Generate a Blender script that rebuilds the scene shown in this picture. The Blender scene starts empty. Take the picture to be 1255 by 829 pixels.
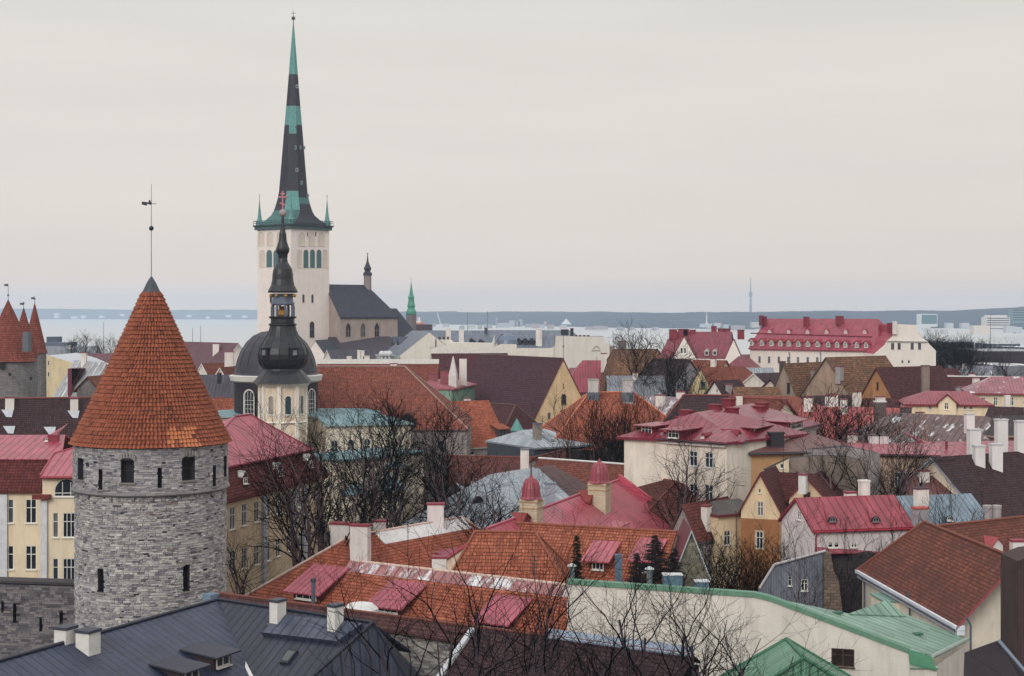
import bpy, math, random
from mathutils import Vector, Matrix
from mathutils.geometry import tessellate_polygon
random.seed(7)
R=math.radians
scene=bpy.context.scene
COL=scene.collection
# ---------------------------------------------------------------- camera, sky, sun, exposure
F=1880.0; H=30.0; CX=627.5; HY=383.0
cam=bpy.data.cameras.new('camera'); camo=bpy.data.objects.new('camera',cam); COL.objects.link(camo)
camo.location=(0,0,H); camo.rotation_euler=(R(90),0,0)
cam.sensor_width=36; cam.lens=36*F/1255; cam.shift_y=-(414.5-HY)/1255
cam.clip_start=1; cam.clip_end=120000
scene.camera=camo
def lin(c):
    o=[]
    for v in c:
        v=v/255.0; o.append(v/12.92 if v<=.04045 else ((v+.055)/1.055)**2.4)
    return o
W=bpy.data.worlds.new('World'); scene.world=W; W.use_nodes=True
nt=W.node_tree; nt.nodes.clear(); N=nt.nodes.new; L=nt.links.new
out=N('ShaderNodeOutputWorld'); mixs=N('ShaderNodeMixShader'); bg1=N('ShaderNodeBackground'); bg2=N('ShaderNodeBackground')
sky=N('ShaderNodeTexSky'); sky.sky_type='NISHITA'; sky.sun_disc=False; sky.sun_elevation=R(28); sky.sun_rotation=R(150)
L(sky.outputs[0],bg1.inputs[0]); bg1.inputs[1].default_value=.12
tc=N('ShaderNodeTexCoord'); sp=N('ShaderNodeSeparateXYZ'); L(tc.outputs['Generated'],sp.inputs[0])
rp=N('ShaderNodeValToRGB'); cr=rp.color_ramp
stops=[(0,(250,224,200)),(.012,(242,221,203)),(.035,(231,219,208)),(.09,(231,222,214)),(.14,(230,222,214)),(.2,(223,220,212)),(.3,(222,221,218))]
while len(cr.elements)<len(stops): cr.elements.new(.5)
for e,(p,c) in zip(cr.elements,stops): e.position=p; e.color=(*lin(c),1)
L(sp.outputs[2],rp.inputs[0])
mr=N('ShaderNodeMapRange'); mr.inputs[1].default_value=.22; mr.inputs[2].default_value=.85; mr.inputs[3].default_value=1; mr.inputs[4].default_value=1.65
L(sp.outputs[2],mr.inputs[0])
mp=N('ShaderNodeMapping'); mp.inputs['Scale'].default_value=(1.6,1.6,14); L(tc.outputs['Generated'],mp.inputs[0])
nz=N('ShaderNodeTexNoise'); nz.inputs['Scale'].default_value=2.2; nz.inputs['Detail'].default_value=4; L(mp.outputs[0],nz.inputs[0])
mr2=N('ShaderNodeMapRange'); mr2.inputs[1].default_value=.3; mr2.inputs[2].default_value=.7; mr2.inputs[3].default_value=.985; mr2.inputs[4].default_value=1.045
L(nz.outputs[0],mr2.inputs[0])
mu=N('ShaderNodeMath'); mu.operation='MULTIPLY'; L(mr.outputs[0],mu.inputs[0]); L(mr2.outputs[0],mu.inputs[1])
L(rp.outputs[0],bg2.inputs[0]); L(mu.outputs[0],bg2.inputs[1])
mixs.inputs[0].default_value=.96; L(bg1.outputs[0],mixs.inputs[1]); L(bg2.outputs[0],mixs.inputs[2]); L(mixs.outputs[0],out.inputs[0])
sun=bpy.data.lights.new('sun','SUN'); sun.energy=1.5; sun.angle=R(24); sun.color=(1,.96,.9)
suno=bpy.data.objects.new('sun',sun); COL.objects.link(suno); suno.rotation_euler=(R(62),0,R(-22))
scene.view_settings.view_transform='Standard'; scene.view_settings.look='None'
scene.view_settings.gamma=1; scene.view_settings.exposure=0.0
scene.render.resolution_x=1024; scene.render.resolution_y=676
scene.cycles.volume_bounces=1

# ---------------------------------------------------------------- pixel helpers: a pixel plus a depth is a real point
def P(px,py,Y): return Vector(((px-CX)*Y/F, Y, H-(py-HY)*Y/F))
def Yz(py,z): return (H-z)*F/(py-HY)
def PZ(px,py,z): return P(px,py,Yz(py,z))
def ray(px,py): return Vector(((px-CX)/F,1,-(py-HY)/F))
CAM=Vector((0,0,H))
def plane3(a,b,c):
    n=(b-a).cross(c-a).normalized(); return (a,n)
def RP(px,py,pl):
    d=ray(px,py); t=(pl[0]-CAM).dot(pl[1])/d.dot(pl[1]); return CAM+d*t
def toPX(p): return (CX+p.x*F/p.y, HY+(H-p.z)*F/p.y)

# ---------------------------------------------------------------- materials
MC={}
class NT:
    def __init__(s,name,rough=.8,spec=.25,metal=0):
        s.m=bpy.data.materials.new(name); s.m.use_nodes=True; s.t=s.m.node_tree
        s.b=s.t.nodes['Principled BSDF']; s.b.inputs['Roughness'].default_value=rough
        s.b.inputs['Specular IOR Level'].default_value=spec; s.b.inputs['Metallic'].default_value=metal
    def n(s,ty,**k):
        o=s.t.nodes.new(ty)
        for a,v in k.items():
            if a.startswith('i_'): o.inputs[a[2:].replace('_',' ')].default_value=v
            else: setattr(o,a,v)
        return o
    def l(s,a,b): s.t.links.new(a,b)
    def uv(s,sc=(1,1,1),obj=False):
        t=s.n('ShaderNodeTexCoord'); m=s.n('ShaderNodeMapping'); m.inputs['Scale'].default_value=sc
        s.l(t.outputs['Object' if obj else 'UV'],m.inputs[0]); return m.outputs[0]
    def noise(s,vec,scale,detail=4,rough=.6):
        o=s.n('ShaderNodeTexNoise'); o.inputs['Scale'].default_value=scale; o.inputs['Detail'].default_value=detail; o.inputs['Roughness'].default_value=rough
        s.l(vec,o.inputs[0]); return o.outputs[0]
    def ramp(s,fac,st):
        r=s.n('ShaderNodeValToRGB'); e=r.color_ramp.elements
        while len(e)<len(st): e.new(.5)
        for x,(p,c) in zip(e,st):
            x.position=p; x.color=(c,c,c,1) if isinstance(c,(int,float)) else (*c,1)
        s.l(fac,r.inputs[0]); return r.outputs[0]
    def mix(s,fac,a,b,bt='MIX'):
        o=s.n('ShaderNodeMix'); o.data_type='RGBA'; o.blend_type=bt
        for k,v in ((0,fac),(6,a),(7,b)):
            if isinstance(v,(int,float)): o.inputs[k].default_value=v
            elif isinstance(v,(list,tuple)): o.inputs[k].default_value=(*v[:3],1)
            else: s.l(v,o.inputs[k])
        return o.outputs[2]
    def math(s,op,a,b=0):
        o=s.n('ShaderNodeMath',operation=op)
        for k,v in ((0,a),(1,b)):
            if isinstance(v,(int,float)): o.inputs[k].default_value=v
            else: s.l(v,o.inputs[k])
        return o.outputs[0]
    def col(s,c):
        if isinstance(c,(list,tuple)): s.b.inputs['Base Color'].default_value=(*c[:3],1)
        else: s.l(c,s.b.inputs['Base Color'])
    def bump(s,h,dist,st=.6):
        o=s.n('ShaderNodeBump'); o.inputs['Strength'].default_value=st; o.inputs['Distance'].default_value=dist
        s.l(h,o.inputs['Height']); s.l(o.outputs[0],s.b.inputs['Normal'])
def grade(c,k=.66,d=.12):
    l=c[0]*.3+c[1]*.55+c[2]*.15; return [min(.9,(x*(1-d)+l*d)*k+e) for x,e in zip(c,(.002,.002,.006))]
def pale(c): return [min(.86,c[0]*1.08),min(.85,c[1]*1.06),min(.84,c[2]*1.09)]
def mul(c,k): return [min(1,x*k) for x in c]
def cached(fn):
    def w(*a,**k):
        key=(fn.__name__,str(a),str(k))
        if key not in MC: MC[key]=fn(*a,**k)
        return MC[key]
    return w
@cached
def plain(c,rough=.7,metal=0,spec=.3,var=.12):
    t=NT('painted',rough,spec,metal); c=lin(c)
    f=t.noise(t.uv((1,1,1),True),1.7,5); t.col(t.mix(t.ramp(f,[(.3,0.0),(.7,1.0)]),mul(c,1-var),mul(c,1+var))); return t.m
@cached
def glass(c=(52,60,72)):
    t=NT('window_glass',.12,.6); c=lin(c); f=t.noise(t.uv((1,1,1),True),.9,3); oi=t.n('ShaderNodeObjectInfo'); g=t.ramp(oi.outputs['Random'],[(0,mul(c,.35)),(.55,mul(c,.9)),(.85,mul(c,1.5)),(1,lin((128,126,124)))]); t.col(t.mix(t.ramp(f,[(.35,.0),(.7,.7)]),g,mul(c,.4))); return t.m
@cached
def tile(c1,c2,cw=.26,rh=.34,dark=.45,patch=.35,pc=(70,48,42),old=0):
    t=NT('roof_tiles',.85,.2); a,b=mul(grade(lin(c1)),.8),mul(grade(lin(c2)),1.16); uv=t.uv()
    br=t.n('ShaderNodeTexBrick'); t.l(uv,br.inputs[0]); br.offset=.0 if not old else .5
    br.inputs['Scale'].default_value=1; br.inputs['Brick Width'].default_value=cw; br.inputs['Row Height'].default_value=rh
    br.inputs['Mortar Size'].default_value=.03; br.inputs['Mortar Smooth'].default_value=.3; br.inputs['Bias'].default_value=0
    br.inputs['Color1'].default_value=(*a,1); br.inputs['Color2'].default_value=(*b,1); br.inputs['Mortar'].default_value=(*mul(a,dark),1)
    f=t.noise(uv,.28,7,.72); c=t.mix(t.ramp(f,[(.40,0.0),(.66,min(.9,patch*1.35))]),br.outputs[0],lin(pc))
    f2=t.noise(uv,1.6,7,.8); c=t.mix(t.ramp(f2,[(.44,.0),(.62,.75)]),c,mul(a,.55)); f2=t.noise(uv,.75,7,.8); c=t.mix(t.ramp(f2,[(.54,.0),(.66,.4)]),c,mul(b,1.35))
    # streaks running down the slope and a lighter weathered film
    f3=t.noise(t.uv((.9,.09,1)),1.2,5,.7); c=t.mix(t.ramp(f3,[(.5,0.0),(.75,.4)]),c,lin(pc))
    s=t.n('ShaderNodeSeparateXYZ'); t.l(uv,s.inputs[0])
    ln=t.ramp(t.math('FRACT',t.math('DIVIDE',s.outputs[1],rh)),[(.0,.75),(.14,.75),(.24,0.0)]); t.col(t.mix(ln,c,mul(a,dark*.8)))  # dark line per row: gap dirt and overlap shade painted into the colour
    saw=t.math('SUBTRACT',1.0,t.math('FRACT',t.math('DIVIDE',s.outputs[1],rh)))
    wv=t.math('ABSOLUTE',t.math('SINE',t.math('MULTIPLY',s.outputs[0],math.pi/cw)))
    t.bump(t.math('ADD',saw,t.math('MULTIPLY',wv,.7)),.05,.8); return t.m
@cached
def seam(c,sp=.55,snow=0,rust=0,rough=.38,light=.25,rustc=(92,58,48),cross=0):
    t=NT('seamed_metal',rough,.45); a=grade(lin(c),.80,.04); uv=t.uv(); s=t.n('ShaderNodeSeparateXYZ'); t.l(uv,s.inputs[0])
    fr=t.math('FRACT',t.math('DIVIDE',s.outputs[0],sp)); edge=t.math('ABSOLUTE',t.math('SUBTRACT',fr,.5))
    rib=t.ramp(edge,[(.0,1.0),(.06,1.0),(.10,0.0)])
    cell=t.n('ShaderNodeTexWhiteNoise'); cell.noise_dimensions='2D'
    cb=t.n('ShaderNodeCombineXYZ'); t.l(t.math('FLOOR',t.math('DIVIDE',s.outputs[0],sp)),cb.inputs[0]); t.l(t.math('FLOOR',t.math('DIVIDE',s.outputs[1],2.1)),cb.inputs[1]); t.l(cb.outputs[0],cell.inputs[0])
    cc=t.mix(cell.outputs[0],mul(a,.8),mul(a,1.22))
    f=t.noise(t.uv((.8,.14,1)),1.6,5,.65); cc=t.mix(t.ramp(f,[(.42,0.0),(.72,light)]),cc,[min(1,x*1.2+.16*sum(a)+.02) for x in a])  # paler streaks: faded paint plus glare painted into the metal colour
    f=t.noise(uv,.4,7,.72); cc=t.mix(t.ramp(f,[(.42,0.0),(.66,.55)]),cc,mul(a,.5))
    f=t.noise(t.uv((2.2,.2,1)),1.1,6,.75); cc=t.mix(t.ramp(f,[(.55,0.0),(.8,.45)]),cc,lin((96,78,76)))
    if rust: 
        f=t.noise(t.uv((1,.22,1)),.7,6,.7); cc=t.mix(t.ramp(f,[(.62-.25*rust,0.0),(.7-.2*rust,.9)]),cc,lin(rustc))
    cc=t.mix(t.math('MULTIPLY',rib,.8),cc,mul(a,.36))
    if snow:
        f=t.noise(t.uv((1,.35,1)),.55,6,.72); cc=t.mix(t.ramp(f,[(.70-.17*snow,0.0),(.76-.17*snow,.9)]),cc,(.66,.68,.72))
    t.col(cc)
    h=rib
    if cross:
        fv=t.math('FRACT',t.math('ADD',t.math('DIVIDE',s.outputs[1],2.1),cell.outputs[0])); h=t.math('ADD',rib,t.ramp(fv,[(.0,1.0),(.02,1.0),(.03,0.0)]))
    t.bump(t.math('ADD',h,t.math('MULTIPLY',f,.15)),.05,.9); return t.m
@cached
def plaster(c,dirt=.3,dc=(120,108,98),rough=.88):
    t=NT('plaster',rough,.15); a=pale(lin(c)); uv=t.uv()
    f=t.noise(t.uv((1.0,.16,1)),.9,6,.68); f2=t.noise(uv,.33,5,.65); f3=t.noise(uv,7,3)
    cc=t.mix(t.ramp(f,[(.46,0.0),(.76,min(.9,dirt*1.5))]),a,lin(dc)); cc=t.mix(t.ramp(f2,[(.42,0.0),(.7,min(.9,dirt*1.3))]),cc,mul(a,.66))
    f4=t.noise(uv,.9,8,.8); cc=t.mix(t.ramp(f4,[(.56,0.0),(.64,dirt*.8)]),cc,mul(a,.78))
    cc=t.mix(t.ramp(f3,[(.3,0.0),(.8,.12)]),cc,mul(a,.8)); t.col(cc); t.bump(f3,.012,.5); return t.m
@cached
def masonry(c1,c2,mo,bw=.5,rh=.17,ms=.02):
    t=NT('masonry',.92,.15); uv=t.uv(); nz=t.noise(uv,1.2,3)
    ad=t.mix(.06,uv,t.n('ShaderNodeTexNoise').outputs[1]); br=t.n('ShaderNodeTexBrick'); t.l(ad,br.inputs[0])
    for k,v in (('Scale',1),('Brick Width',bw),('Row Height',rh),('Mortar Size',ms),('Mortar Smooth',.3)): br.inputs[k].default_value=v
    br.inputs['Color1'].default_value=(*lin(c1),1); br.inputs['Color2'].default_value=(*lin(c2),1); br.inputs['Mortar'].default_value=(*lin(mo),1)
    f=t.noise(uv,.4,6,.7); cc=t.mix(t.ramp(f,[(.4,0.0),(.75,.6)]),br.outputs[0],lin(mo)); cc=t.mix(t.ramp(nz,[(.3,.0),(.8,.4)]),cc,lin(c2))
    t.col(cc); t.bump(t.math('SUBTRACT',1.0,br.outputs[1]),.04,.7); return t.m
@cached
def rndmat(name,st,rough=.85,bs=9,bd=.03,obj=True,ns=1.0):
    t=NT(name,rough,.2); at=t.n('ShaderNodeAttribute',attribute_name='rnd'); c=t.ramp(at.outputs['Fac'],[(p,lin(q)) for p,q in st])
    uv=t.uv((1,1,1),True); f=t.noise(uv,bs,4); f2=t.noise(uv,.35*ns,5,.7)
    c=t.mix(t.ramp(f,[(.35,0.0),(.8,.22)]),c,(.02,.02,.025)); c=t.mix(t.ramp(f2,[(.5,0.0),(.75,.3)]),c,lin(st[0][1]))
    t.col(c); t.bump(f,bd,.7); return t.m
@cached
def bark(c=(52,48,54)):
    t=NT('bark',.95,.1); a=lin(c); f=t.noise(t.uv((1,1,.3),True),3,4); t.col(t.mix(f,mul(a,.6),mul(a,1.5))); return t.m
@cached
def ground_m(name,c1,c2,c3,sc=.08,snow=.5):
    t=NT(name,.95,.1); uv=t.uv((1,1,1),True); f=t.noise(uv,sc,8,.65); f2=t.noise(uv,sc*9,5,.6)
    cc=t.mix(t.ramp(f,[(.4,0.0),(.6,1.0)]),lin(c1),lin(c2)); cc=t.mix(t.ramp(f2,[(1-snow-.05,0.0),(1-snow+.03,1.0)]),cc,lin(c3)); t.col(cc); return t.m

# ---------------------------------------------------------------- mesh builder (world coordinates)
Z=Vector((0,0,1))
class MB:
    def __init__(s): s.V=[];s.F=[];s.M=[];s.U=[];s.R=[];s.sm=[]
    def poly(s,pts,m=0,uv=None,r=0.,sm=False):
        k=len(s.V); pts=[Vector(p) for p in pts]; s.V.extend(pts); s.F.append(list(range(k,k+len(pts)))); s.M.append(m); s.R.append(r); s.sm.append(sm)
        if uv is None:
            n=Vector((0,0,0))
            for i in range(len(pts)): n+=pts[i].cross(pts[(i+1)%len(pts)]) if False else (pts[i]-pts[0]).cross(pts[(i+1)%len(pts)]-pts[0])
            if n.length<1e-9: n=Vector((0,0,1))
            n.normalize()
            if abs(n.z)>.995: u=Vector((1,0,0)); v=Vector((0,1,0))
            else: u=Z.cross(n).normalized(); v=n.cross(u)
            uv=[(p.dot(u),p.dot(v)) for p in pts]
        s.U.extend(uv)
    def prism(s,pts,vec,m=0,ms=None,mb=None):
        """pts CCW seen from outside top; extruded by vec (usually down)"""
        vec=Vector(vec); q=[Vector(p)+vec for p in pts]; n=len(pts); ms=m if ms is None else ms
        s.poly(pts,m); s.poly(q[::-1],ms if mb is None else mb)
        for i in range(n):
            j=(i+1)%n; s.poly([pts[i],q[i],q[j],pts[j]],ms)
    def box(s,c,a,b,h,m=0,ang=0,mt=None,tap=1.0):
        """c = base centre, a x b x h, ang yaw"""
        ca,sa=math.cos(ang),math.sin(ang); f=lambda x,y,z:Vector((c[0]+x*ca-y*sa,c[1]+x*sa+y*ca,c[2]+z))
        a/=2;b/=2; lo=[f(-a,-b,0),f(a,-b,0),f(a,b,0),f(-a,b,0)]; a*=tap;b*=tap; hi=[f(-a,-b,h),f(a,-b,h),f(a,b,h),f(-a,b,h)]
        s.poly(hi,m if mt is None else mt); s.poly(lo[::-1],m)
        for i in range(4):
            j=(i+1)%4; s.poly([lo[i],lo[j],hi[j],hi[i]],m)
    def tube(s,p,q,r1,r2,n=5,m=0,cap=False):
        d=(q-p)
        if d.length<1e-6: return
        d.normalize(); a=d.cross(Vector((0.3,0.2,1)) if abs(d.z)<.9 else Vector((1,0,0))).normalized(); b=d.cross(a)
        k=len(s.V)
        for c,r in ((p,r1),(q,r2)):
            for i in range(n):
                t=2*math.pi*i/n; s.V.append(c+a*(r*math.cos(t))+b*(r*math.sin(t)))
        for i in range(n):
            j=(i+1)%n; s.F.append([k+i,k+j,k+n+j,k+n+i][::-1]); s.M.append(m); s.R.append(0); s.sm.append(n>4); s.U.extend([(0,0),(.1,0),(.1,.1),(0,.1)])
        if cap:
            s.poly([s.V[k+n+i] for i in range(n)][::-1],m); s.poly([s.V[k+i] for i in range(n)],m)
    def lathe(s,c,prof,n=16,m=0,rot=0,sm=True,capt=True,capb=False,mf=None,us=1.0):
        c=Vector(c); rings=[]
        for r,z in prof: rings.append([c+Vector((r*math.cos(rot+2*math.pi*i/n),r*math.sin(rot+2*math.pi*i/n),z)) for i in range(n)])
        v=0; rm=max(p[0] for p in prof)
        for a in range(len(prof)-1):
            dv=math.hypot(prof[a+1][0]-prof[a][0],prof[a+1][1]-prof[a][1])
            for i in range(n):
                j=(i+1)%n; u0=rm*2*math.pi*i/n*us; u1=rm*2*math.pi*(i+1)/n*us
                mm=m if mf is None else mf(a,i)
                s.poly([rings[a][i],rings[a][j],rings[a+1][j],rings[a+1][i]],mm,uv=[(u0,v),(u1,v),(u1,v+dv),(u0,v+dv)],sm=sm)
            v+=dv
        if capt and prof[-1][0]>1e-3: s.poly(rings[-1],m)
        if capb and prof[0][0]>1e-3: s.poly(rings[0][::-1],m)
    def sphere(s,c,r,m=0,n=12,sz=1.0):
        s.lathe(c,[(r*math.sin(math.pi*k/8)+1e-4,-r*sz*math.cos(math.pi*k/8)) for k in range(9)],n,m)
    def mesh(s,name,mats,origin=(0,0,0)):
        me=bpy.data.meshes.new(name); o=Vector(origin)
        me.from_pydata([tuple(v-o) for v in s.V],[],s.F)
        for mm in mats: me.materials.append(mm)
        me.polygons.foreach_set('material_index',s.M); me.polygons.foreach_set('use_smooth',s.sm)
        uvl=me.uv_layers.new(name='UVMap'); uvl.data.foreach_set('uv',[c for u in s.U for c in u])
        if any(s.R):
            at=me.attributes.new('rnd','FLOAT','FACE'); at.data.foreach_set('value',s.R)
        me.update(); return me
    def build(s,name,mats,parent=None,origin=None,label=None):
        if not s.F: return None
        if not isinstance(mats,(list,tuple)): mats=[mats]
        if parent is not None: origin=parent['_o'] if '_o' in parent else (0,0,0)
        org=Vector(origin or (0,0,0))
        ob=bpy.data.objects.new(name,s.mesh(name,mats,org)); COL.objects.link(ob)
        if parent is not None: ob.parent=parent
        else: ob.location=org
        ob['_o']=tuple(org)
        if label: ob['label']=label
        return ob
def tag(o,label=None,cat=None,group=None,kind=None):
    if label: o['label']=label
    if cat: o['category']=cat
    if group: o['group']=group
    if kind: o['kind']=kind
    return o
def empty(name,loc,label=None,cat=None,group=None):
    o=bpy.data.objects.new(name,None); COL.objects.link(o); o.location=loc; o['_o']=tuple(loc); o.empty_display_size=1
    return tag(o,label,cat,group)

# ---------------------------------------------------------------- windows
WC={}
def window_meshes(w,h,nx,ny,arch,fm,gm,trim,fw=.07,pointed=False):
    key=(round(w,1),round(h,1),nx,ny,arch,fm.name,gm.name,trim.name if trim else None,pointed)
    if key in WC: return WC[key]
    fr=MB(); gl=MB()
    fw=min(fw,w*.12)
    rect=(lambda x0,x1,z0,z1,y0,y1,m=0: fr.box(((x0+x1)/2,(y0+y1)/2,z0),x1-x0,y1-y0,z1-z0,m))
    hs=h-w/2 if arch else h
    if pointed: hs=h-w*.8
    def top(rr):
        if pointed:
            return [(-rr+2*rr*0+0,0)] 
        return [(rr*math.cos(math.pi*k/10),hs+rr*math.sin(math.pi*k/10)) for k in range(11)]
    gl_pts=[(-w/2,0),(w/2,0)]
    if arch: gl_pts+= [(p[0],p[1]) for p in top(w/2)]
    elif pointed: gl_pts+=[(w/2,hs),(w*.3,hs+w*.5),(0,h),(-w*.3,hs+w*.5),(-w/2,hs)]
    else: gl_pts+=[(w/2,h),(-w/2,h)]
    gl.poly([Vector((x,.10,z)) for x,z in gl_pts])
    y0,y1=.03,.09
    rect(-w/2,-w/2+fw,0,hs,y0,y1); rect(w/2-fw,w/2,0,hs,y0,y1); rect(-w/2+fw,w/2-fw,0,fw,y0,y1)
    if not arch and not pointed: rect(-w/2+fw,w/2-fw,h-fw,h,y0,y1)
    if arch:
        pts=top(w/2); pin=[(x*(1-2*fw/w),hs+(z-hs)*(1-2*fw/w)) for x,z in pts]
        for k in range(10): fr.poly([Vector((pts[k][0],y0,pts[k][1])),Vector((pts[k+1][0],y0,pts[k+1][1])),Vector((pin[k+1][0],y0,pin[k+1][1])),Vector((pin[k][0],y0,pin[k][1]))])
    b=fw*.35
    for i in range(1,nx):
        x=-w/2+w*i/nx; bb=b*1.6 if (nx==2 or i*2==nx) else b; rect(x-bb,x+bb,fw,hs+(w*.4 if arch else 0)-fw,y0+.01,y1-.005)
    for j in range(1,ny):
        z=hs*j/ny if ny>2 else hs*.64; bb=b*1.3 if ny==2 else b; rect(-w/2+fw,w/2-fw,z-bb,z+bb,y0+.02,y1-.008)
    if trim:
        tw=min(.16,w*.16)
        f2=lambda x0,x1,z0,z1: fr.box(((x0+x1)/2,-.02,z0),x1-x0,.06,z1-z0,1)
        f2(-w/2-tw,-w/2,0,hs); f2(w/2,w/2+tw,0,hs); f2(-w/2-tw*1.2,w/2+tw*1.2,-tw*.8,-.003)
        if not arch: f2(-w/2-tw,w/2+tw,h+.003,h+tw)
        else:
            pts=top(w/2+.002); po=top(w/2+tw)
            for k in range(10): fr.poly([Vector((po[k][0],-.05,po[k][1])),Vector((po[k+1][0],-.05,po[k+1][1])),Vector((pts[k+1][0],-.05,pts[k+1][1])),Vector((pts[k][0],-.05,pts[k][1]))],1)
    else: fr.box((0,-.05,-.07),w+.12,.2,.067,0)
    m1=fr.mesh('window_frame',[fm,trim or fm]); m2=gl.mesh('window_pane',[gm])
    WC[key]=(m1,m2); return WC[key]
def add_window(root,p,ang,w,h,nx=2,ny=2,arch=False,fm=None,gm=None,trim=None,simple=False,name='window',pointed=False):
    fm=fm or plain((225,224,218)); gm=gm or glass()
    m1,m2=window_meshes(w,h,nx,ny,arch,fm,gm,trim,pointed=pointed)
    g=bpy.data.objects.new(name,m2); COL.objects.link(g); g.parent=root; g.location=Vector(p)-Vector(root['_o']); g.rotation_euler=(0,0,ang)
    f=bpy.data.objects.new('window_frame',m1); COL.objects.link(f); f.parent=g
    return g

class Panel:
    """vertical wall from p0 to p1 (outside on the right), outline in (u,z)"""
    def __init__(s,p0,p1,outline):
        s.p0=Vector((p0[0],p0[1],0)); s.p1=Vector((p1[0],p1[1],0)); s.u=(s.p1-s.p0).normalized(); s.len=(s.p1-s.p0).length
        s.n=Vector((s.u.y,-s.u.x,0)); s.out=outline; s.holes=[]; s.plane=(s.p0,s.n); s.ang=math.atan2(s.u.y,s.u.x)
    def at(s,u,z,d=0): return s.p0+s.u*u+Z*z+s.n*d
    def px(s,px,py):
        q=RP(px,py,s.plane); return ((q-s.p0).dot(s.u), q.z, q.y)
    def emit(s,mb,m=0,rev=.16):
        loops=[[Vector((u,z,0)) for u,z in s.out]]+[[Vector((u,z,0)) for u,z in h] for h in s.holes]
        flat=[v for lp in loops for v in lp]
        if s.holes: tris=tessellate_polygon(loops)
        else: tris=None
        if tris is None: mb.poly([s.at(u,z) for u,z in s.out],m)
        else:
            for t in tris:
                a,b,c=[flat[i] for i in t]
                if (b-a).cross(c-a).z<0: b,c=c,b
                mb.poly([s.at(v.x,v.y) for v in (a,b,c)],m)
        for h in s.holes:
            k=len(h)
            for i in range(k):
                a,b=h[i],h[(i+1)%k]; mb.poly([s.at(*a),s.at(*b),s.at(b[0],b[1],-rev),s.at(a[0],a[1],-rev)],m)
def inside(pt,poly):
    x,y=pt; c=False; n=len(poly)
    for i in range(n):
        x1,y1=poly[i]; x2,y2=poly[(i+1)%n]
        if (y1>y)!=(y2>y) and x<(x2-x1)*(y-y1)/(y2-y1)+x1: c=not c
    return c
WARN=[]
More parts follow.
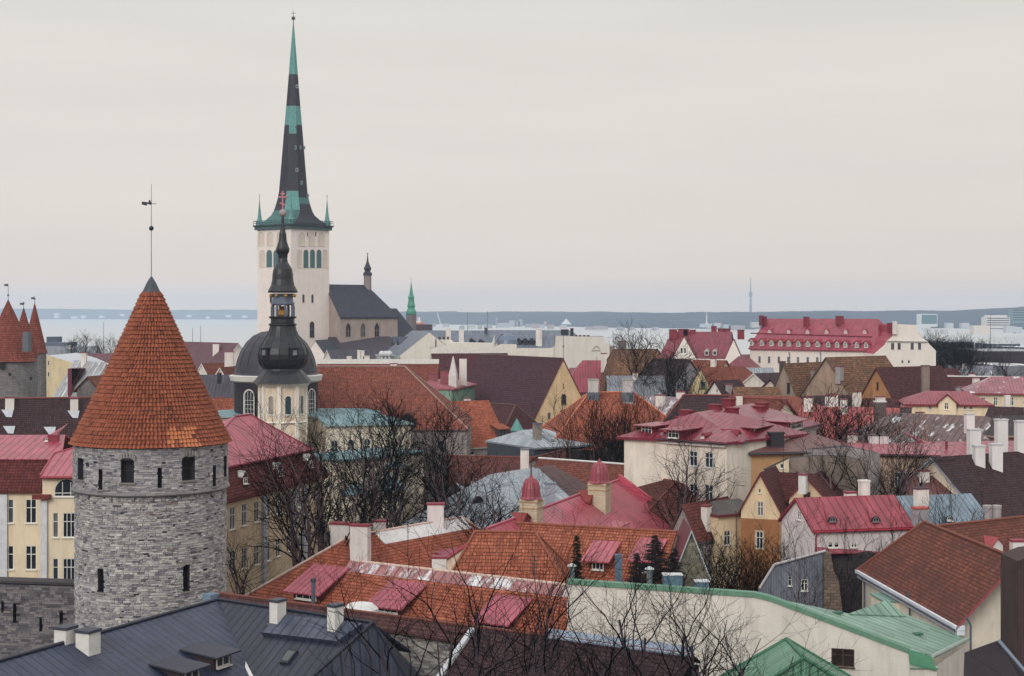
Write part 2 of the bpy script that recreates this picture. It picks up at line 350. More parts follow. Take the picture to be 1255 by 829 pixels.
class Bld:
    def __init__(s,name,label,cat,loc,group=None,wall=None,roof=None,cap=None,trim=None):
        s.root=empty(name,(loc[0],loc[1],0),label,cat,group); s.w=MB(); s.r=MB(); s.panels=[]; s.wm=[]; s.rm=[]; s.name=name
        s.wall=wall; s.roof=roof; s.cap=cap; s.trim=trim
    def wi(s,m):
        if m not in s.wm: s.wm.append(m)
        return s.wm.index(m)
    def ri(s,m):
        if m not in s.rm: s.rm.append(m)
        return s.rm.index(m)
    def panel(s,p0,p1,outline,m=None):
        p=Panel(p0,p1,outline); s.panels.append((p,s.wi(m or s.wall))); return p
    def win(s,p,px,py,wp,hp,nx=2,ny=2,arch=False,**k):
        u0,z,Y=p.px(px-wp/2,py); u1,_,Y1=p.px(px+wp/2,py); w=abs(u1-u0); h=hp*Y/F; u=(u0+u1)/2
        return s.win3(p,u,z-h/2,w,h,nx,ny,arch,**k)
    def win3(s,p,u,z,w,h,nx=2,ny=2,arch=False,pointed=False,**k):
        w=round(w,1) if w>.25 else .2; h=round(h,1) if h>.25 else .2
        hs=h-w/2 if arch else (h-w*.8 if pointed else h)
        pts=[(u-w/2,z),(u-w/2,z+hs)]
        if arch: pts+=[(u-w/2*math.cos(math.pi*i/10),z+hs+w/2*math.sin(math.pi*i/10)) for i in range(1,10)]+[(u+w/2,z+hs)]
        elif pointed: pts+=[(u-w*.3,hs+z+w*.5),(u,z+h),(u+w*.3,z+hs+w*.5),(u+w/2,z+hs)]
        else: pts+=[(u+w/2,z+hs)]
        pts+=[(u+w/2,z)]
        if not all(inside(q,p.out) for q in pts) or any(abs(u-(hh[0][0]+hh[-1][0])/2)<(w+hh[-1][0]-hh[0][0])/2+.02 and z<hh[2][1]+.3 and z+h>hh[0][1]-.05 for hh in p.holes):
            WARN.append((s.name,'window',round(u,1),round(z,1),round(w,1),round(h,1))); return None
        p.holes.append(pts)
        return add_window(s.root,p.at(u,z),p.ang,w,h,nx,ny,arch,pointed=pointed,**k)
    def row(s,p,a,b,n,wp,hp,nx=2,ny=2,arch=False,**k):
        for i in range(n):
            t=i/(n-1) if n>1 else 0; s.win(p,a[0]+(b[0]-a[0])*t,a[1]+(b[1]-a[1])*t,wp,hp,nx,ny,arch,**k)
    def slab(s,pts,t=.18,m=None,me=None):
        """roof face with thickness, pts CCW from above"""
        m=m or s.roof; pts=[Vector(p) for p in pts]
        n=sum(((pts[i]-pts[0]).cross(pts[i+1]-pts[0]) for i in range(1,len(pts)-1)),Vector())
        if n.z<0: pts=pts[::-1]
        s.r.prism(pts,(0,0,-t),s.ri(m),s.ri(me or m))
    def wing(s,A,B,W,zr=None,YA=None,YB=None,ze=None,eave=None,corner=None,hips=(0,0),wall=None,roof=None,cap=None,trim=None,oh=.5,og=.35,z0=-1,t=.22,cr=.13,capz=0,gut=True):
        wall=wall or s.wall; roof=roof or s.roof; cap=cap or s.cap; trim=trim or s.trim or roof
        if YA is None: YA=Yz(A[1],zr)
        a=P(A[0],A[1],YA); zr=a.z
        if YB is None: YB=Yz(B[1],zr)
        b=Vector(((B[0]-CX)*YB/F,YB,zr)); d=(b-a); Ln=d.length; d.normalize(); y=Vector((-d.y,d.x,0))
        if corner is not None:   # (end,px,py) gives width and eave height in the plane of that gable
            o={'L':a,'R':b}[corner[0]]; q=RP(corner[1],corner[2],(o,d)); W=2*abs((q-o).dot(y)); ze=q.z
        if eave is not None:
            q=RP(eave[0],eave[1],(a-y*W/2,y)); ze=q.z
        hw=W/2; h0,h1=hips
        g=lambda x,yy,z: Vector((a.x+d.x*x+y.x*yy,a.y+d.y*x+y.y*yy,z))
        x0,x1=-h0,Ln+h1
        c=[g(x0,-hw,0),g(x1,-hw,0),g(x1,hw,0),g(x0,hw,0)]
        wo=lambda l:[(0,z0),(l,z0),(l,ze),(0,ze)]; tot=x1-x0
        ga=[(0,z0),(W,z0),(W,ze),(hw,zr-.05),(0,ze)]
        w={}
        w['F']=s.panel(c[0],c[1],wo(tot),wall); w['R']=s.panel(c[1],c[2],wo(W) if h1 else ga,wall)
        w['B']=s.panel(c[2],c[3],wo(tot),wall); w['L']=s.panel(c[3],c[0],wo(W) if h0 else ga,wall)
        tn=(zr-ze)/hw; ez=ze-oh*tn
        e0=oh*tn*h0/(zr-ze) if h0 else og; e1=oh*tn*h1/(zr-ze) if h1 else og
        E=[g(x0-e0,-hw-oh,ez+t),g(x1+e1,-hw-oh,ez+t),g(x1+e1,hw+oh,ez+t),g(x0-e0,hw+oh,ez+t)]
        rA=g(-(0 if h0 else og),0,zr+t); rB=g(Ln+(0 if h1 else og),0,zr+t)
        mi=s.ri(roof); ti=s.ri(trim); dn=Vector((0,0,-t*1.1))
        tops=[[E[0],E[1],rB,rA],[E[2],E[3],rA,rB]]
        if h0: tops.append([E[3],E[0],rA])
        if h1: tops.append([E[1],E[2],rB])
        for q in tops: s.r.poly(q,mi)
        for q in tops: s.r.poly([v+dn for v in q[::-1]],ti)
        per=[E[0],E[1]]+([rB] if not h1 else [])+[E[2],E[3]]+([rA] if not h0 else [])
        for i in range(len(per)):
            p,q=per[i],per[(i+1)%len(per)]; s.r.poly([p+dn,q+dn,q,p],ti)
        if cap is not None:
            ci=s.ri(cap); up=Vector((0,0,.02))
            if capz:
                s.r.box((rA+rB)/2-Z*.3,(rB-rA).length,.5,capz+.3,ci,math.atan2(d.y,d.x))
            else: s.r.tube(rA+up,rB+up,cr,cr,6,ci,True)
            for f_,q in ((h0,(E[0],E[3])),(h1,(E[1],E[2]))):
                if f_:
                    o=rA if f_ is h0 and q[0] is E[0] else rB
                    for e in q: s.r.tube(o+up,e+up,cr,cr,6,ci,True)
        W_=type('Wing',(),{})(); W_.p=w; W_.a=a; W_.b=b; W_.d=d; W_.y=y; W_.ang=math.atan2(d.y,d.x); W_.tn=tn; W_.ze=ze; W_.zr=zr; W_.E=E; W_.W=W; W_.Ln=Ln; W_.g=g
        W_.sl={'F':plane3(E[0],E[1],rA),'B':plane3(E[2],E[3],rB)}
        if h0: W_.sl['L']=plane3(E[3],E[0],rA)
        if h1: W_.sl['R']=plane3(E[1],E[2],rB)
        W_.rp=(W_.a,W_.y)
        if a.y<192 and tot>5 and gut: s.gutter(W_,'F',plain((72,70,78)),.07)
        return W_
    def gutter(s,w,side='F',m=None,r=.08):
        i={'F':(0,1),'R':(1,2),'B':(2,3),'L':(3,0)}[side]; a,b=w.E[i[0]],w.E[i[1]]; n=s_out(a,b)
        mb=MB(); mb.tube(a+n*.08-Z*.16,b+n*.08-Z*.16,r,r,6,0,True); mb.build('gutter',m or plain((60,62,70)),s.root)
    def pipe(s,pan,px,py0,py1,m=None,r=.06,off=.14):
        u,z,Y=pan.px(px,py0); _,z1,_=pan.px(px,py1); mb=MB(); 
        mb.tube(pan.at(u,z,.5),pan.at(u,z-.5,off),r,r,6,0,True); mb.tube(pan.at(u,z-.5,off),pan.at(u,max(z1,0),off),r,r,6,0,True)
        mb.build('downpipe',m or plain((70,74,84)),s.root)
    def chim(s,w,side,px,py,pyt,a=.9,b=.7,m=None,cap=None,capm=None,pots=0,potm=None,ang=None,flare=0,label=None):
        pl=w if isinstance(w,(int,float)) else (w.sl[side] if side in w.sl else w.rp)
        q=P(px,py,pl) if isinstance(w,(int,float)) else RP(px,py,pl)
        ang=(w.ang if not isinstance(w,(int,float)) else 0) if ang is None else ang
        zt=H-(pyt-HY)*q.y/F; h=max(.6,zt-q.z); m=m or plaster((214,212,206),.35)
        mb=MB(); mb.box((q.x,q.y,q.z-1.2),a,b,h+1.2-.12,0,ang)
        if flare: mb.box((q.x,q.y,q.z-.2),a*1.25,b*1.25,flare+.2,1,ang)
        c=mb.build('chimney',[m,plain((96,100,110))],s.root,label=label)
        m2=MB(); m2.box((q.x,q.y,q.z+h-.12),a*1.12,b*1.14,.16,0,ang)
        for i in range(pots):
            f=(i+.5)/pots-.5; m2.lathe((q.x+math.cos(ang)*a*f,q.y+math.sin(ang)*a*f,q.z+h+.04),[(.12,0),(.1,.45)],8,1)
        capo=m2.build('chimney_cap',[capm or plain((120,62,70)),potm or plain((90,88,90))],s.root); capo.parent=c
        return q
    def dormer(s,w,side,px,py,wp,hp,kind='shed',roof=None,cheek=None,win=True,nx=2,ny=2,fm=None,rise=.35,oh=.15,wf=.75,gm=None):
        pl=w.sl[side]; q=RP(px,py,pl); n=pl[1].copy(); n=n if n.z>0 else -n; tn=math.hypot(n.x,n.y)/n.z
        o=Vector((n.x,n.y,0)).normalized(); u=Vector((-o.y,o.x,0)); ang=math.atan2(u.y,u.x)
        pq=RP(px+wp,py,(q,o)); wd=max(.5,(pq-q).length); h=hp*q.y/F
        roof=roof or s.roof; cheek=cheek or roof; mb=MB(); mr=MB(); base=q+o*.02
        f=lambda x,b_,z: base+u*x-o*b_+Z*z
        hw=wd/2
        if kind=='shed':
            k=min(rise,tn*.8); dep=h/(tn-k)
            mb.poly([f(-hw,0,-.3),f(hw,0,-.3),f(hw,0,h),f(-hw,0,h)]); mb.poly([f(hw,0,-.3),f(hw,dep,h+dep*k),f(hw,0,h)]); mb.poly([f(-hw,0,-.3),f(-hw,0,h),f(-hw,dep,h+dep*k)])
            A=[f(-hw-oh,-oh*1.5,h-oh*1.5*k+.08),f(hw+oh,-oh*1.5,h-oh*1.5*k+.08),f(hw+oh,dep,h+dep*k+.08),f(-hw-oh,dep,h+dep*k+.08)]
            mr.prism(A,(0,0,-.1))
        elif kind=='gable':
            r=hw*(.9 if rise==.35 else rise); dep=h/tn; dr=(h+r)/tn
            mb.poly([f(-hw,0,-.3),f(hw,0,-.3),f(hw,0,h),f(0,0,h+r),f(-hw,0,h)]); mb.poly([f(hw,0,-.3),f(hw,dep,h),f(hw,0,h)]); mb.poly([f(-hw,0,-.3),f(-hw,0,h),f(-hw,dep,h)])
            k=r/hw
            for sg in (1,-1):
                A=[f(sg*(hw+oh),-oh,h-oh*k+.08),f(0,-oh,h+r+.08),f(0,dr,h+r+.08),f(sg*(hw+oh),dep-oh*k/tn,h-oh*k+.08)]
                if sg==-1: A=A[::-1]
                mr.prism(A[::-1] if (A[1]-A[0]).cross(A[2]-A[0]).z<0 else A,(0,0,-.1))
        elif kind=='eye':
            apex=f(0,h*2.6/tn if True else 0,h*2.6-0.0)
            arc=[f(hw*math.cos(math.pi*i/10),0,h*math.sin(math.pi*i/10)) for i in range(11)]
            for i in range(10): mr.poly([arc[i],arc[i+1],apex],0)
            mb.poly([p-Z*.0 for p in arc])
        d=mb.build('dormer',cheek,s.root); r_=mr.build('dormer_roof',roof,s.root)
        if r_: r_.parent=d
        if win:
            ww=round(wd*wf,1); hh=round(h*.78,1)
            if kind=='eye': ww=round(wd*.55,1); hh=round(h*.7,1)
            m1,m2=window_meshes(max(.2,ww),max(.2,hh),nx,ny,kind=='eye',fm or plain((225,224,218)),gm or glass(),None)
            g=bpy.data.objects.new('window',merge_mesh(m1,m2)); COL.objects.link(g); g.parent=d; g.location=base+o*.12+Z*(h*.1)-Vector(s.root['_o']); g.rotation_euler=(0,0,ang)
        return d
    def aerial(s,px,py,Y,h=2.6):
        p=P(px,py,Y); mb=MB(); mb.tube(p-Z*.5,p+Z*h,.035,.03,4); a=(px*.7)%3
        for k in range(4): 
            v=Vector((math.cos(a),math.sin(a),0))*(.55-.07*k); q=p+Z*(h-.12-.28*k); mb.tube(q-v,q+v,.02,.02,3)
        mb.build('aerial',plain((60,58,64)),s.root)
    def block(s,pix,Y,depth,m=None,z0=-1,ang=0,top=None,plane=None):
        """extruded wall shape: pix = outline pixels left to right along the top; facing the town side"""
        if plane is None:
            o=Vector(((pix[0][0]-CX)*Y/F,Y,0)); u=Vector((math.cos(ang),math.sin(ang),0)); plane=(o,Vector((u.y,-u.x,0)))
        u=Vector((-plane[1].y,plane[1].x,0))
        if u.x<0: u=-u
        p3=[RP(x,y,plane) for x,y in pix]; o=Vector((p3[0].x,p3[0].y,0)); L_=(p3[-1]-p3[0]).dot(u)
        out=[((q-o).dot(u),q.z) for q in p3]; full=[(out[0][0],z0),(out[-1][0],z0)]+out[::-1]
        full=[(max(0,min(L_,a)),b) for a,b in full]
        pn=s.panel(o,o+u*L_,full,m); n=Vector((u.y,-u.x,0)); mi=s.wi(m or s.wall); ti=s.wi(top or m or s.wall)
        for i in range(len(p3)-1):
            a,b=p3[i],p3[i+1]; s.w.poly([a,b,b-n*depth,a-n*depth],ti)
        for a,fl in ((p3[0],1),(p3[-1],0)):
            lo=Vector((a.x,a.y,z0)); q=[lo,a,a-n*depth,lo-n*depth]; s.w.poly(q if fl else q[::-1],mi)
        s.w.poly([Vector((q.x,q.y,q.z))-n*depth for q in p3]+[Vector((p3[-1].x,p3[-1].y,z0))-n*depth,Vector((p3[0].x,p3[0].y,z0))-n*depth],mi)
        return pn
    def done(s):
        for p,m in s.panels: p.emit(s.w,m)
        s.w.build('wall',s.wm,s.root)
        s.r.build('roof',s.rm,s.root)
        return s.root
def s_out(a,b):
    d=(b-a).normalized(); return Vector((d.y,-d.x,0)).normalized()
def merge_mesh(m1,m2):
    key=('mrg',m1.name,m2.name)
    if key in WC: return WC[key]
    me=bpy.data.meshes.new('window'); V=[tuple(v.co) for v in m1.vertices]; k=len(V); V+=[tuple(v.co) for v in m2.vertices]
    Fs=[list(p.vertices) for p in m1.polygons]+[[k+i for i in p.vertices] for p in m2.polygons]
    me.from_pydata(V,[],Fs); me.materials.append(m1.materials[0]); me.materials.append(m2.materials[0])
    me.polygons.foreach_set('material_index',[0]*len(m1.polygons)+[1]*len(m2.polygons)); me.update(); WC[key]=me; return me
# ---------------------------------------------------------------- setting: ground, water, far shore
def setting():
    g=ground_m('ground',(48,46,46),(64,60,60),(150,152,158),.06,.22)
    mb=MB(); xs=[-60000,-6000,-2500]+[-1500+100*i for i in range(31)]+[2500,6000,60000]; ys=[-300,0]+[60*i for i in range(1,18)]+[1150,1400,1700,2000,2400]
    def hz(x,y):
        coast=1250+ (x+300)*.55 if x>-300 else 1250+(x+300)*.1
        coast=max(700,min(2300,coast)); t=(y-coast+450)/450; t=max(0,min(1,t)); return -14.5*t*t*(3-2*t)
    for i in range(len(xs)-1):
        for j in range(len(ys)-1):
            q=[(xs[i],ys[j]),(xs[i+1],ys[j]),(xs[i+1],ys[j+1]),(xs[i],ys[j+1])]; mb.poly([(x,y,hz(x,y)) for x,y in q],sm=True)
    tag(mb.build('ground',g),kind='structure')
    w=NT('sea_water',.28,.5); w.col(lin((184,184,182))); f=w.noise(w.uv((.004,.02,1),True),1,6,.6); w.bump(f,1.5,.25)
    mb=MB(); mb.poly([(-60000,600,-12),(60000,600,-12),(60000,90000,-12),(-60000,90000,-12)]); tag(mb.build('sea',w.m),kind='structure')
    # far shores: long low forested hills as height fields
    def hills(name,pts,depth,mat,seed,rough,n=520):
        rnd=random.Random(seed); ph=[(rnd.uniform(0,6.28),rnd.uniform(.6,1.4)) for _ in range(9)]
        mb=MB(); rows=[]
        for i in range(n+1):
            t=i/n*(len(pts)-1); k=min(int(t),len(pts)-2); f=t-k; a,b=pts[k],pts[k+1]
            px=a[0]+(b[0]-a[0])*f; wl=a[1]+(b[1]-a[1])*f; tp=a[2]+(b[2]-a[2])*f
            Y=42*F/(wl-HY); x=(px-CX)*Y/F; Y2=Y+depth; zt=H-(tp-HY)*Y2/F
            wob=sum(math.sin(px*.02*(2**j)*q+p)/(1.6**j) for j,(p,q) in enumerate(ph))*rough+rnd.uniform(-.5,.5)*rough*.7
            rows.append([(x,Y,-12.5),(x*(1+8/Y),Y+8,-9),(x*1.0+x/Y*60,Y+60,-7+rnd.uniform(0,2)),(x*(1+depth*.35/Y),Y+depth*.35,-6+(zt+12)*.45+math.sin(i*.11)*rough*.5),(x*(1+depth*.7/Y),Y+depth*.7,-6+(zt+12)*.8+math.sin(i*.07+2)*rough*.5),(x*(1+depth/Y),Y2,zt+wob*.6),(x*(1+(depth+900)/Y),Y2+900,-12.5)])
        for i in range(n):
            for j in range(6): mb.poly([rows[i][j],rows[i+1][j],rows[i+1][j+1],rows[i][j+1]])
        tag(mb.build(name,mat),kind='structure'); return rows
    hm=ground_m('hill_wood',(52,60,74),(70,78,92),(170,174,184),.004,.30)  # hill colours carry part of the blue of distance haze
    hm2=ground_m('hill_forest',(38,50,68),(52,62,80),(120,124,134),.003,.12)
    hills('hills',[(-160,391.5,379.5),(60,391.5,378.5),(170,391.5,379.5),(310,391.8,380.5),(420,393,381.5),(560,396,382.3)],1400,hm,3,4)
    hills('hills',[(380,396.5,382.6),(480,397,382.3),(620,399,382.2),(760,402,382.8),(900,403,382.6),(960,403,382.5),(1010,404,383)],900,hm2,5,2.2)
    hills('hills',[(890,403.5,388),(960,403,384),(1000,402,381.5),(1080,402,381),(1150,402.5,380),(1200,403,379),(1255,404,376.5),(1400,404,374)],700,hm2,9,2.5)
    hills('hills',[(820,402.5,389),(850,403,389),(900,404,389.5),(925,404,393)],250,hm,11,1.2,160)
setting()

# haze: pale air round the whole scene
def haze():
    mb=MB(); x0,x1,y0,y1,z0,z1=-9000,9000,-400,9800,-14.5,136
    c=[Vector((x,y,z)) for z in (z0,z1) for x,y in ((x0,y0),(x1,y0),(x1,y1),(x0,y1))]
    for f in ((3,2,1,0),(4,5,6,7),(0,1,5,4),(1,2,6,5),(2,3,7,6),(3,0,4,7)): mb.poly([c[i] for i in f])
    m=bpy.data.materials.new('haze'); m.use_nodes=True; t=m.node_tree; t.nodes.clear()
    o=t.nodes.new('ShaderNodeOutputMaterial'); v=t.nodes.new('ShaderNodeVolumePrincipled'); v.inputs['Color'].default_value=(.66,.81,1,1)
    v.inputs['Density'].default_value=HAZE; v.inputs['Anisotropy'].default_value=.2; t.links.new(v.outputs[0],o.inputs['Volume'])
    tag(mb.build('haze',m),'thin pale winter air over the town and bay',None,None,'stuff')
HAZE=1.25e-4
haze()

# ---------------------------------------------------------------- bare winter trees
def tree_data(seed,h=16,spread=.55,limbs=8,up=.35,lv=(6,5,4),tr=.22,trunkf=.3,thin=1.0,stems=1,twig=.028):
    rnd=random.Random(seed); tk=MB(); cr=MB()
    def branch(p,d,L_,r,lvl,mb):
        ns=(9,8,6,4)[lvl]; sides=(7,5,4,3)[lvl]; pts=[(p,r,d)]; r1=max(r*(.35 if lvl==0 else .3),twig*.6)
        for i in range(ns):
            j=Vector((rnd.gauss(0,1),rnd.gauss(0,1),rnd.gauss(0,.6)))*(.07,.17,.21,.24)[lvl]
            d=(d+j+Z*(.04,.07,.06,.03)[lvl]).normalized(); q=p+d*L_/ns; rr=r+(r1-r)*(i+1)/ns
            mb.tube(p,q,pts[-1][1],rr,sides); pts.append((q,rr,d)); p=q
        return pts
    def kids(pts,L_,lvl):
        if lvl>3: return
        n=limbs if lvl==1 else lv[lvl-1]
        for i in range(n):
            f=(trunkf+(1-trunkf)*(i+.6)/n if lvl==1 else .25+.75*(i+rnd.random()*.8)/n); f=min(f,.999)
            k=f*(len(pts)-1); a=int(k); t=k-a; p=pts[a][0].lerp(pts[a+1][0],t); r=pts[a][1]*(1-t)+pts[a+1][1]*t; d=pts[a+1][2]
            az=rnd.random()*6.28+(i*2.4 if lvl==1 else 0); side=Vector((math.cos(az),math.sin(az),0)); side=(side-d*side.dot(d)).normalized()
            an=spread*(1.15-.5*f if lvl==1 else 1)*rnd.uniform(.75,1.25); dd=(d*math.cos(an)+side*math.sin(an)+Z*up*.18).normalized()
            ll=L_*(.62-.22*f if lvl==1 else .52-.12*f)*rnd.uniform(.75,1.2); rr=max(min(r*.62,ll*.022*thin),twig)
            kids(branch(p,dd,ll,rr,lvl,tk if lvl==1 and ll*.02>.11 else cr),ll*1.25 if lvl==1 else ll*1.1,lvl+1)
    for s in range(stems):
        an=rnd.uniform(.1,.35) if stems>1 else .03; az=6.28*s/stems+rnd.random()
        d=Vector((math.cos(az)*math.sin(an),math.sin(az)*math.sin(an),math.cos(an))); pts=branch(Vector((math.cos(az)*0*(stems>1),math.sin(az)*0*(stems>1),-.5)),d,h*(.86 if stems==1 else rnd.uniform(.7,.86)),tr/(stems**.45),0,tk)
        kids(pts,h*.8,1)
    return tk,cr
TV={}
def tree_meshes(kind):
    if kind in TV: return TV[kind]
    a=dict(
      lime=dict(seed=11,h=16,tr=.27,spread=.78,limbs=10,lv=(7,6,6),twig=.013),
      lime2=dict(seed=27,h=16,tr=.27,spread=.88,limbs=10,lv=(7,6,6),twig=.013,trunkf=.22),
      tall=dict(seed=5,h=16,tr=.26,spread=.6,limbs=12,lv=(6,6,6),up=.6,twig=.013,trunkf=.25),
      fork=dict(seed=42,h=16,spread=.7,limbs=7,lv=(7,6,6),stems=3,tr=.42,twig=.013,trunkf=.35),
      sparse=dict(seed=61,h=16,spread=.75,limbs=9,lv=(6,5,5),twig=.008,tr=.19,thin=.7,trunkf=.3),
      sparse2=dict(seed=73,h=16,spread=.62,limbs=7,lv=(6,5,5),twig=.008,tr=.23,stems=2,thin=.7,trunkf=.3),
      dense=dict(seed=88,h=16,spread=.62,limbs=16,lv=(8,6,6),twig=.02,tr=.26,trunkf=.15),
      broom=dict(seed=93,h=16,spread=.3,limbs=16,lv=(7,6,5),up=.9,twig=.015,tr=.2,stems=3,trunkf=.12),
      birch=dict(seed=19,h=16,spread=.55,limbs=16,lv=(5,4,3),twig=.012,tr=.12,thin=.6,trunkf=.15),
      shrub=dict(seed=33,h=5,spread=.35,limbs=7,lv=(5,4,3),stems=7,tr=.06,twig=.006,trunkf=.1,up=.8))[kind]
    tk,cr=tree_data(**a); TV[kind]=(tk,cr,{}); return TV[kind]
def tree(kind,px,Y,pytop,label,group=None,bk=(102,88,92),rot=0,wide=1.0,z0=0,name='bare_tree',cat='tree'):
    tk,cr,ms=tree_meshes(kind)
    if bk not in ms: ms[bk]=(tk.mesh('trunk',[bark(bk)]),cr.mesh('crown',[bark(mul(bk,1.08))]))
    base=max(v.z for v in cr.V)*(.88 if kind.startswith('sparse') else .84)
    x=(px-CX)*Y/F; h=H-(pytop-HY)*Y/F-z0; s=h/base
    o=empty(name,(x,Y,z0),label,cat,group); o.rotation_euler=(0,0,rot); o.scale=(s*wide,s*wide,s)
    for nm,me in zip(('trunk','crown'),ms[bk]):
        c=bpy.data.objects.new(nm,me); COL.objects.link(c); c.parent=o
    return o
def conifer(px,Y,pytop,label,rad=1.6,z0=0,seed=1,col=(34,42,36)):
    rnd=random.Random(seed); x=(px-CX)*Y/F; h=H-(pytop-HY)*Y/F-z0
    o=empty('spruce_tree',(x,Y,z0),label,'spruce')
    t=MB(); t.tube(Vector((x,Y,z0-.3)),Vector((x,Y,z0+h)),.16,.02,7); t.build('trunk',bark((58,48,44)),o)
    c=MB()
    n=int(h*48)
    for i in range(n):
        f=(i/n); z=z0+h*(.12+.88*f); r=rad*(1-f)**.62*rnd.uniform(.45,1.15)+.12; az=rnd.random()*6.28; d=Vector((math.cos(az),math.sin(az),-.25+.2*f))
        p=Vector((x,Y,z)); q=p+d*r; c.tube(p,q,.02,.008,3)
        k=int(5+r*9)
        for j in range(k):
            a=p.lerp(q,(.15+.85*j/k)); s=Vector((-d.y,d.x,0))*rnd.choice((-1,1)); l=r*.33*(1.1-j/k)+.09
            e=a+(s*rnd.uniform(.6,1)+d*.7+Z*rnd.uniform(-.45,.15)).normalized()*l; w=d*.035+Z*.035
            c.poly([a-w,e,a+w],r=rnd.random()); c.poly([a+Vector((w.y,-w.x,.03)),e,a-Vector((w.y,-w.x,.03))],r=rnd.random())
    c.build('crown',rndmat('spruce_needles_%d'%col[0],((0,col),(1,[v*1.5 for v in col]))),o)

# ---------------------------------------------------------------- loose-laid stone facing
STONE=((0,(84,82,92)),(.28,(142,139,145)),(.6,(178,175,174)),(.88,(206,202,197)),(1,(140,124,118)))
def stone_panel(mb,p0,p1,zb,ztop,holes,seed=1,rh=(.15,.25),ln=(.25,.8),gap=.018,prot=.06):
    """p0->p1 on the outside right; ztop(u) function; holes = (u0,u1,z0,z1)"""
    rnd=random.Random(seed); a=Vector((p0[0],p0[1],0)); b=Vector((p1[0],p1[1],0)); u=(b-a).normalized(); n=Vector((u.y,-u.x,0)); L_=(b-a).length
    z=zb; zmx=max(ztop(0),ztop(L_),ztop(L_/2))
    while z<zmx:
        h=rnd.uniform(*rh); x=-rnd.random()*.3
        while x<L_:
            l=rnd.uniform(*ln); x0,x1=max(x,0),min(x+l,L_); x+=l
            if x1-x0<.06 or z+h>ztop((x0+x1)/2)+.02: continue
            if any(x1>q[0]+.02 and x0<q[1]-.02 and z+h>q[2]+.03 and z<q[3]-.03 for q in holes):
                for q in holes:
                    if x1>q[0]+.02 and x0<q[1]-.02 and z+h>q[2]+.03 and z<q[3]-.03:
                        if q[0]-x0>.1: x1=q[0]
                        elif x1-q[1]>.1: x0=q[1]
                        else: x1=x0
                if x1-x0<.06: continue
            d=rnd.uniform(.005,prot); r=rnd.random(); g=gap; f=lambda s,zz,o: a+u*s+Z*zz+n*o
            t0,t1=rnd.uniform(-.012,.012),rnd.uniform(-.012,.012)
            A=[f(x0+g,z+g,d),f(x1-g,z+g+t0,d),f(x1-g,z+h-g+t1,d),f(x0+g,z+h-g,d)]; Bk=[f(x0,z,0),f(x1,z,0),f(x1,z+h,0),f(x0,z+h,0)]
            mb.poly(A,r=r+1e-4)
            for i in range(4): j=(i+1)%4; mb.poly([Bk[i],Bk[j],A[j],A[i]],r=r+1e-4)
        z+=h
MORTAR=lambda: plain((52,50,58),.95)
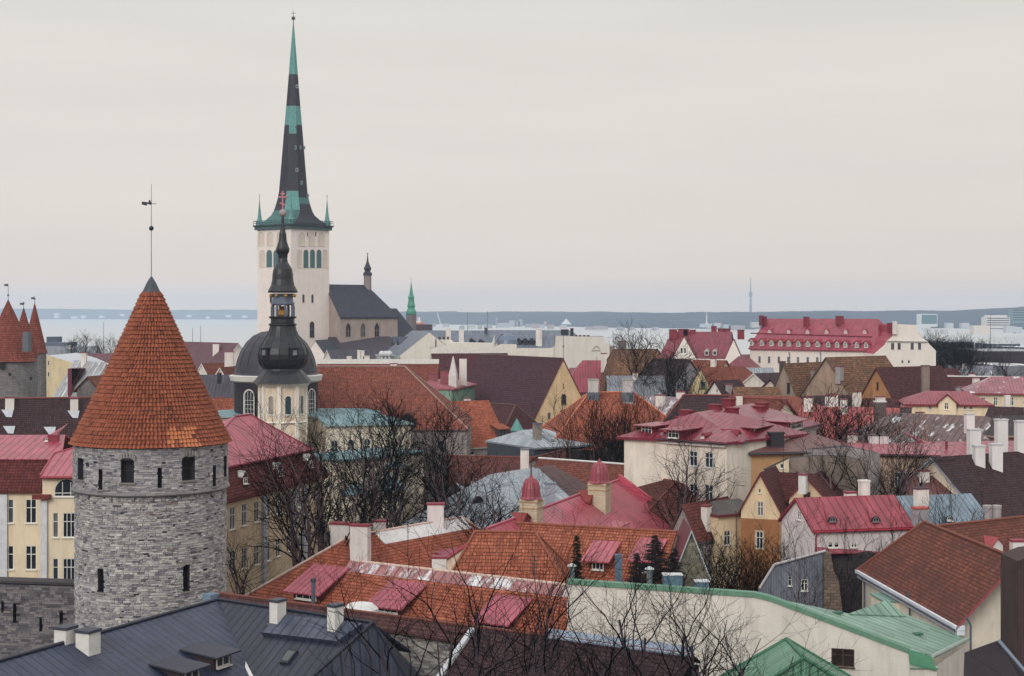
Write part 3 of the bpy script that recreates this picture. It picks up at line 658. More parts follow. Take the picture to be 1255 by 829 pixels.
# ---------------------------------------------------------------- round town wall tower
def round_tower():
    Y=118; cx=(185.5-CX)*Y/F; C=Vector((cx,Y,0)); R0=5.62
    root=empty('stone_tower',(cx,Y,0),'large round limestone tower with red tiled cone roof behind the dark metal roof','tower')
    # openings: px, py, wpx, hpx, arched
    ops=[(157,578,15,27,1),(230,575,15,27,1),(125,588,4.5,24,0),(195.5,586,5,24,0),(260.5,584,4,24,0),(101,575,7,26,0),(273.5,572,5,25,0),(123.5,712,7,28,0),(228.5,709,8,32,1)]
    H_=[]
    for px,py,w,h,ar in ops:
        d=ray(px,0); dx=d.x; # intersect vertical plane direction with circle
        a=dx*dx+1; b=-2*(dx*cx+Y); c=cx*cx+Y*Y-R0*R0; disc=b*b-4*a*c; t=(-b-math.sqrt(max(disc,0)))/(2*a)
        x,y=dx*t,t; th=math.atan2(y-Y,x-cx); zc=H-(py-HY)*y/F; wr=w*y/F
        cosf=max(.35,abs(math.cos(th+math.pi/2+math.atan(dx))))
        wa=wr/cosf/R0; H_.append((th-wa/2,th+wa/2,zc-h*y/F/2,zc+h*y/F/2,ar))
    ZT=20.3; ZR=16.55
    rnd=random.Random(4)
    def pt(th,z,o=0): 
        rr=R0+(0.16 if z>ZR else 0)+o; return Vector((cx+rr*math.cos(th),Y+rr*math.sin(th),z))
    # core with openings
    ths=sorted(set([round(-math.pi+2*math.pi*i/96,4) for i in range(97)]+[q for h in H_ for q in h[:2]])); zs=sorted(set([-1,ZR,ZT]+[q for h in H_ for q in h[2:4]]))
    core=MB()
    for i in range(len(ths)-1):
        for j in range(len(zs)-1):
            tm,zm=(ths[i]+ths[i+1])/2,(zs[j]+zs[j+1])/2
            if ths[i+1]-ths[i]<1e-5 or any(h[0]<tm<h[1] and h[2]<zm<h[3] for h in H_): continue
            e=.001; core.poly([pt(ths[i],zs[j]+e),pt(ths[i+1],zs[j]+e),pt(ths[i+1],zs[j+1]-e),pt(ths[i],zs[j+1]-e)])
    for a0,a1,z0,z1,ar in H_:
        q=[(a0,z0),(a1,z0),(a1,z1),(a0,z1)]
        for i in range(4):
            j=(i+1)%4; core.poly([pt(*q[i]),pt(*q[j]),pt(q[j][0],q[j][1],-.7),pt(q[i][0],q[i][1],-.7)])
    core.build('tower_core',MORTAR(),root)
    st=MB()
    z=-.5
    while z<ZT-.05:
        h=rnd.uniform(.09,.19)
        if z<ZR<z+h: h=ZR-z+.001
        h=min(h,ZT-z); s=-math.pi
        if z<2: z+=h; continue
        while s<math.pi:
            l=rnd.uniform(.16,.58)/R0; a0,a1=s,min(s+l,math.pi); s+=l
            if math.sin((a0+a1)/2)>.25: continue
            for q in H_:
                if a1>q[0] and a0<q[1] and z+h>q[2]+.02 and z<q[3]-.02:
                    if q[0]-a0>.015: a1=q[0]
                    elif a1-q[1]>.015: a0=q[1]
                    else: a1=a0
            if a1-a0<.012: continue
            d=rnd.uniform(.0,.11); r=min(1,max(.001,rnd.gauss(.5,.19))); g=.028; ga=g/R0
            if z>ZR: d*=.6; r=min(1,r*.8+.02)
            t0,t1=rnd.uniform(-.015,.015),rnd.uniform(-.015,.015); zz=z+.001
            A=[pt(a0+ga,zz+g,d),pt(a1-ga,zz+g+t0,d),pt(a1-ga,zz+h-g+t1,d),pt(a0+ga,zz+h-g,d)]; B_=[pt(a0,zz),pt(a1,zz),pt(a1,zz+h-.002),pt(a0,zz+h-.002)]
            st.poly(A,r=r)
            for i in range(4): j=(i+1)%4; st.poly([B_[i],B_[j],A[j],A[i]],r=r)
        z+=h
    st.build('stone_facing',rndmat('limestone',STONE,.9,7,.03),root)
    # string course with corbels
    b=MB(); b.lathe((cx,Y,0),[(R0+.05,ZR-.14),(R0+.27,ZR-.06),(R0+.33,ZR+.04),(R0+.3,ZR+.14),(R0+.14,ZR+.22)],72,0,sm=False,capt=False)
    for i in range(9):
        th=R(-160+i*17+rnd.uniform(-3,3)); p=pt(th,ZR-.36,.1); b.box((p.x,p.y,p.z),.16,.28,.26,0,th+math.pi/2)
    b.build('string_course',masonry((150,146,144),(120,118,120),(96,94,98),.7,.3),root)
    for a0,a1,z0,z1,ar in H_:
        th=(a0+a1)/2; w=(a1-a0)*R0
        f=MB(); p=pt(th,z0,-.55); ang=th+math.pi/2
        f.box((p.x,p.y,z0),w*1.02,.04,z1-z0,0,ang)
        if w>.6:
            for k in (-.5,.5): q=p+Vector((math.cos(ang),math.sin(ang),0))*w*k*.86; f.box((q.x,q.y,z0),.08,.12,z1-z0,1,ang)
            f.box((p.x,p.y,(z0+z1)/2),w,.1,.07,1,ang)
        if w>.25 : 
            o=pt(th,z0,0); f.box((o.x,o.y,z0-.12),w+.3,.28,.115,2,ang)
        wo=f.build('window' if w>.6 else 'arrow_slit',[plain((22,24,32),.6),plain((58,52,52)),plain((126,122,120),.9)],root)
        if ar and w>.3:
            m=MB(); n=7
            for k in range(n):
                t=R(160-140*k/(n-1)); o=pt(th,z1+.02,.05); uu=Vector((math.cos(ang),math.sin(ang),0)); c=o+uu*(w*.62*math.cos(t))+Z*(w*.30*math.sin(t)-.1)
                m.box((c.x,c.y,c.z),.15,.2,.34,0,ang)
            m.build('lintel_stones',plain((140,136,134),.9),wo)
    # tiled cone
    re,ze,rt,zt=5.82,20.05,.62,31.55; apex=32.75; rows=37
    def prof(f): 
        r=re+(rt-re)*f; zz=ze+(zt-ze)*f-.32*math.sin(math.pi*min(1,f*1.0))*.5*(1 if f<.5 else 1); 
        return r+.08*(1-f)**6, zz
    t=MB(); cols=[120]*8+[100]*8+[78]*8+[56]*6+[36]*4+[22]*3
    for j in range(rows):
        f0=j/rows; f1=(j+1.12)/rows; r0,z0=prof(f0); r1,z1=prof(f1); n=cols[j]; off=.15 if j%2 else 0
        for i in range(n):
            a=2*math.pi*(i+off)/n; b_=2*math.pi*(i+1+off)/n; mid=(a+b_)/2
            if math.sin(mid)>.35 : continue
            jit=rnd.uniform(-.025,.025); lift=.13+rnd.uniform(-.012,.02); w=.13*(.6+.4*(1-f0))
            f=lambda th,r,z: Vector((cx+r*math.cos(th),Y+r*math.sin(th),z))
            rr=min(1,max(.001,rnd.gauss(.45,.11)))
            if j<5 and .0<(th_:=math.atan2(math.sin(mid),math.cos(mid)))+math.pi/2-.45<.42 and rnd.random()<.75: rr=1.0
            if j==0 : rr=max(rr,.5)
            l0=f(a,r0+lift*.6,z0+jit*.4); l1=f(a+(b_-a)*.3,r0+lift+w,z0+jit+.02); l2=f(a+(b_-a)*.62,r0+lift+w,z0+jit+.02); l3=f(b_,r0+lift*.6,z0+jit*.4)
            u0=f(a,r1,z1); u1=f(a+(b_-a)*.3,r1+w,z1+.02); u2=f(a+(b_-a)*.62,r1+w,z1+.02); u3=f(b_,r1,z1)
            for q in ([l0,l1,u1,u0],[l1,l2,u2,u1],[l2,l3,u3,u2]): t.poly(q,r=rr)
            t.poly([f(a,r0-.03,z0-.05),f(b_,r0-.03,z0-.05),l3,l2,l1,l0],r=.01)  # tile ends coloured darkest to paint in the shadow under each row
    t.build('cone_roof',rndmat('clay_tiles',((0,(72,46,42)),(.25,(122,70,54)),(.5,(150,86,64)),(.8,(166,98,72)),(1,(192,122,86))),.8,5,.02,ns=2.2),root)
    u=MB(); u.lathe((cx,Y,0),[(5.3,ze-.1),(re-.15,ze-.12),(re-.12,ze),(prof(.25)[0]-.08,prof(.25)[1]-.05),(prof(.5)[0]-.08,prof(.5)[1]-.05),(prof(.75)[0]-.08,prof(.75)[1]-.05),(rt-.05,zt-.1)],64,0,sm=True); u.build('roof_lining',plain((52,38,38)),root)
    k=MB(); k.lathe((cx,Y,0),[(rt+.1,zt-.05),(rt+.06,zt+.02),(.34,zt+.75),(.06,apex)],24,0,capt=True); k.build('lead_cap',plain((62,66,80),.5,0,.4),root)
    v=MB(); top=H+(HY-226)*Y/F; v.tube(Vector((cx,Y,apex-.1)),Vector((cx,Y,top)),.035,.02,6); v.sphere((cx,Y,H+(HY-280)*Y/F),.19,1)
    zf=H+(HY-250)*Y/F; v.box((cx-.05,Y,zf-.02),.9,.02,.04,1); 
    for q in ([(-.75,-.05),(-.35,-.16),(-.3,.12),(-.72,.17)],[(-.3,-.02),(.0,-.1),(.05,.14),(-.3,.1)],[(-.22,.1),(-.05,.12),(-.08,.3),(-.2,.26)]):
        v.prism([(cx+a,Y-.02,zf+b) for a,b in q],(0,.04,0),1)
    v.build('weather_vane',[plain((120,122,128),.5),plain((46,50,62),.5)],root)
round_tower()

# ---------------------------------------------------------------- St Olaf style gothic church with the tall copper spire
def spire_church():
    Y0=478; s=Y0/F; zz=lambda py:H+(HY-py)*s
    cream=plaster((226,218,210),.15,(168,152,142)); dark=seam((38,35,48),.6,0,0,.55,.12,cross=0); green=plain((92,142,140),.6,0,.3,.22); greend=plain((70,108,108),.6,0,.3,.3)
    slate=seam((46,50,68),.7,0,0,.6,.15); lime=plaster((160,148,140),.5,(120,104,98)); limed=plaster((150,134,124),.4)
    b=Bld('gothic_church','tall pale gothic church with a very high black and green copper spire','church',(P(362,400,Y0).x,Y0),wall=cream,roof=dark)
    C=P(356.5,400,Y0); C.z=0; e1=Vector((-12.2,10.5,0)); e2=Vector((10.5,12.2,0)); zt=zz(279); q=[C+e1,C,C+e2,C+e1+e2]
    pn=[]
    for i in range(4):
        a,c=q[i],q[(i+1)%4]; l=(c-a).length; pn.append(b.panel(a,c,[(0,-1),(l,-1),(l,zt),(0,zt)]))
    gr=glass((60,84,88)); fr=plain((150,146,140))
    bl=plaster((206,196,182),.2)
    for px in (321.5,330,338.5,347): b.win(pn[0],px,317,7,21,2,2,True,fm=greend if px in (330,338.5) else bl,gm=plain((84,112,116),.6) if px in (330,338.5) else bl)
    for px in (367,375,383,391,398.5): b.win(pn[1],px,317,6.2,22,2,2,True,fm=greend if 370<px<395 else bl,gm=plain((84,112,116),.6) if 370<px<395 else bl)
    for px in (320,331,343): b.win(pn[0],px,293,8,17,1,1,True,fm=bl,gm=bl)
    for px in (370,382,394): b.win(pn[1],px,293,8,17,1,1,True,fm=bl,gm=bl)
    for px in (372,383): b.win(pn[1],px,366,3,10,1,1,True,fm=lime)
    b.win(pn[1],382.5,404,6,20,1,2,True,fm=limed)
    b.win(pn[0],332,366,3,10,1,1,True,fm=lime)
    for px in (372,377,382,387): b.win(pn[1],px,287,1.6,5,1,1,fm=lime,gm=plain((60,56,60)))
    # cornice + spire (square base blending into octagon)
    m=b.root; ctr=(q[0]+q[2])/2 if False else (C+(e1+e2)/2); ca=math.atan2(e2.y,e2.x)
    co=MB(); co.box((ctr.x,ctr.y,zt-.3),17.4,17.4,1.0,0,ca); co.box((ctr.x,ctr.y,zt+.7),18.1,18.1,.5,1,ca); co.build('cornice',[plain((74,92,96),.7),plain((50,62,68),.7)],m)
    # gallery railing
    rl=MB(); 
    for i in range(4):
        u=Vector((math.cos(ca+i*math.pi/2),math.sin(ca+i*math.pi/2),0)); v=Vector((-u.y,u.x,0)); o=ctr+u*8.9+Z*(zt+1.2)
        rl.tube(o-v*8.9+Z*1.3,o+v*8.9+Z*1.3,.09,.09,4); rl.tube(o-v*8.9+Z*.7,o+v*8.9+Z*.7,.06,.06,4)
        for k in range(13): rl.tube(o+v*(8.9*(k/6-1)),o+v*(8.9*(k/6-1))+Z*1.3,.06,.06,4)
    rl.build('gallery_railing',plain((60,84,88)),m)
    rt2=math.sqrt(2)
    def ring(hw,oct_,z):
        pts=[]
        for i in range(8):
            a=ca+math.pi/8+i*math.pi/4
            ro=hw/math.cos(math.pi/8); p_o=Vector((math.cos(a),math.sin(a),0))*ro
            aa=ca+math.pi/4+(i//2)*math.pi/2 if False else None
            u=Vector((math.cos(a),math.sin(a),0)); loc=Vector((u.dot(Vector((math.cos(ca),math.sin(ca),0))),u.dot(Vector((-math.sin(ca),math.cos(ca),0))),0)); k=max(abs(loc.x),abs(loc.y)); sq=u*(hw/k)
            # square: push point towards its corner
            cx_=math.copysign(hw,loc.x); cy_=math.copysign(hw,loc.y); X=Vector((math.cos(ca),math.sin(ca),0)); Y_=Vector((-math.sin(ca),math.cos(ca),0)); cor=X*cx_+Y_*cy_
            p_s=sq.lerp(cor,.92)
            pts.append(ctr+p_s.lerp(p_o,oct_)+Z*z)
        return pts
    prof=[(277,8.6,0),(272,8.0,.2),(268,7.3,.5),(262,6.45,.85),(256,5.95,1),(248,5.3,1),(240,4.75,1),(232,4.4,1),(215,4.05,1),(200,3.75,1),(180,3.35,1),(160,2.95,1),(149,2.72,1),(125,2.2,1),(110,1.9,1),(85,1.42,1),(60,.95,1),(40,.55,1),(20,.16,1)]
    sp=MB(); rg=[ring(h_,o,zz(py)) for py,h_,o in prof]
    for i in range(len(prof)-1):
        pm=prof[i][0]
        for k in range(8):
            j=(k+1)%8; mi=0
            fc=(rg[i][k]+rg[i][j])/2-ctr; fc.z=0; front=fc.normalized().y
            if 125<pm<=149 or pm<=85: mi=1
            if pm==160 and front<-.93: mi=1
            if 240<=pm<=268 and front<-.8 : mi=1 if pm<=256 else 2
            if pm==248 and front<-.3 and fc.x>0 and mi==0: mi=2
            if pm>=262 and k%3==0: mi=2
            sp.poly([rg[i][k],rg[i][j],rg[i+1][j],rg[i+1][k]],mi)
    sp.build('spire',[dark,green,greend],m)
    for px,py,w in ((359,101,3.2),(358,178,2),(364,178,1.6),(369,178,1.6),(360,206,3.2),(358,152,1.2),(374,238,2.5),(348,240,2.4),(366,222,2)):
        # small hatch lying against the facing spire side
        zc=zz(py); k=max(i for i in range(len(prof)) if prof[i][0]>=py); r=prof[k][1]
        x=(px-CX)*s; dm=MB(); dm.box((x,ctr.y-r*.985-.12,zc-.5),w*s,.5,1.1,0,0); dm.box((x,ctr.y-r*.985-.2,zc-.3),w*s*.55,.5,.7,1,0); dm.build('hatch',[plain((150,170,170)),plain((40,44,54))],m)
    fn=MB(); fn.tube(ctr+Z*zz(22),ctr+Z*zz(3),.14,.05,6); fn.sphere(ctr+Z*zz(14),.62,0); fn.box((ctr.x,ctr.y,zz(8)),1.3,.1,.14); fn.build('spire_finial',plain((92,70,66),.5),m)
    for dv,h in ((e1+Vector((0,0,0)),0),(Vector((0,0,0)),1),(e2,2),(e1+e2,3)):
        p=C+dv; p=p.lerp(ctr,.06); f=MB(); f.lathe((p.x,p.y,0),[(1.15,zt+1.2),(1.1,zt+2.3),(.75,zt+3.1),(.5,zt+4.6),(.28,zt+7),(.04,zt+9.9)],8,0); f.tube(p+Z*(zt+9.8),p+Z*(zt+11.4),.07,.04,4); f.sphere(p+Z*(zt+10.6),.2,0,6); f.build('corner_pinnacle',[green],m)
    p=C.lerp(ctr,.16); f=MB(); f.lathe((p.x,p.y,0),[(1.5,zt+1.4),(1.35,zt+2.4),(.9,zt+3.4),(.55,zt+5),(.2,zt+7.5),(.03,zt+10)],8,0); f.build('corner_pinnacle',[green],m)
    # nave, choir, aisle
    n=b.wing((399,350),(449,350.3),17,YA=492,YB=502,eave=(404,388),hips=(0,6.5),wall=lime,roof=slate,t=.35,oh=.5)
    for px in (409,427,445,462): b.win(n.p['F'],px,404.5,6,17.5,2,2,pointed=True,fm=limed,gm=glass((44,42,50)))
    n2=b.wing((470,379),(486,379.5),14,YA=507,YB=511,ze=21,hips=(0,4.5),wall=lime,roof=slate)
    n3=b.wing((404,414),(478,415),20,YA=486,YB=497,ze=13.5,hips=(0,5),wall=limed,roof=seam((72,62,72),.7,0,0,.6,.1))
    n4=b.wing((386,418),(408,418),13,YA=462,YB=480,ze=12.5,hips=(0,0),wall=cream,roof=slate,trim=plain((214,208,200)))
    # ridge turret
    t=MB(); p=P(450.5,350,502); t.lathe((p.x,p.y,0),[(1.25,36.5),(1.25,42),(1.5,42.1),(1.45,42.8),(.9,43.4),(1.25,44.4),(.8,45.3),(.35,46.6),(.07,49)],8,0,mf=lambda a,i:0 if a<1 else 1); t.sphere((p.x,p.y,49.2),.25,1,6)
    t.build('ridge_turret',[plaster((140,132,130)),plain((58,56,68),.6)],m)
    b.done()
spire_church()

# ---------------------------------------------------------------- orthodox church: big dome, belfry with onion roof
def domed_church():
    Y=235; s=Y/F; zz=lambda py:H+(HY-py)*s; D=P(338.5,457,Y); dk=seam((44,44,52),.5,0,0,.5,.18); teal=seam((118,160,170),.6,0,0,.5,.35); cr=plaster((212,202,182),.4,(160,134,104)); wt=plain((214,212,206))
    b=Bld('domed_church','cream church with a large dark dome and teal roofs behind an ornate black belfry','church',(D.x,Y),wall=cr,roof=teal)
    m=b.root; c=(D.x,Y,0); dr=MB(); dr.lathe(c,[(6.35,9.5),(6.35,zz(466))],40,0,sm=True,us=1); 
    # vertical boards handled by seam material
    dr.build('drum',seam((44,41,48),.35,0,0,.6,.08),m)
    co=MB(); co.lathe(c,[(6.4,zz(468)),(6.9,zz(466)),(7.1,zz(460)),(6.6,zz(459))],40,0); co.build('cornice',wt,m)
    do=MB(); do.lathe(c,[(6.75,zz(460)),(6.3,zz(457)),(6.15,zz(450)),(5.85,zz(440)),(5.35,zz(430)),(4.55,zz(420)),(3.5,zz(412)),(2.1,zz(407)),(.8,zz(405)),(.3,zz(404.5))],40,0)
    for i in range(20):
        a=2*math.pi*i/20; pr=[(6.15,zz(450)),(5.85,zz(440)),(5.35,zz(430)),(4.55,zz(420)),(3.5,zz(412)),(2.1,zz(407))]
        for k in range(5): do.tube(Vector((c[0]+(pr[k][0]+.02)*math.cos(a),Y+(pr[k][0]+.02)*math.sin(a),pr[k][1])),Vector((c[0]+(pr[k+1][0]+.02)*math.cos(a),Y+(pr[k+1][0]+.02)*math.sin(a),pr[k+1][1])),.05,.05,4)
    do.build('dome',plain((54,52,62),.5,0,.4,.2),m)
    for px in (313.5,384,296,):
        x=(px-CX)*s; dx=x-D.x
        if abs(dx)>6.2: continue
        th=math.atan2(-math.sqrt(max(.01,6.38**2-dx*dx)),dx); p=Vector((D.x+6.5*math.cos(th),Y+6.5*math.sin(th),zz(509)))
        if px!=296: add_window(m,p,th+math.pi/2,1.75,4.1,3,5,True,fm=wt,gm=glass((60,70,80)),trim=wt)
    b.wing((300,503),(432,503),13,YA=236,YB=238,eave=(300,511),hips=(4,4),oh=.6,trim=plain((150,170,172)))
    w2=b.wing((392,512),(470,508),9,YA=225,YB=228,eave=(392,522),hips=(0,3),oh=.5,trim=plain((150,170,172)))
    b.row(w2.p['F'],(410,548),(450,546),3,8,17,2,2,True,fm=wt)
    w3=b.wing((405,556),(468,545),9,YA=214,YB=222,eave=(405,566),hips=(3,4),oh=.5)
    b.row(w3.p['F'],(415,600),(455,596),3,8,18,2,2,True,fm=wt)
    # apse with half-cone roofs
    for px,py,yy,r in ((470,558,219,3.2),(425,590,212,2.6),(478,585,215,2.2)):
        p=P(px,py,yy); a=MB(); a.lathe((p.x,yy,0),[(r,-.5),(r,p.z-1.6)],14,0,sm=True); a.lathe((p.x,yy,0),[(r+.4,p.z-1.6),(r*.5,p.z-.3),(.05,p.z+.6)],14,1,sm=False); a.build('apse',[cr,teal],m)
    b.done()
    # belfry as its own slender tower
    Y=222; s=Y/F; zz=lambda py:H+(HY-py)*s; X=(346.5-CX)*s; rot=-math.pi/2; root=empty('belfry_tower',(X,Y,0),'octagonal cream belfry with a black onion shaped roof, gilded balls and an orthodox cross','belfry')
    sh=MB(); r=3.35; sh.lathe((X,Y,0),[(r,-1),(r,zz(470))],8,0,rot,sm=False)
    for i in range(8):
        a=rot+i*math.pi/4; sh.box((X+r*.985*math.cos(a),Y+r*.985*math.sin(a),-1),.5,.5,zz(470)+1,1,a)
    sh.lathe((X,Y,0),[(r+.12,zz(518)),(r+.3,zz(517)),(r+.12,zz(515.5))],8,1,rot,sm=False)
    sh.lathe((X,Y,0),[(r+.1,zz(474)),(r+.7,zz(470)),(r+.75,zz(467))],8,1,rot,sm=False,capt=True)
    sh.build('shaft',[plaster((220,206,184),.4,(170,128,92)),plaster((226,220,208),.25)],root)
    for sg in (-1,1,3,-3):
        a=rot+sg*math.pi/8; ap=r*math.cos(math.pi/8); p=Vector((X+(ap+.1)*math.cos(a),Y+(ap+.1)*math.sin(a),zz(507)))
        add_window(root,p,a+math.pi/2,.95,2.7,1,1,True,fm=plain((196,200,198)),gm=plain((70,104,116),.35),trim=plain((222,216,206)))
    blk=plain((30,31,38),.42,0,.45,.25)
    rf=MB(); rf.lathe((X,Y,0),[(r+1.05,zz(469)),(r+.6,zz(465)),(r+.05,zz(459)),(2.85,zz(454)),(2.75,zz(452))],16,0,rot,sm=False)
    on=[(2.75,452),(3.3,447),(3.55,440),(3.58,434),(3.35,427),(2.85,419),(2.3,412),(1.95,405),(1.8,400)]
    rf.lathe((X,Y,0),[(q,zz(p)) for q,p in on],16,0,rot,sm=False)
    for i in range(16):
        a=rot+i*math.pi/8
        for k in range(len(on)-1):
            f=lambda j: Vector((X+on[j][0]*math.cos(a),Y+on[j][0]*math.sin(a),zz(on[j][1]))); rf.tube(f(k),f(k+1),.06,.06,4)
    rf.lathe((X,Y,0),[(1.8,zz(400)),(2.05,zz(399)),(2.05,zz(397)),(1.75,zz(396)),(1.75,zz(391)),(2.0,zz(390)),(2.05,zz(388))],8,0,rot+math.pi/8,sm=False)
    rf.build('onion_roof',blk,root)
    for sg in (-1,1):
        a=rot+sg*math.pi/5.2; p=Vector((X+3.5*math.cos(a),Y+3.5*math.sin(a),zz(436))); d=MB(); d.box((p.x,p.y,p.z),1.15,.8,1.1,0,a+math.pi/2); o=p+Vector((math.cos(a),math.sin(a),0))*.42
        d.box((o.x,o.y,p.z+.15),.6,.05,.75,1,a+math.pi/2); d.box((p.x+.2*math.cos(a),p.y+.2*math.sin(a),p.z+1.1),1.35,1.3,.12,0,a+math.pi/2); d.build('roof_hatch',[blk,glass((120,130,140))],root)
    ln=MB(); bl=0
    for i in range(8):
        a=rot+math.pi/8+i*math.pi/4; px_,py_=X+1.6*math.cos(a),Y+1.6*math.sin(a); ln.box((px_,py_,zz(388)),.3,.3,zz(376)-zz(388),0,a); 
        a2=a+math.pi/4; q=Vector((X+1.6*math.cos(a2),Y+1.6*math.sin(a2),0)); p=Vector((px_,py_,0)); c_=(p+q)/2; hw=(q-p).length/2; u=(q-p).normalized()
        prev=None
        for k in range(9):
            t=math.pi*k/8; e=c_+u*(hw*.95*math.cos(t))+Z*(zz(377)+hw*.9*math.sin(t))
            if prev is not None: ln.tube(prev,e,.11,.11,4)
            prev=e
    ln.lathe((X,Y,0),[(1.55,zz(374)),(1.75,zz(373)),(1.75,zz(371)),(1.55,zz(370.5)),(1.5,zz(364)),(1.8,zz(362)),(1.5,zz(360))],8,0,rot+math.pi/8,sm=False,capb=True)
    ln.build('lantern',plain((98,106,124),.6),root)
    gd=MB(); gd.lathe((X,Y,0),[(.5,zz(390)),(.75,zz(386)),(.72,zz(381)),(.4,zz(378)),(.06,zz(375))],12,0)
    for i in range(8):
        a=rot+i*math.pi/4+math.pi/8; gd.sphere((X+1.75*math.cos(a),Y+1.75*math.sin(a),zz(362.5)),.25,0,8,)
    gd.build('gilding',plain((206,158,84),.3,.7),root)
    up=MB(); up.lathe((X,Y,0),[(q*s*1.0,zz(p)) for q,p in ((18,359),(18.3,357),(17,354.5),(14.5,350),(13,343),(12.6,336),(11.5,330),(9,325.5),(6.5,322),(5.6,317),(6.3,312),(8.2,308),(8.3,305),(6.8,301),(5.2,296),(4.6,291),(4.4,287),(3,282),(2,274),(1.5,266))],16,0,rot,sm=False); up.build('upper_roof',blk,root)
    cx=MB(); cx.sphere((X,Y,zz(261.5)),.56,1); v=lambda a,b,w=.11: cx.tube(a,b,w,w,6,0,True)
    v(Vector((X,Y,zz(258))),Vector((X,Y,zz(234)))); v(Vector((X-.62,Y,zz(242))),Vector((X+.62,Y,zz(242)))); v(Vector((X-.32,Y,zz(238))),Vector((X+.32,Y,zz(238)))); v(Vector((X-.4,Y,zz(249))),Vector((X+.4,Y,zz(252))))
    cx.build('cross',[plain((190,128,136),.5),plain((150,140,142),.5)],root)
domed_church()
# ---------------------------------------------------------------- palettes
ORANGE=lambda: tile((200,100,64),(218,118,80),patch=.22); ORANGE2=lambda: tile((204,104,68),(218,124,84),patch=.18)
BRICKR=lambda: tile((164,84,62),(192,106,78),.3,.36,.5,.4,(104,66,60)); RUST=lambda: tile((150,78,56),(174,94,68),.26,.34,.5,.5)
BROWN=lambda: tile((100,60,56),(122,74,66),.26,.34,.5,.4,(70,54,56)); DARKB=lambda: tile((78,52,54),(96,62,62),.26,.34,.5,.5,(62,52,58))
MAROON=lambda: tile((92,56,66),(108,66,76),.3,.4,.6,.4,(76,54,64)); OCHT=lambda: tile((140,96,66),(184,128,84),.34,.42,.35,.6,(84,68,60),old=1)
PINK=lambda: seam((182,72,92),.7,0,0,.4,.3); PINKS=lambda: seam((180,62,84),.85,.2,0,.35,.4); CRIM=lambda: seam((156,42,62),.5,0,0,.4,.15); CRIMS=lambda: seam((158,56,74),.8,.3,0,.35,.35)
SALM=lambda: seam((178,78,74),.6,0,0,.5,.2); BLUEM=lambda: seam((120,140,156),.5,0,0,.4,.35); GREYM=lambda: seam((150,158,168),.55,.15,.2,.4,.4); DKMET=lambda: seam((44,55,82),.62,0,0,.45,.3,cross=1)
WHT=lambda: plaster((218,213,206),.3); CRM=lambda: plaster((222,210,186),.3); CRM2=lambda: plaster((214,202,184),.5,(146,128,112)); YEL=lambda: plaster((222,192,142),.3,(160,126,92)); OCH=lambda: plaster((150,106,72),.5,(128,84,54)); GRYP=lambda: plaster((150,144,142),.7,(96,90,92))
SNOWC=lambda: plain((206,206,206),.8); REDT=lambda: plain((132,52,66),.5); DGR=lambda: plain((62,66,78),.5); WTR=lambda: plain((214,212,208))
BRK=lambda: masonry((132,72,62),(112,60,54),(120,104,100),.28,.09,.012); STN=lambda: masonry((128,122,120),(96,92,94),(84,80,84),.5,.2)
def roofsnow(b,pts,m=None): b.slab(pts,.06,m or SNOWC())

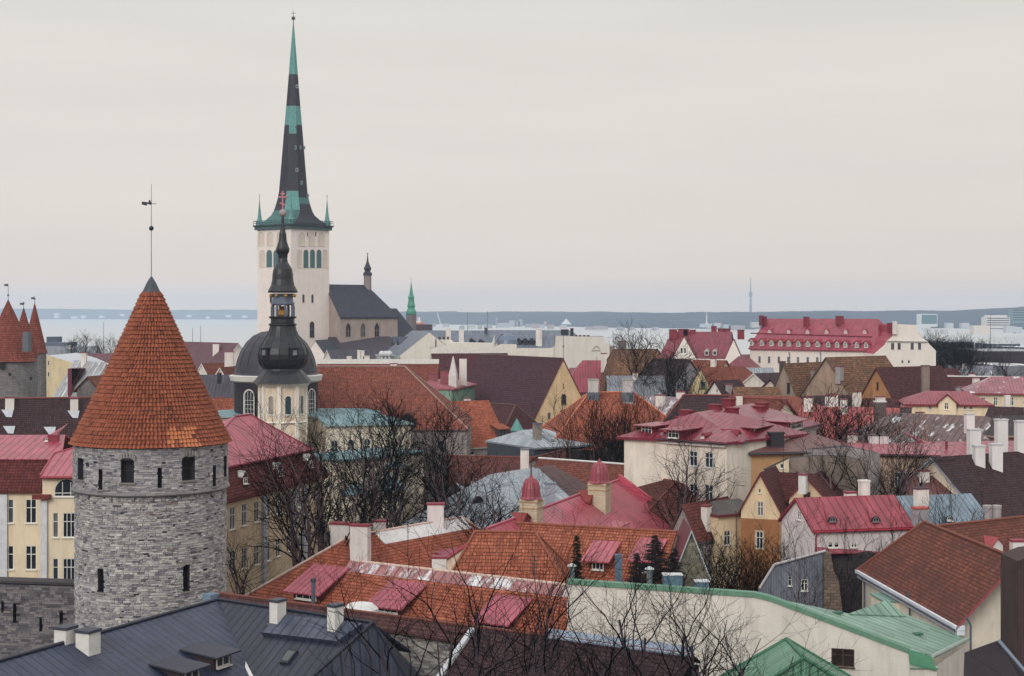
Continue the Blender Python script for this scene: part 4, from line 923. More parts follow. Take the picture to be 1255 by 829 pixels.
# town wall walkway with narrow tiled roof; widens into a brown roof at the right
def town_wall():
    z=9.9; a=PZ(262,727,z); b_=PZ(842,803,z); d=(b_-a).normalized(); n=Vector((d.y,-d.x,0)); 
    b=Bld('town_wall','limestone town wall with a narrow tiled roof running right from the round tower','town wall',((a+b_)/2),wall=STN(),roof=BROWN())
    L_=(b_-a).length; rt=BROWN()
    k=(583-262)/(842-262); pk=RP(583,768,(a,Vector((n.x,n.y,0)))); us=(pk-a).dot(d)
    f=lambda u,o,zz: a+d*u+n*o+Z*(zz-z)
    b.slab([f(0,-.1,z),f(us,-.1,z),f(us,1.15,z-.75),f(0,.8,z-.5)],.14,rt)
    b.slab([f(-.0,-.1,z),f(-.0,-1.0,z-.5),f(L_+.4,-1.0,z-.5),f(L_+.4,-.1,z)],.14,rt)
    b.slab([f(us,-.1,z-.005),f(L_+.4,-.1,z-.005),f(L_+.4,9,z-5.6),f(us,9,z-5.6)],.16,DARKB())
    mb=MB(); 
    mb.prism([f(us-.25,.3,z+.02),f(us+.1,.3,z+.02),f(us+.1,9,z-5.4),f(us-.25,9,z-5.4)][::1],(0,0,-.25)); mb.build('verge_flashing',plain((182,186,192),.6),b.root)
    mb=MB(); mb.tube(f(0,-.1,z+.03),f(L_+.4,-.1,z+.03),.1,.1,6,0,True); mb.build('ridge_tiles',plain((112,66,58)),b.root)
    q0,q1=f(us+5.2,-.45,z),f(L_+.3,-.45,z); mb=MB(); mb.prism([q0+Z*.42,q1+Z*.42,q1+Z*.02+n*.5,q0+Z*.02+n*.5][::-1],(0,0,-.1)); mb.build('base_flashing',plain((140,152,170),.5),b.root)
    # body
    p0=f(0,.55,0); p1=f(L_+.4,.55,0); p0.z=p1.z=0
    b.panel(p0,p1,[(0,-1),(L_+.4,-1),(L_+.4,z-.75),(0,z-.75)],MORTAR()); q0=f(0,-.8,0); q1=f(L_+.4,-.8,0); b.panel(q1,q0,[(0,-1),(L_+.4,-1),(L_+.4,z-.7),(0,z-.7)],MORTAR())
    st=MB(); stone_panel(st,p0,p0+d*(us+1.5)*1.0,3.0,lambda u:z-.78,[],3,(.12,.2),(.25,.8),.016,.07); st.build('stone_facing',rndmat('limestone_light',((0,(110,108,112)),(.4,(150,146,144)),(.8,(186,182,176)),(1,(130,116,110))),.9,7,.03),b.root)
    mb=MB(); mb.box(tuple(f(.2,.3,z-.75)),.8,1.3,.8,0,math.atan2(d.y,d.x)); mb.build('end_flashing',plain((110,130,150),.5),b.root)
    b.done()
    # left stretch of town wall
    p0=PZ(-60,711,8.6); p1=PZ(96,719,8.4); p0.z=p1.z=0; d=(p1-p0).normalized(); n=Vector((d.y,-d.x,0)); L_=(p1-p0).length
    r=empty('town_wall',((p0+p1)/2),'grey limestone wall with arrow slits left of the round tower','town wall')
    mb=MB(); slits=[]; pl=(p0,n)
    for px,py,w,h in ((18,752,4,23),(50,766,3.4,16),(75,757,4.5,13),(3,744,3,12)):
        q=RP(px,py,pl); u=(q-p0).dot(d); s=q.y/F; slits.append((u-w*s/2,u+w*s/2,q.z-h*s/2,q.z+h*s/2))
    pn=Panel(p0,p1,[(0,-1),(L_,-1),(L_,8.5),(0,8.5)]); pn.holes=[[(a,c),(a,d_),(b,d_),(b,c)] for a,b,c,d_ in slits]; pn.emit(mb,0,.5)
    mb.poly([p0+Z*8.5,p1+Z*8.5,p1+Z*8.5-n*1.2,p0+Z*8.5-n*1.2]); 
    for a,b2,c,d_ in slits: mb.poly([pn.at(a,c,-.5),pn.at(b2,c,-.5),pn.at(b2,d_,-.5),pn.at(a,d_,-.5)],1)
    mb.build('wall',[MORTAR(),plain((26,28,34))],r)
    st=MB(); stone_panel(st,p0,p1,.5,lambda u:8.5,slits,5,(.14,.24),(.25,.8),.018,.06); st.build('stone_facing',rndmat('limestone_grey',((0,(84,82,88)),(.5,(116,112,116)),(1,(138,132,132))),.9,7,.03),r)
    c=MB(); c.prism([p0+Z*8.72+n*.25,p1+Z*8.72+n*.25,p1+Z*8.72-n*1.4,p0+Z*8.72-n*1.4],(0,0,-.2)); c.build('wall_coping',plain((66,62,66),.85),r)
town_wall()

# dark metal roofed house in front, bottom left
def dark_house():
    b=Bld('metal_roofed_house','house with a blackish blue seamed metal roof at the foot of the round tower','house',P(300,800,90),wall=WHT(),roof=DKMET())
    R0=P(0,811,82.5); R1=P(267,735.5,100); R1.z=R1.z; z=R1.z; R0=PZ(0,811,z); R2=PZ(457,764,z); dR=seam((36,43,62),.62,0,0,.4,.2)
    Q=P(330,878,88.5); R00=R0+(R0-R1)*.35; E0=R00+(Q-R1)
    n=(Q-R1).cross(R0-R1)
    left=DKMET()
    b.slab([R00,R1,Q,E0],.15,left)
    K=P(520,868,93.5); Q2=RP(262,905,plane3(R1,R2,Q))
    hipq=Q
    # front slope between the valley and the front hip, then end slope and back slopes
    b.slab([R1,R2,hipq],.15,dR)
    b.slab([hipq,R2,K,hipq+(K-R2)*.5+Vector((1.5,-.5,-3.5))],.15,seam((58,66,84),.62,0,0,.35,.35))
    bk=Vector((4.6,3.2,-5.5)); b.slab([R2,R1,R1+Vector((2.2,1.6,-2)),R2+Vector((2.2,1.6,-2))],.15,dR); b.slab([R1,R00,R00+Vector((-5,2,-5)),R1+Vector((-3.5,.6,-3.6))],.15,dR)
    b.slab([R2,K+Vector((1.4,1.5,-.2)),K],.15,seam((44,48,60),.62,0,0,.45,.1))
    mb=MB(); 
    for p,q in ((R00,R1),(R1,R2),(R2,hipq),(R2,K)): mb.tube(p+Z*.06,q+Z*.06,.1,.1,6,0,True)
    mb.build('ridge_capping',plain((46,48,60),.5),b.root)
    # walls far below the roof
    for p,q in ((E0,Q),(Q,K)): 
        p=Vector((p.x,p.y,0)); q=Vector((q.x,q.y,0)); l=(q-p).length; zz=min(E0.z,Q.z,K.z)-.3; b.panel(p,q,[(0,-1),(l,-1),(l,zz),(0,zz)])
    fake=type('W',(),{})(); d=(R1-R0).normalized(); fake.sl={'F':plane3(R00,R1,Q),'G':plane3(R1,R2,Q)}; fake.ang=math.atan2(d.y,d.x); fake.rp=(R1,Z)
    wh=plain((208,206,202),.8)
    b.chim(fake,'F',80.5,784,768,.95,.85,wh,capm=DGR()); b.chim(fake,'F',108,797,772,1.0,.95,wh,capm=DGR())
    f2=type('W',(),{})(); d2=(R2-R1).normalized(); f2.sl={'F':fake.sl['G']}; f2.ang=math.atan2(d2.y,d2.x)
    b.chim(f2,'F',340.5,765,735,.66,.8,wh,capm=DGR(),flare=.1); b.chim(f2,'F',411,774,741,.62,.8,wh,capm=DGR())
    b.dormer(fake,'F',272,818,21,17,'shed',roof=plain((58,60,72),.5),cheek=plain((54,44,50)),rise=.1,fm=plain((196,190,182)),nx=2,ny=1,oh=.35)
    b.dormer(fake,'F',234,836,21,17,'shed',roof=plain((58,60,72),.5),cheek=plain((54,44,50)),rise=.1,fm=plain((196,190,182)),nx=2,ny=1,oh=.35)
    # raised strip around chimneys and roof window
    pl=f2.sl['F']; up=pl[1] if pl[1].z>0 else -pl[1]
    st=[RP(322,779,pl),RP(415,790,pl),RP(446,768,pl),RP(346,757,pl)]
    mb=MB(); mb.prism([p+up*.28 for p in st],-up*.3); mb.build('raised_panel',seam((66,74,94),.7,0,0,.35,.4),b.root)
    q=[RP(343,814,pl),RP(354,815,pl),RP(366,799,pl),RP(354,797,pl)]; mb=MB(); mb.prism([p+up*.16 for p in q],-up*.2,0); c=sum(q,Vector())/4; mb.poly([c+(p-c)*.72+up*.175 for p in q],1); mb.build('roof_window',[plain((44,46,56)),glass((96,112,112))],b.root)
    q=[RP(302,812,pl),RP(306,820,pl),RP(312,832,pl),RP(300,832,pl)]; mb=MB(); mb.prism([p+up*.12 for p in q],-up*.12); tag(mb.build('snow_patch',SNOWC(),b.root),None)
    b.done()
dark_house()

# yellow school like building on both sides of the round tower
def mansard_house():
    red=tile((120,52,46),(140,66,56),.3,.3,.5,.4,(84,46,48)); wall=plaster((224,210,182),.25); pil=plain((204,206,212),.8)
    b=Bld('mansard_house','cream building with pink metal roof and red tiled mansard, left of the round tower','building',P(30,650,142),wall=wall,roof=PINK())
    # main front wall, tiled mansard skirt, pink upper slope
    z1=P(0,602,140).z; xl=P(-80,600,140).x; xr=P(53,600,140).x; ov=Vector
    p=b.panel((xl,140,0),(xr,140,0),[(0,-1),(xr-xl,-1),(xr-xl,z1),(0,z1)])
    e0,e1=P(-80,603,139.6),P(56,603,139.6); t0,t1=P(-80,566,141.6),P(56,563,141.6); t0.z=t1.z
    b.slab([e0,e1,t1,t0],.15,red)
    r0,r1=P(-80,531,150),P(80,533,150.5); r0.z=r1.z; b.slab([t0+ov((0,-.2,.05)),t1+ov((1.5,-.2,.05)),r1,r0],.12,PINK()); b.slab([r0,r1,r1+ov((3,9,-4)),r0+ov((0,9,-4))],.12,PINK())
    for px in (10,38):
        for py in (627,684): b.win(p,px,py,13,29,2,2)
    mb=MB(); q=RP(2,650,p.plane); mb.box((q.x,139.9,0),1.1,.25,z1-.3); mb.build('pilaster',pil,b.root)
    # projecting bay
    z2=P(0,585,136).z; x0=P(52,600,136).x; x1=P(110,600,136).x; pe=b.panel((x0,136,0),(x1,136,0),[(0,-1),(x1-x0,-1),(x1-x0,z2),(0,z2)]); b.panel((x0,141,0),(x0,136,0),[(0,-1),(5,-1),(5,z2),(0,z2)])
    q0,q1=P(49,584,135.6),P(112,584,135.6); s0,s1=P(66,556,142.5),P(112,543,146.5); b.slab([q0,q1,s1,s0],.15,PINK()); b.slab([q0,s0,s0+ov((-.2,1.5,-.2)),q0+ov((0,6,-.1))],.15,PINK())
    mb=MB(); mb.tube(q0,s0,.12,.12,6); mb.tube(s0,s1,.1,.1,6); mb.tube(q0-Z*.1,q1-Z*.1,.14,.14,6); mb.build('ridge_capping',plain((150,62,70),.5),b.root)
    for px,ww in ((68,6.5),(84.5,15)):
        b.win(pe,px,643.5,ww,31,1 if ww<9 else 3,2); b.win(pe,px,700,ww,30,1 if ww<9 else 3,2)
    b.win(pe,81.5,598,31,22,3,2,True)
    mb=MB(); q=RP(54.5,650,pe.plane); mb.box((q.x,135.9,0),.55,.3,z2-2); mb.build('pilaster',pil,b.root)
    mb=MB(); q=P(51,612,135.7); mb.box((q.x,135.8,q.z),1.5,.9,.4,0); mb.build('tiled_ledge',plain((112,50,44)),b.root)
    fk0=type('W',(),{})(); fk0.sl={'F':plane3(t0,t1,r1)}; fk0.ang=0; fk0.rp=(r0,Vector((0,1,0)))
    b.dormer(fk0,'F',58,541,10,6,'eye',nx=2,ny=1); b.chim(fk0,'F',66,541,533,.9,.7,REDT(),capm=REDT()); b.done()
    b=Bld('mansard_house','cream building with rows of tall windows, red mansard and pink roof behind bare trees','building',P(340,650,150),wall=plaster((214,196,164),.35,(150,128,104)),roof=PINK())
    w=b.wing((279,571,),(397,551,),1.0,YA=141,YB=159,ze=10) if False else None
    A=P(279,611,142); Bp=P(397,583,163); A.z=Bp.z=12.9; d=(Bp-A).normalized(); o=Vector((d.y,-d.x,0)); A=A-d*8
    Ln=(Bp-A).length; p=b.panel(Vector((A.x,A.y,0)),Vector((Bp.x,Bp.y,0)),[(0,-1),(Ln,-1),(Ln,12.9),(0,12.9)])
    b.panel(Vector((Bp.x,Bp.y,0)),Vector((Bp.x,Bp.y,0))-o*14,[(0,-1),(14,-1),(14,12.9),(0,12.9)]); b.panel(Vector((A.x,A.y,0))-o*14,Vector((A.x,A.y,0)),[(0,-1),(14,-1),(14,12.9),(0,12.9)])
    m1=[A+o*.5-Z*.1,Bp+o*.5+d*.4-Z*.1,Bp-o*1.1-d*.9+Z*2.5,A-o*1.1+Z*2.5]; b.slab(m1,.15,red)
    b.slab([Bp+o*.5+d*.4-Z*.1,Bp-o*14.4+d*.4-Z*.1,Bp-o*13-d*.9+Z*2.5,Bp-o*1.1-d*.9+Z*2.5],.15,red)
    r0=P(288,511,156); r1=r0+d*3.5; u=Z*2.52
    c0,c1,c2,c3=A-o*.9+u,Bp-o*.9-d*.7+u,Bp-o*13.2-d*.7+u,A-o*13.2+u
    for q in ([c0,c1,r1,r0],[c1,c2,r1],[c2,c3,r0,r1],[c3,c0,r0]): b.slab(q,.12,PINK())
    mb=MB(); mb.tube(c0+Z*.05,c1+Z*.05,.12,.12,6); mb.tube(r0+Z*.05,r1+Z*.05,.1,.1,6); mb.tube(r0,c0,.1,.1,6); mb.tube(r1,c1,.1,.1,6); mb.build('ridge_capping',plain((150,66,84),.5),b.root)
    for i,(px,py) in enumerate(((285,636),(299.5,632),(314.5,628),(328,623),(341,619),(354,615),(366,612),(377,609),(388,606))): b.win(p,px,py,6.4-.25*i,28-i*1.2,2,2)
    for i,(px,py) in enumerate(((285,689),(299.5,685),(314.5,681),(328,677),(341,672),(354,667),(366,662),(377,658),(388,654))): b.win(p,px,py,6.4-.25*i,27-i*1.2,2,2)
    for px in (322,360,371): 
        u_,z_,_=p.px(px,640); q=p.at(u_,-1,.12); mb=MB(); mb.box(tuple(q),.55,.35,13.2,0,p.ang); mb.build('pilaster',plain((176,182,196),.8),b.root)
    c=MB(); c.tube(A+o*.35-Z*.35,Bp+o*.35-Z*.35,.16,.16,6,0,True); c.build('gutter',plain((120,60,56)),b.root)
    fk=type('W',(),{})(); fk.sl={'F':plane3(*m1[:3])}; fk.ang=p.ang; fk.rp=(A,o)
    for px,py in ((300,594),(343,584),(380,574)): b.dormer(fk,'F',px,py,6,10,'gable',roof=plain((170,168,168)),cheek=plain((92,48,48)),nx=2,ny=2,oh=.05)
    b.done()
mansard_house()

# ---------------------------------------------------------------- big orange tiled complex in the middle
def orange_complex():
    b=Bld('tiled_house','long house with bright orange tiles, pink dormers and white chimneys behind the town wall','house',P(480,690,128),wall=WHT(),roof=ORANGE(),trim=plain((176,150,140)))
    rc=plain((200,176,166),.8)
    wa=b.wing((428,661),(566,637),16,zr=10.5,ze=4.5,hips=(7,5),cap=rc,trim=plain((206,198,190)))
    wb=b.wing((432,691),(736,725.5),15.5,zr=9.4,ze=3.9,cap=rc,og=0)
    # snow covered ridge strips
    sn=seam((168,110,110),.9,1.1,0,.6,.3)
    f=lambda w,x0,x1,y0,y1: [w.g(x0,y0,w.zr+.26+w.tn*min(0,-abs(y0))),w.g(x1,y0,w.zr+.26-w.tn*abs(y0)),w.g(x1,y1,w.zr+.26-w.tn*abs(y1)),w.g(x0,y1,w.zr+.26-w.tn*abs(y1))]
    b.slab(f(wb,-.2,wb.Ln,-1.0,0),.05,sn); b.slab(f(wa,3.2,wa.Ln,-1.25,0),.05,SNOWC())
    wh=plaster((216,212,208),.25)
    b.chim(wa,'F',418,668,637,1.3,.75,wh,capm=REDT()) if False else None
    b.chim(132.5,None,419,668,641,1.75,.9,wh,capm=REDT(),ang=wa.ang-1.2); b.chim(129,None,442,672,643,1.55,.9,wh,capm=REDT(),ang=wa.ang-1.2); b.chim(136,None,465,650,638,1.1,.8,wh,capm=REDT())
    b.chim(wa,'F',534,640,617,1.5,.9,wh,capm=REDT(),ang=0)
    b.chim(122,None,538.5,702,682,1.15,.9,wh,capm=REDT(),ang=0)
    pr=seam((176,70,90),.55,0,0,.4,.35); ck=BRK()
    b.dormer(wb,'F',376,736,33,14,'shed',roof=pr,cheek=plain((96,44,44)),rise=.42,nx=3,ny=1,oh=.5)
    b.dormer(wb,'F',476,752,33,13,'shed',roof=pr,cheek=plain((96,44,44)),rise=.42,nx=3,ny=1,oh=.5)
    b.dormer(wb,'F',606,771,33,13,'shed',roof=pr,cheek=plain((96,44,44)),rise=.42,nx=3,ny=1,oh=.5)
    prs=seam((160,60,84),.5,.35,0,.35,.4)
    b.dormer(wa,'F',592,703,20,17,'shed',roof=prs,cheek=wh,rise=.2,nx=2,ny=1,oh=.5,win=False)
    b.dormer(wa,'F',560,690,18,10,'shed',roof=prs,cheek=wh,rise=.2,nx=2,ny=1,oh=.5,win=False)
    b.aerial(500,676,132); b.aerial(655,716,118,2.2)
    # metal vent pipe beside first dormer
    p=P(384,737,118); mb=MB(); mb.tube(p-Z*.6,p+Z*1.5,.16,.16,10); mb.tube(p+Z*1.5,p+Z*1.75,.26,.2,10,1,True); mb.build('vent_pipe',[plain((110,120,134),.35,.5),plain((60,60,70))],b.root)
    # snow topped skylight hump by the wall
    p=P(442,741,112); mb=MB(); mb.lathe((p.x,p.y,p.z-.8),[(1.35,0),(1.3,.5),(.9,.85),(.1,1.0)],14); mb.build('snow_heap',SNOWC(),b.root)
    b.done()
    b=Bld('tiled_house','low house with long orange roof and two pink dormers in front of the cupolas','house',P(760,680,120),wall=WHT(),roof=ORANGE2(),cap=plain((134,78,62)))
    w1=b.wing((625,644),(829,652),17,YA=132,YB=126.5,ze=4.8,hips=(0,0),og=.0)
    w2=b.wing((582,655),(656,656),15,YA=124.5,YB=124,ze=4.2,hips=(4,6))
    pr=seam((186,84,98),.55,0,0,.4,.3)
    b.dormer(w1,'F',733,700,19,17,'shed',roof=pr,cheek=plain((110,54,48)),rise=.36,nx=3,ny=2,oh=.55)
    b.dormer(w1,'F',789,703,20,20,'shed',roof=pr,cheek=plain((110,54,48)),rise=.36,nx=3,ny=2,oh=.5)
    p=P(758,716,113); mb=MB(); mb.box((p.x,p.y,p.z-1),.52,.42,3.2); mb.build('ventilation_duct',plain((96,116,138),.4,.4),b.root)
    b.done()
    # steep stone gable at the right end
    b=Bld('stone_house','small house with a mossy stone gable and steep dark red roof','house',P(850,680,123),wall=masonry((150,146,130),(96,94,88),(112,112,92),.6,.3),roof=seam((120,46,62),.4,0,0,.5,.2),trim=plain((170,176,184)))
    b.wing((847,652),(838,646),6,YA=121.5,YB=128,corner=('L',868,705),oh=.15); b.done()
orange_complex()

# ---------------------------------------------------------------- pink roof with two cupolas
def cupola_house():
    b=Bld('pink_roofed_house','house with a wide pink seamed roof carrying two cupolas, in the centre','house',P(700,650,145),wall=CRM(),roof=PINKS(),cap=plain((170,80,96),.5),trim=plain((178,84,100),.5))
    w=b.wing((598,651),(757,591),16.4,YA=126.7,YB=163,ze=6.3,oh=.5,og=.3)
    w.g
    # raised verge at the far end
    e=w.E[1]; r=w.g(w.Ln+.3,0,w.zr+.2); nrm=w.d; mb=MB(); mb.prism([e+Z*.6,r+Z*.6,r+Z*.6+nrm*.7,e+Z*.6+nrm*.7][::-1],(0,0,-.9)); mb.build('raised_verge',[plain((176,72,90),.5)],b.root)
    b.dormer(w,'F',757,651,12,7,'shed',roof=PINK(),cheek=plain((108,36,48)),rise=.1,win=True,nx=2,ny=1,oh=.4)
    b.dormer(w,'F',700,653,10,4,'shed',roof=PINK(),cheek=plain((108,36,48)),rise=.1,win=False,oh=.4)
    def cup(px,Y,pyt,pyd,pyb,spike):
        s=Y/F; zz=lambda py:H+(HY-py)*s; X=(px-CX)*s; r=empty('cupola',(X,Y,zz(pyb)),None)
        r.parent=b.root; r.location=Vector((X,Y,0))-Vector(b.root['_o']); r['_o']=(X,Y,0)
        # box base, cornices, dome as one shaft part with a child roof
        bpy.data.objects.remove(r)
        m=MB(); hw=11.2*s; bc=(X,Y,zz(pyb)-2.2); hgt=zz(pyd)-bc[2]
        m.box(bc,hw*2,hw*2,hgt,0,w.ang); 
        for k in (.12,.42): m.box((X,Y,zz(pyd)-hgt*0-k*(zz(pyd)-zz(pyb))*1.0-.05),hw*2+.16,hw*2+.16,.1,1,w.ang)
        t=m.build('cupola',[masonry((204,192,168),(192,178,154),(160,144,124),.6,.22,.01),plain((170,146,116))],b.root)
        d=MB(); q=[(1.28,0),(1.12,.03),(1.02,.10),(.98,.25),(.94,.5),(.8,.78),(.55,.96),(.2,1.04),(.05,1.2)]; hh=zz(pyt)-zz(pyd); d.lathe((X,Y,0),[(hw*a*1.05,zz(pyd)+hh*c) for a,c in q],16,0,w.ang+math.pi/8)
        if spike: d.tube(Vector((X,Y,zz(pyt)-.2)),Vector((X,Y,zz(spike))),.09,.05,6,1)
        dd=d.build('dome',[seam((168,70,86),.5,0,0,.45,.2),plain((96,44,58))],b.root); dd.parent=t
    cup(651,135,586,611,637,563); cup(734.5,150.5,567,591.5,611,None)
    # curved parapet gables in front of each cupola
    for px,py,Y in ((645,640,133),(728,614,148)):
        b.dormer(w,'F',px,py+3,12,4,'gable',roof=plain((124,52,50)),cheek=plain((120,46,48)),win=False,rise=.5,oh=.1) 
    b.done()
cupola_house()

# ---------------------------------------------------------------- green roofed building with the long cream fire wall
def green_house():
    fw=plaster((216,210,200),.42,(160,152,144)); gr=seam((128,168,148),1.0,.0,0,.42,.35); grd=plain((74,130,100),.5)
    b=Bld('green_roofed_building','cream building with a long blank side wall and a pale green seamed roof','building',P(950,780,103),wall=fw,roof=gr)
    p0=P(695,712,107.5); p1=P(925,728,103.5); d=Vector((p1.x-p0.x,p1.y-p0.y,0)).normalized(); pl=(Vector((p0.x,p0.y,0)),Vector((d.y,-d.x,0))); n=pl[1]
    out=[(695,712),(925,728),(945,733),(985,748),(1115,797),(1162,815)]
    pn=b.block(out[:2]+[(945,733),(985,748),(1115,797)],0,.35,fw,plane=pl)
    b.win(pn,1033,805,28,23,2,2,False,fm=plain((74,58,52)),gm=glass((44,34,34)),)
    cp=MB(); q=[RP(x,y,pl) for x,y in out[:5]]
    for i in range(4):
        a,c=q[i],q[i+1]; cp.prism([a+n*.12+Z*.1,c+n*.12+Z*.1,c-n*.5+Z*.1,a-n*.5+Z*.1],(0,0,-.32))
    cp.build('coping',plain((98,136,116),.6),b.root)
    # roof behind the coping
    a,c=q[2],q[4]; pr=(a,(c-a).cross(-n).normalized()); k=-n
    f=lambda px,py: RP(px,py,pr)
    c2=c; r1=f(1188,783); r2=f(1120,752); r3=f(1060,750)
    main=[a+Z*.02,c+Z*.02,f(1140,803),f(1186,784),f(1108,752),f(1040,752)]
    b.slab(main,.15,gr)
    # little hipped part against the yellow wall
    t=f(1085,741); b.slab([f(1040,754)+Z*.1,f(1110,757)+Z*.1,RP(1088,742,(f(1110,757),n))+Z*.4],.1,gr)
    # eave end: darker fascia, cornice, end wall
    e0=f(1113,797); e1=f(1142,806); e2=f(1186,784)
    mb=MB(); mb.prism([e0+Z*.05,c+n*.3-Z*.75,f(1142,806)+n*.2-Z*.7+d*.3,e1+Z*.05],(0,0,-.12)); mb.build('roof_skirt',plain((82,136,108),.45),b.root)
    w0=Vector((c.x,c.y,0)); w1=Vector((e1.x,e1.y,0))+d*.3; w2=Vector((e2.x,e2.y,0)); zt=e1.z-.75
    b.panel(w0+d*.02,w1,[(0,-1),((w1-w0).length,-1),((w1-w0).length,zt),(0,zt)]); b.panel(w1,w2,[(0,-1),((w2-w1).length,-1),((w2-w1).length,e2.z-.3),(0,e1.z-.5)])
    g=MB(); g.tube(e1+Z*.03,e2+Z*.03,.16,.16,6,0,True); g.tube(w1+Z*(zt+.1)+d*.1,w0+Z*(zt+.1)+n*.1,.12,.12,6); g.build('gutter',plain((150,168,160),.4),b.root)
    for px,py in ((1124,778),(1026,752)):
        o=f(px,py); m=MB(); m.box((o.x,o.y,o.z),.7,.5,.12,0,.4); m.build('roof_hatch',plain((60,100,84)),b.root)
    # rooftop things on the coping
    for px,py,t in ((701,701,0),(796,705,1),(824,709,3),(860,717,2)):
        o=P(px,py+6,108-(px-700)*.018+1.2); m=MB()
        if t in (0,1): m.tube(o-Z*.3,o+Z*.75,.2,.2,10); m.lathe((o.x,o.y,o.z+.75),[(.34,0),(.3,.08),(.02,.22)],10,1); m.build('vent_pipe',[plain((120,134,140),.4,.4),plain((176,182,184),.5)],b.root)
        else: m.box((o.x,o.y,o.z-.2),1.3 if t==3 else .9,.9,.8); m.box((o.x,o.y,o.z+.6),1.4 if t==3 else 1,1,.06,1); m.build('roof_box',[plain((84,112,130)),plain((190,192,196))],b.root)
    b.done()
    b=Bld('green_roofed_house','lower house with a bright green hipped metal roof in front of the blank cream wall','house',P(955,830,92),wall=fw,roof=seam((92,146,116),.5,0,0,.45,.3),cap=plain((66,110,88)))
    A=P(962,788,96); b.wing((964,788),(985,812),20,YA=96.5,YB=91.3 ,ze=A.z-6.2,hips=(1.2,1),oh=.3); b.done()
green_house()

# yellow building with brown tiled roof at the right
def yellow_house():
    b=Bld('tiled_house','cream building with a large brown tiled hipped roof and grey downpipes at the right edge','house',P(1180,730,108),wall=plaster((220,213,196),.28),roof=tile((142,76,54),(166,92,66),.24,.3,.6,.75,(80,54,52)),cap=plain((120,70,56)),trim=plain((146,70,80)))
    w=b.wing((1133,643),(1234,685),8.2,YA=129,YB=111.5,ze=7.8,hips=(4,0),oh=.45,og=2.0)
    w2=b.wing((1150,648),(1275,634),10,YA=131,YB=138,ze=7.2,oh=.3)
    # white cornice
    a,c=w.E[0],w.E[1]; o=s_out(a,c); mb=MB(); 
    for t,(x,h,dz) in enumerate(((.30,.35,-.62),(.12,.3,-.95))): 
        mid=(a+c)/2-o*(.45-x/2)+Z*0; mb.box((mid.x,mid.y,w.ze+dz+.15),(c-a).length,x+.45,h,0,w.ang)
    mb.build('cornice',plain((206,210,220),.7),b.root)
    p=w.p['F']
    # buttress on the wall
    q=RP(1096,740,p.plane); m=MB(); m.box((q.x-.5,q.y+.3,0),1.6,3.4,w.ze-1.0,0,p.ang+math.pi/2); m.box((q.x-.5,q.y+.3,w.ze-1.0),1.75,3.6,.12,1,p.ang+math.pi/2); m.build('buttress',[plaster((222,214,192),.15),plain((120,150,140),.5)],b.root)
    b.gutter(w,'F',plain((74,80,96)))
    for px,y0,y1 in ((1062,706,752),(1118,724,760),(1193,757,800)): b.pipe(p,px,y0,y1,plain((80,86,102)),.075,.2)
    # small white dormer with red roof at back right
    b.dormer(w2,'F',1222,678,14,9,'gable',roof=plain((150,70,74)),cheek=plain((214,212,208)),win=False)
    b.chim(131,None,1247,690,662,1.1,.9,plaster((216,214,210),.2),capm=REDT())
    b.chim(107,None,1186,700,690,.4,.4) if False else None
    b.done()
    b=Bld('plank_shed','dark brown boarded shed with a grey roof edge in the bottom right corner','shed',P(1245,760,88),wall=seam((84,58,54),.18,0,0,.85,.1),roof=plain((96,104,120),.5))
    b.block([(1246,706),(1247,688),(1268,680),(1300,676)],91,3,seam((78,54,52),.16,0,0,.85,.15),ang=-.0)
    pl=plane3(P(1182,797,92),P(1260,760,92),P(1260,850,89)); 
    b.slab([P(1226,784,92),P(1182,800,92),P(1180,850,90),P(1262,850,88),P(1262,838,90)],.2,plain((46,40,46),.8)); mb=MB(); mb.tube(P(1224,785,91.8),P(1262,830,90.5),.13,.13,6,0,True); mb.build('roof_edge',plain((120,130,148),.5),b.root)
    b.done()
yellow_house()
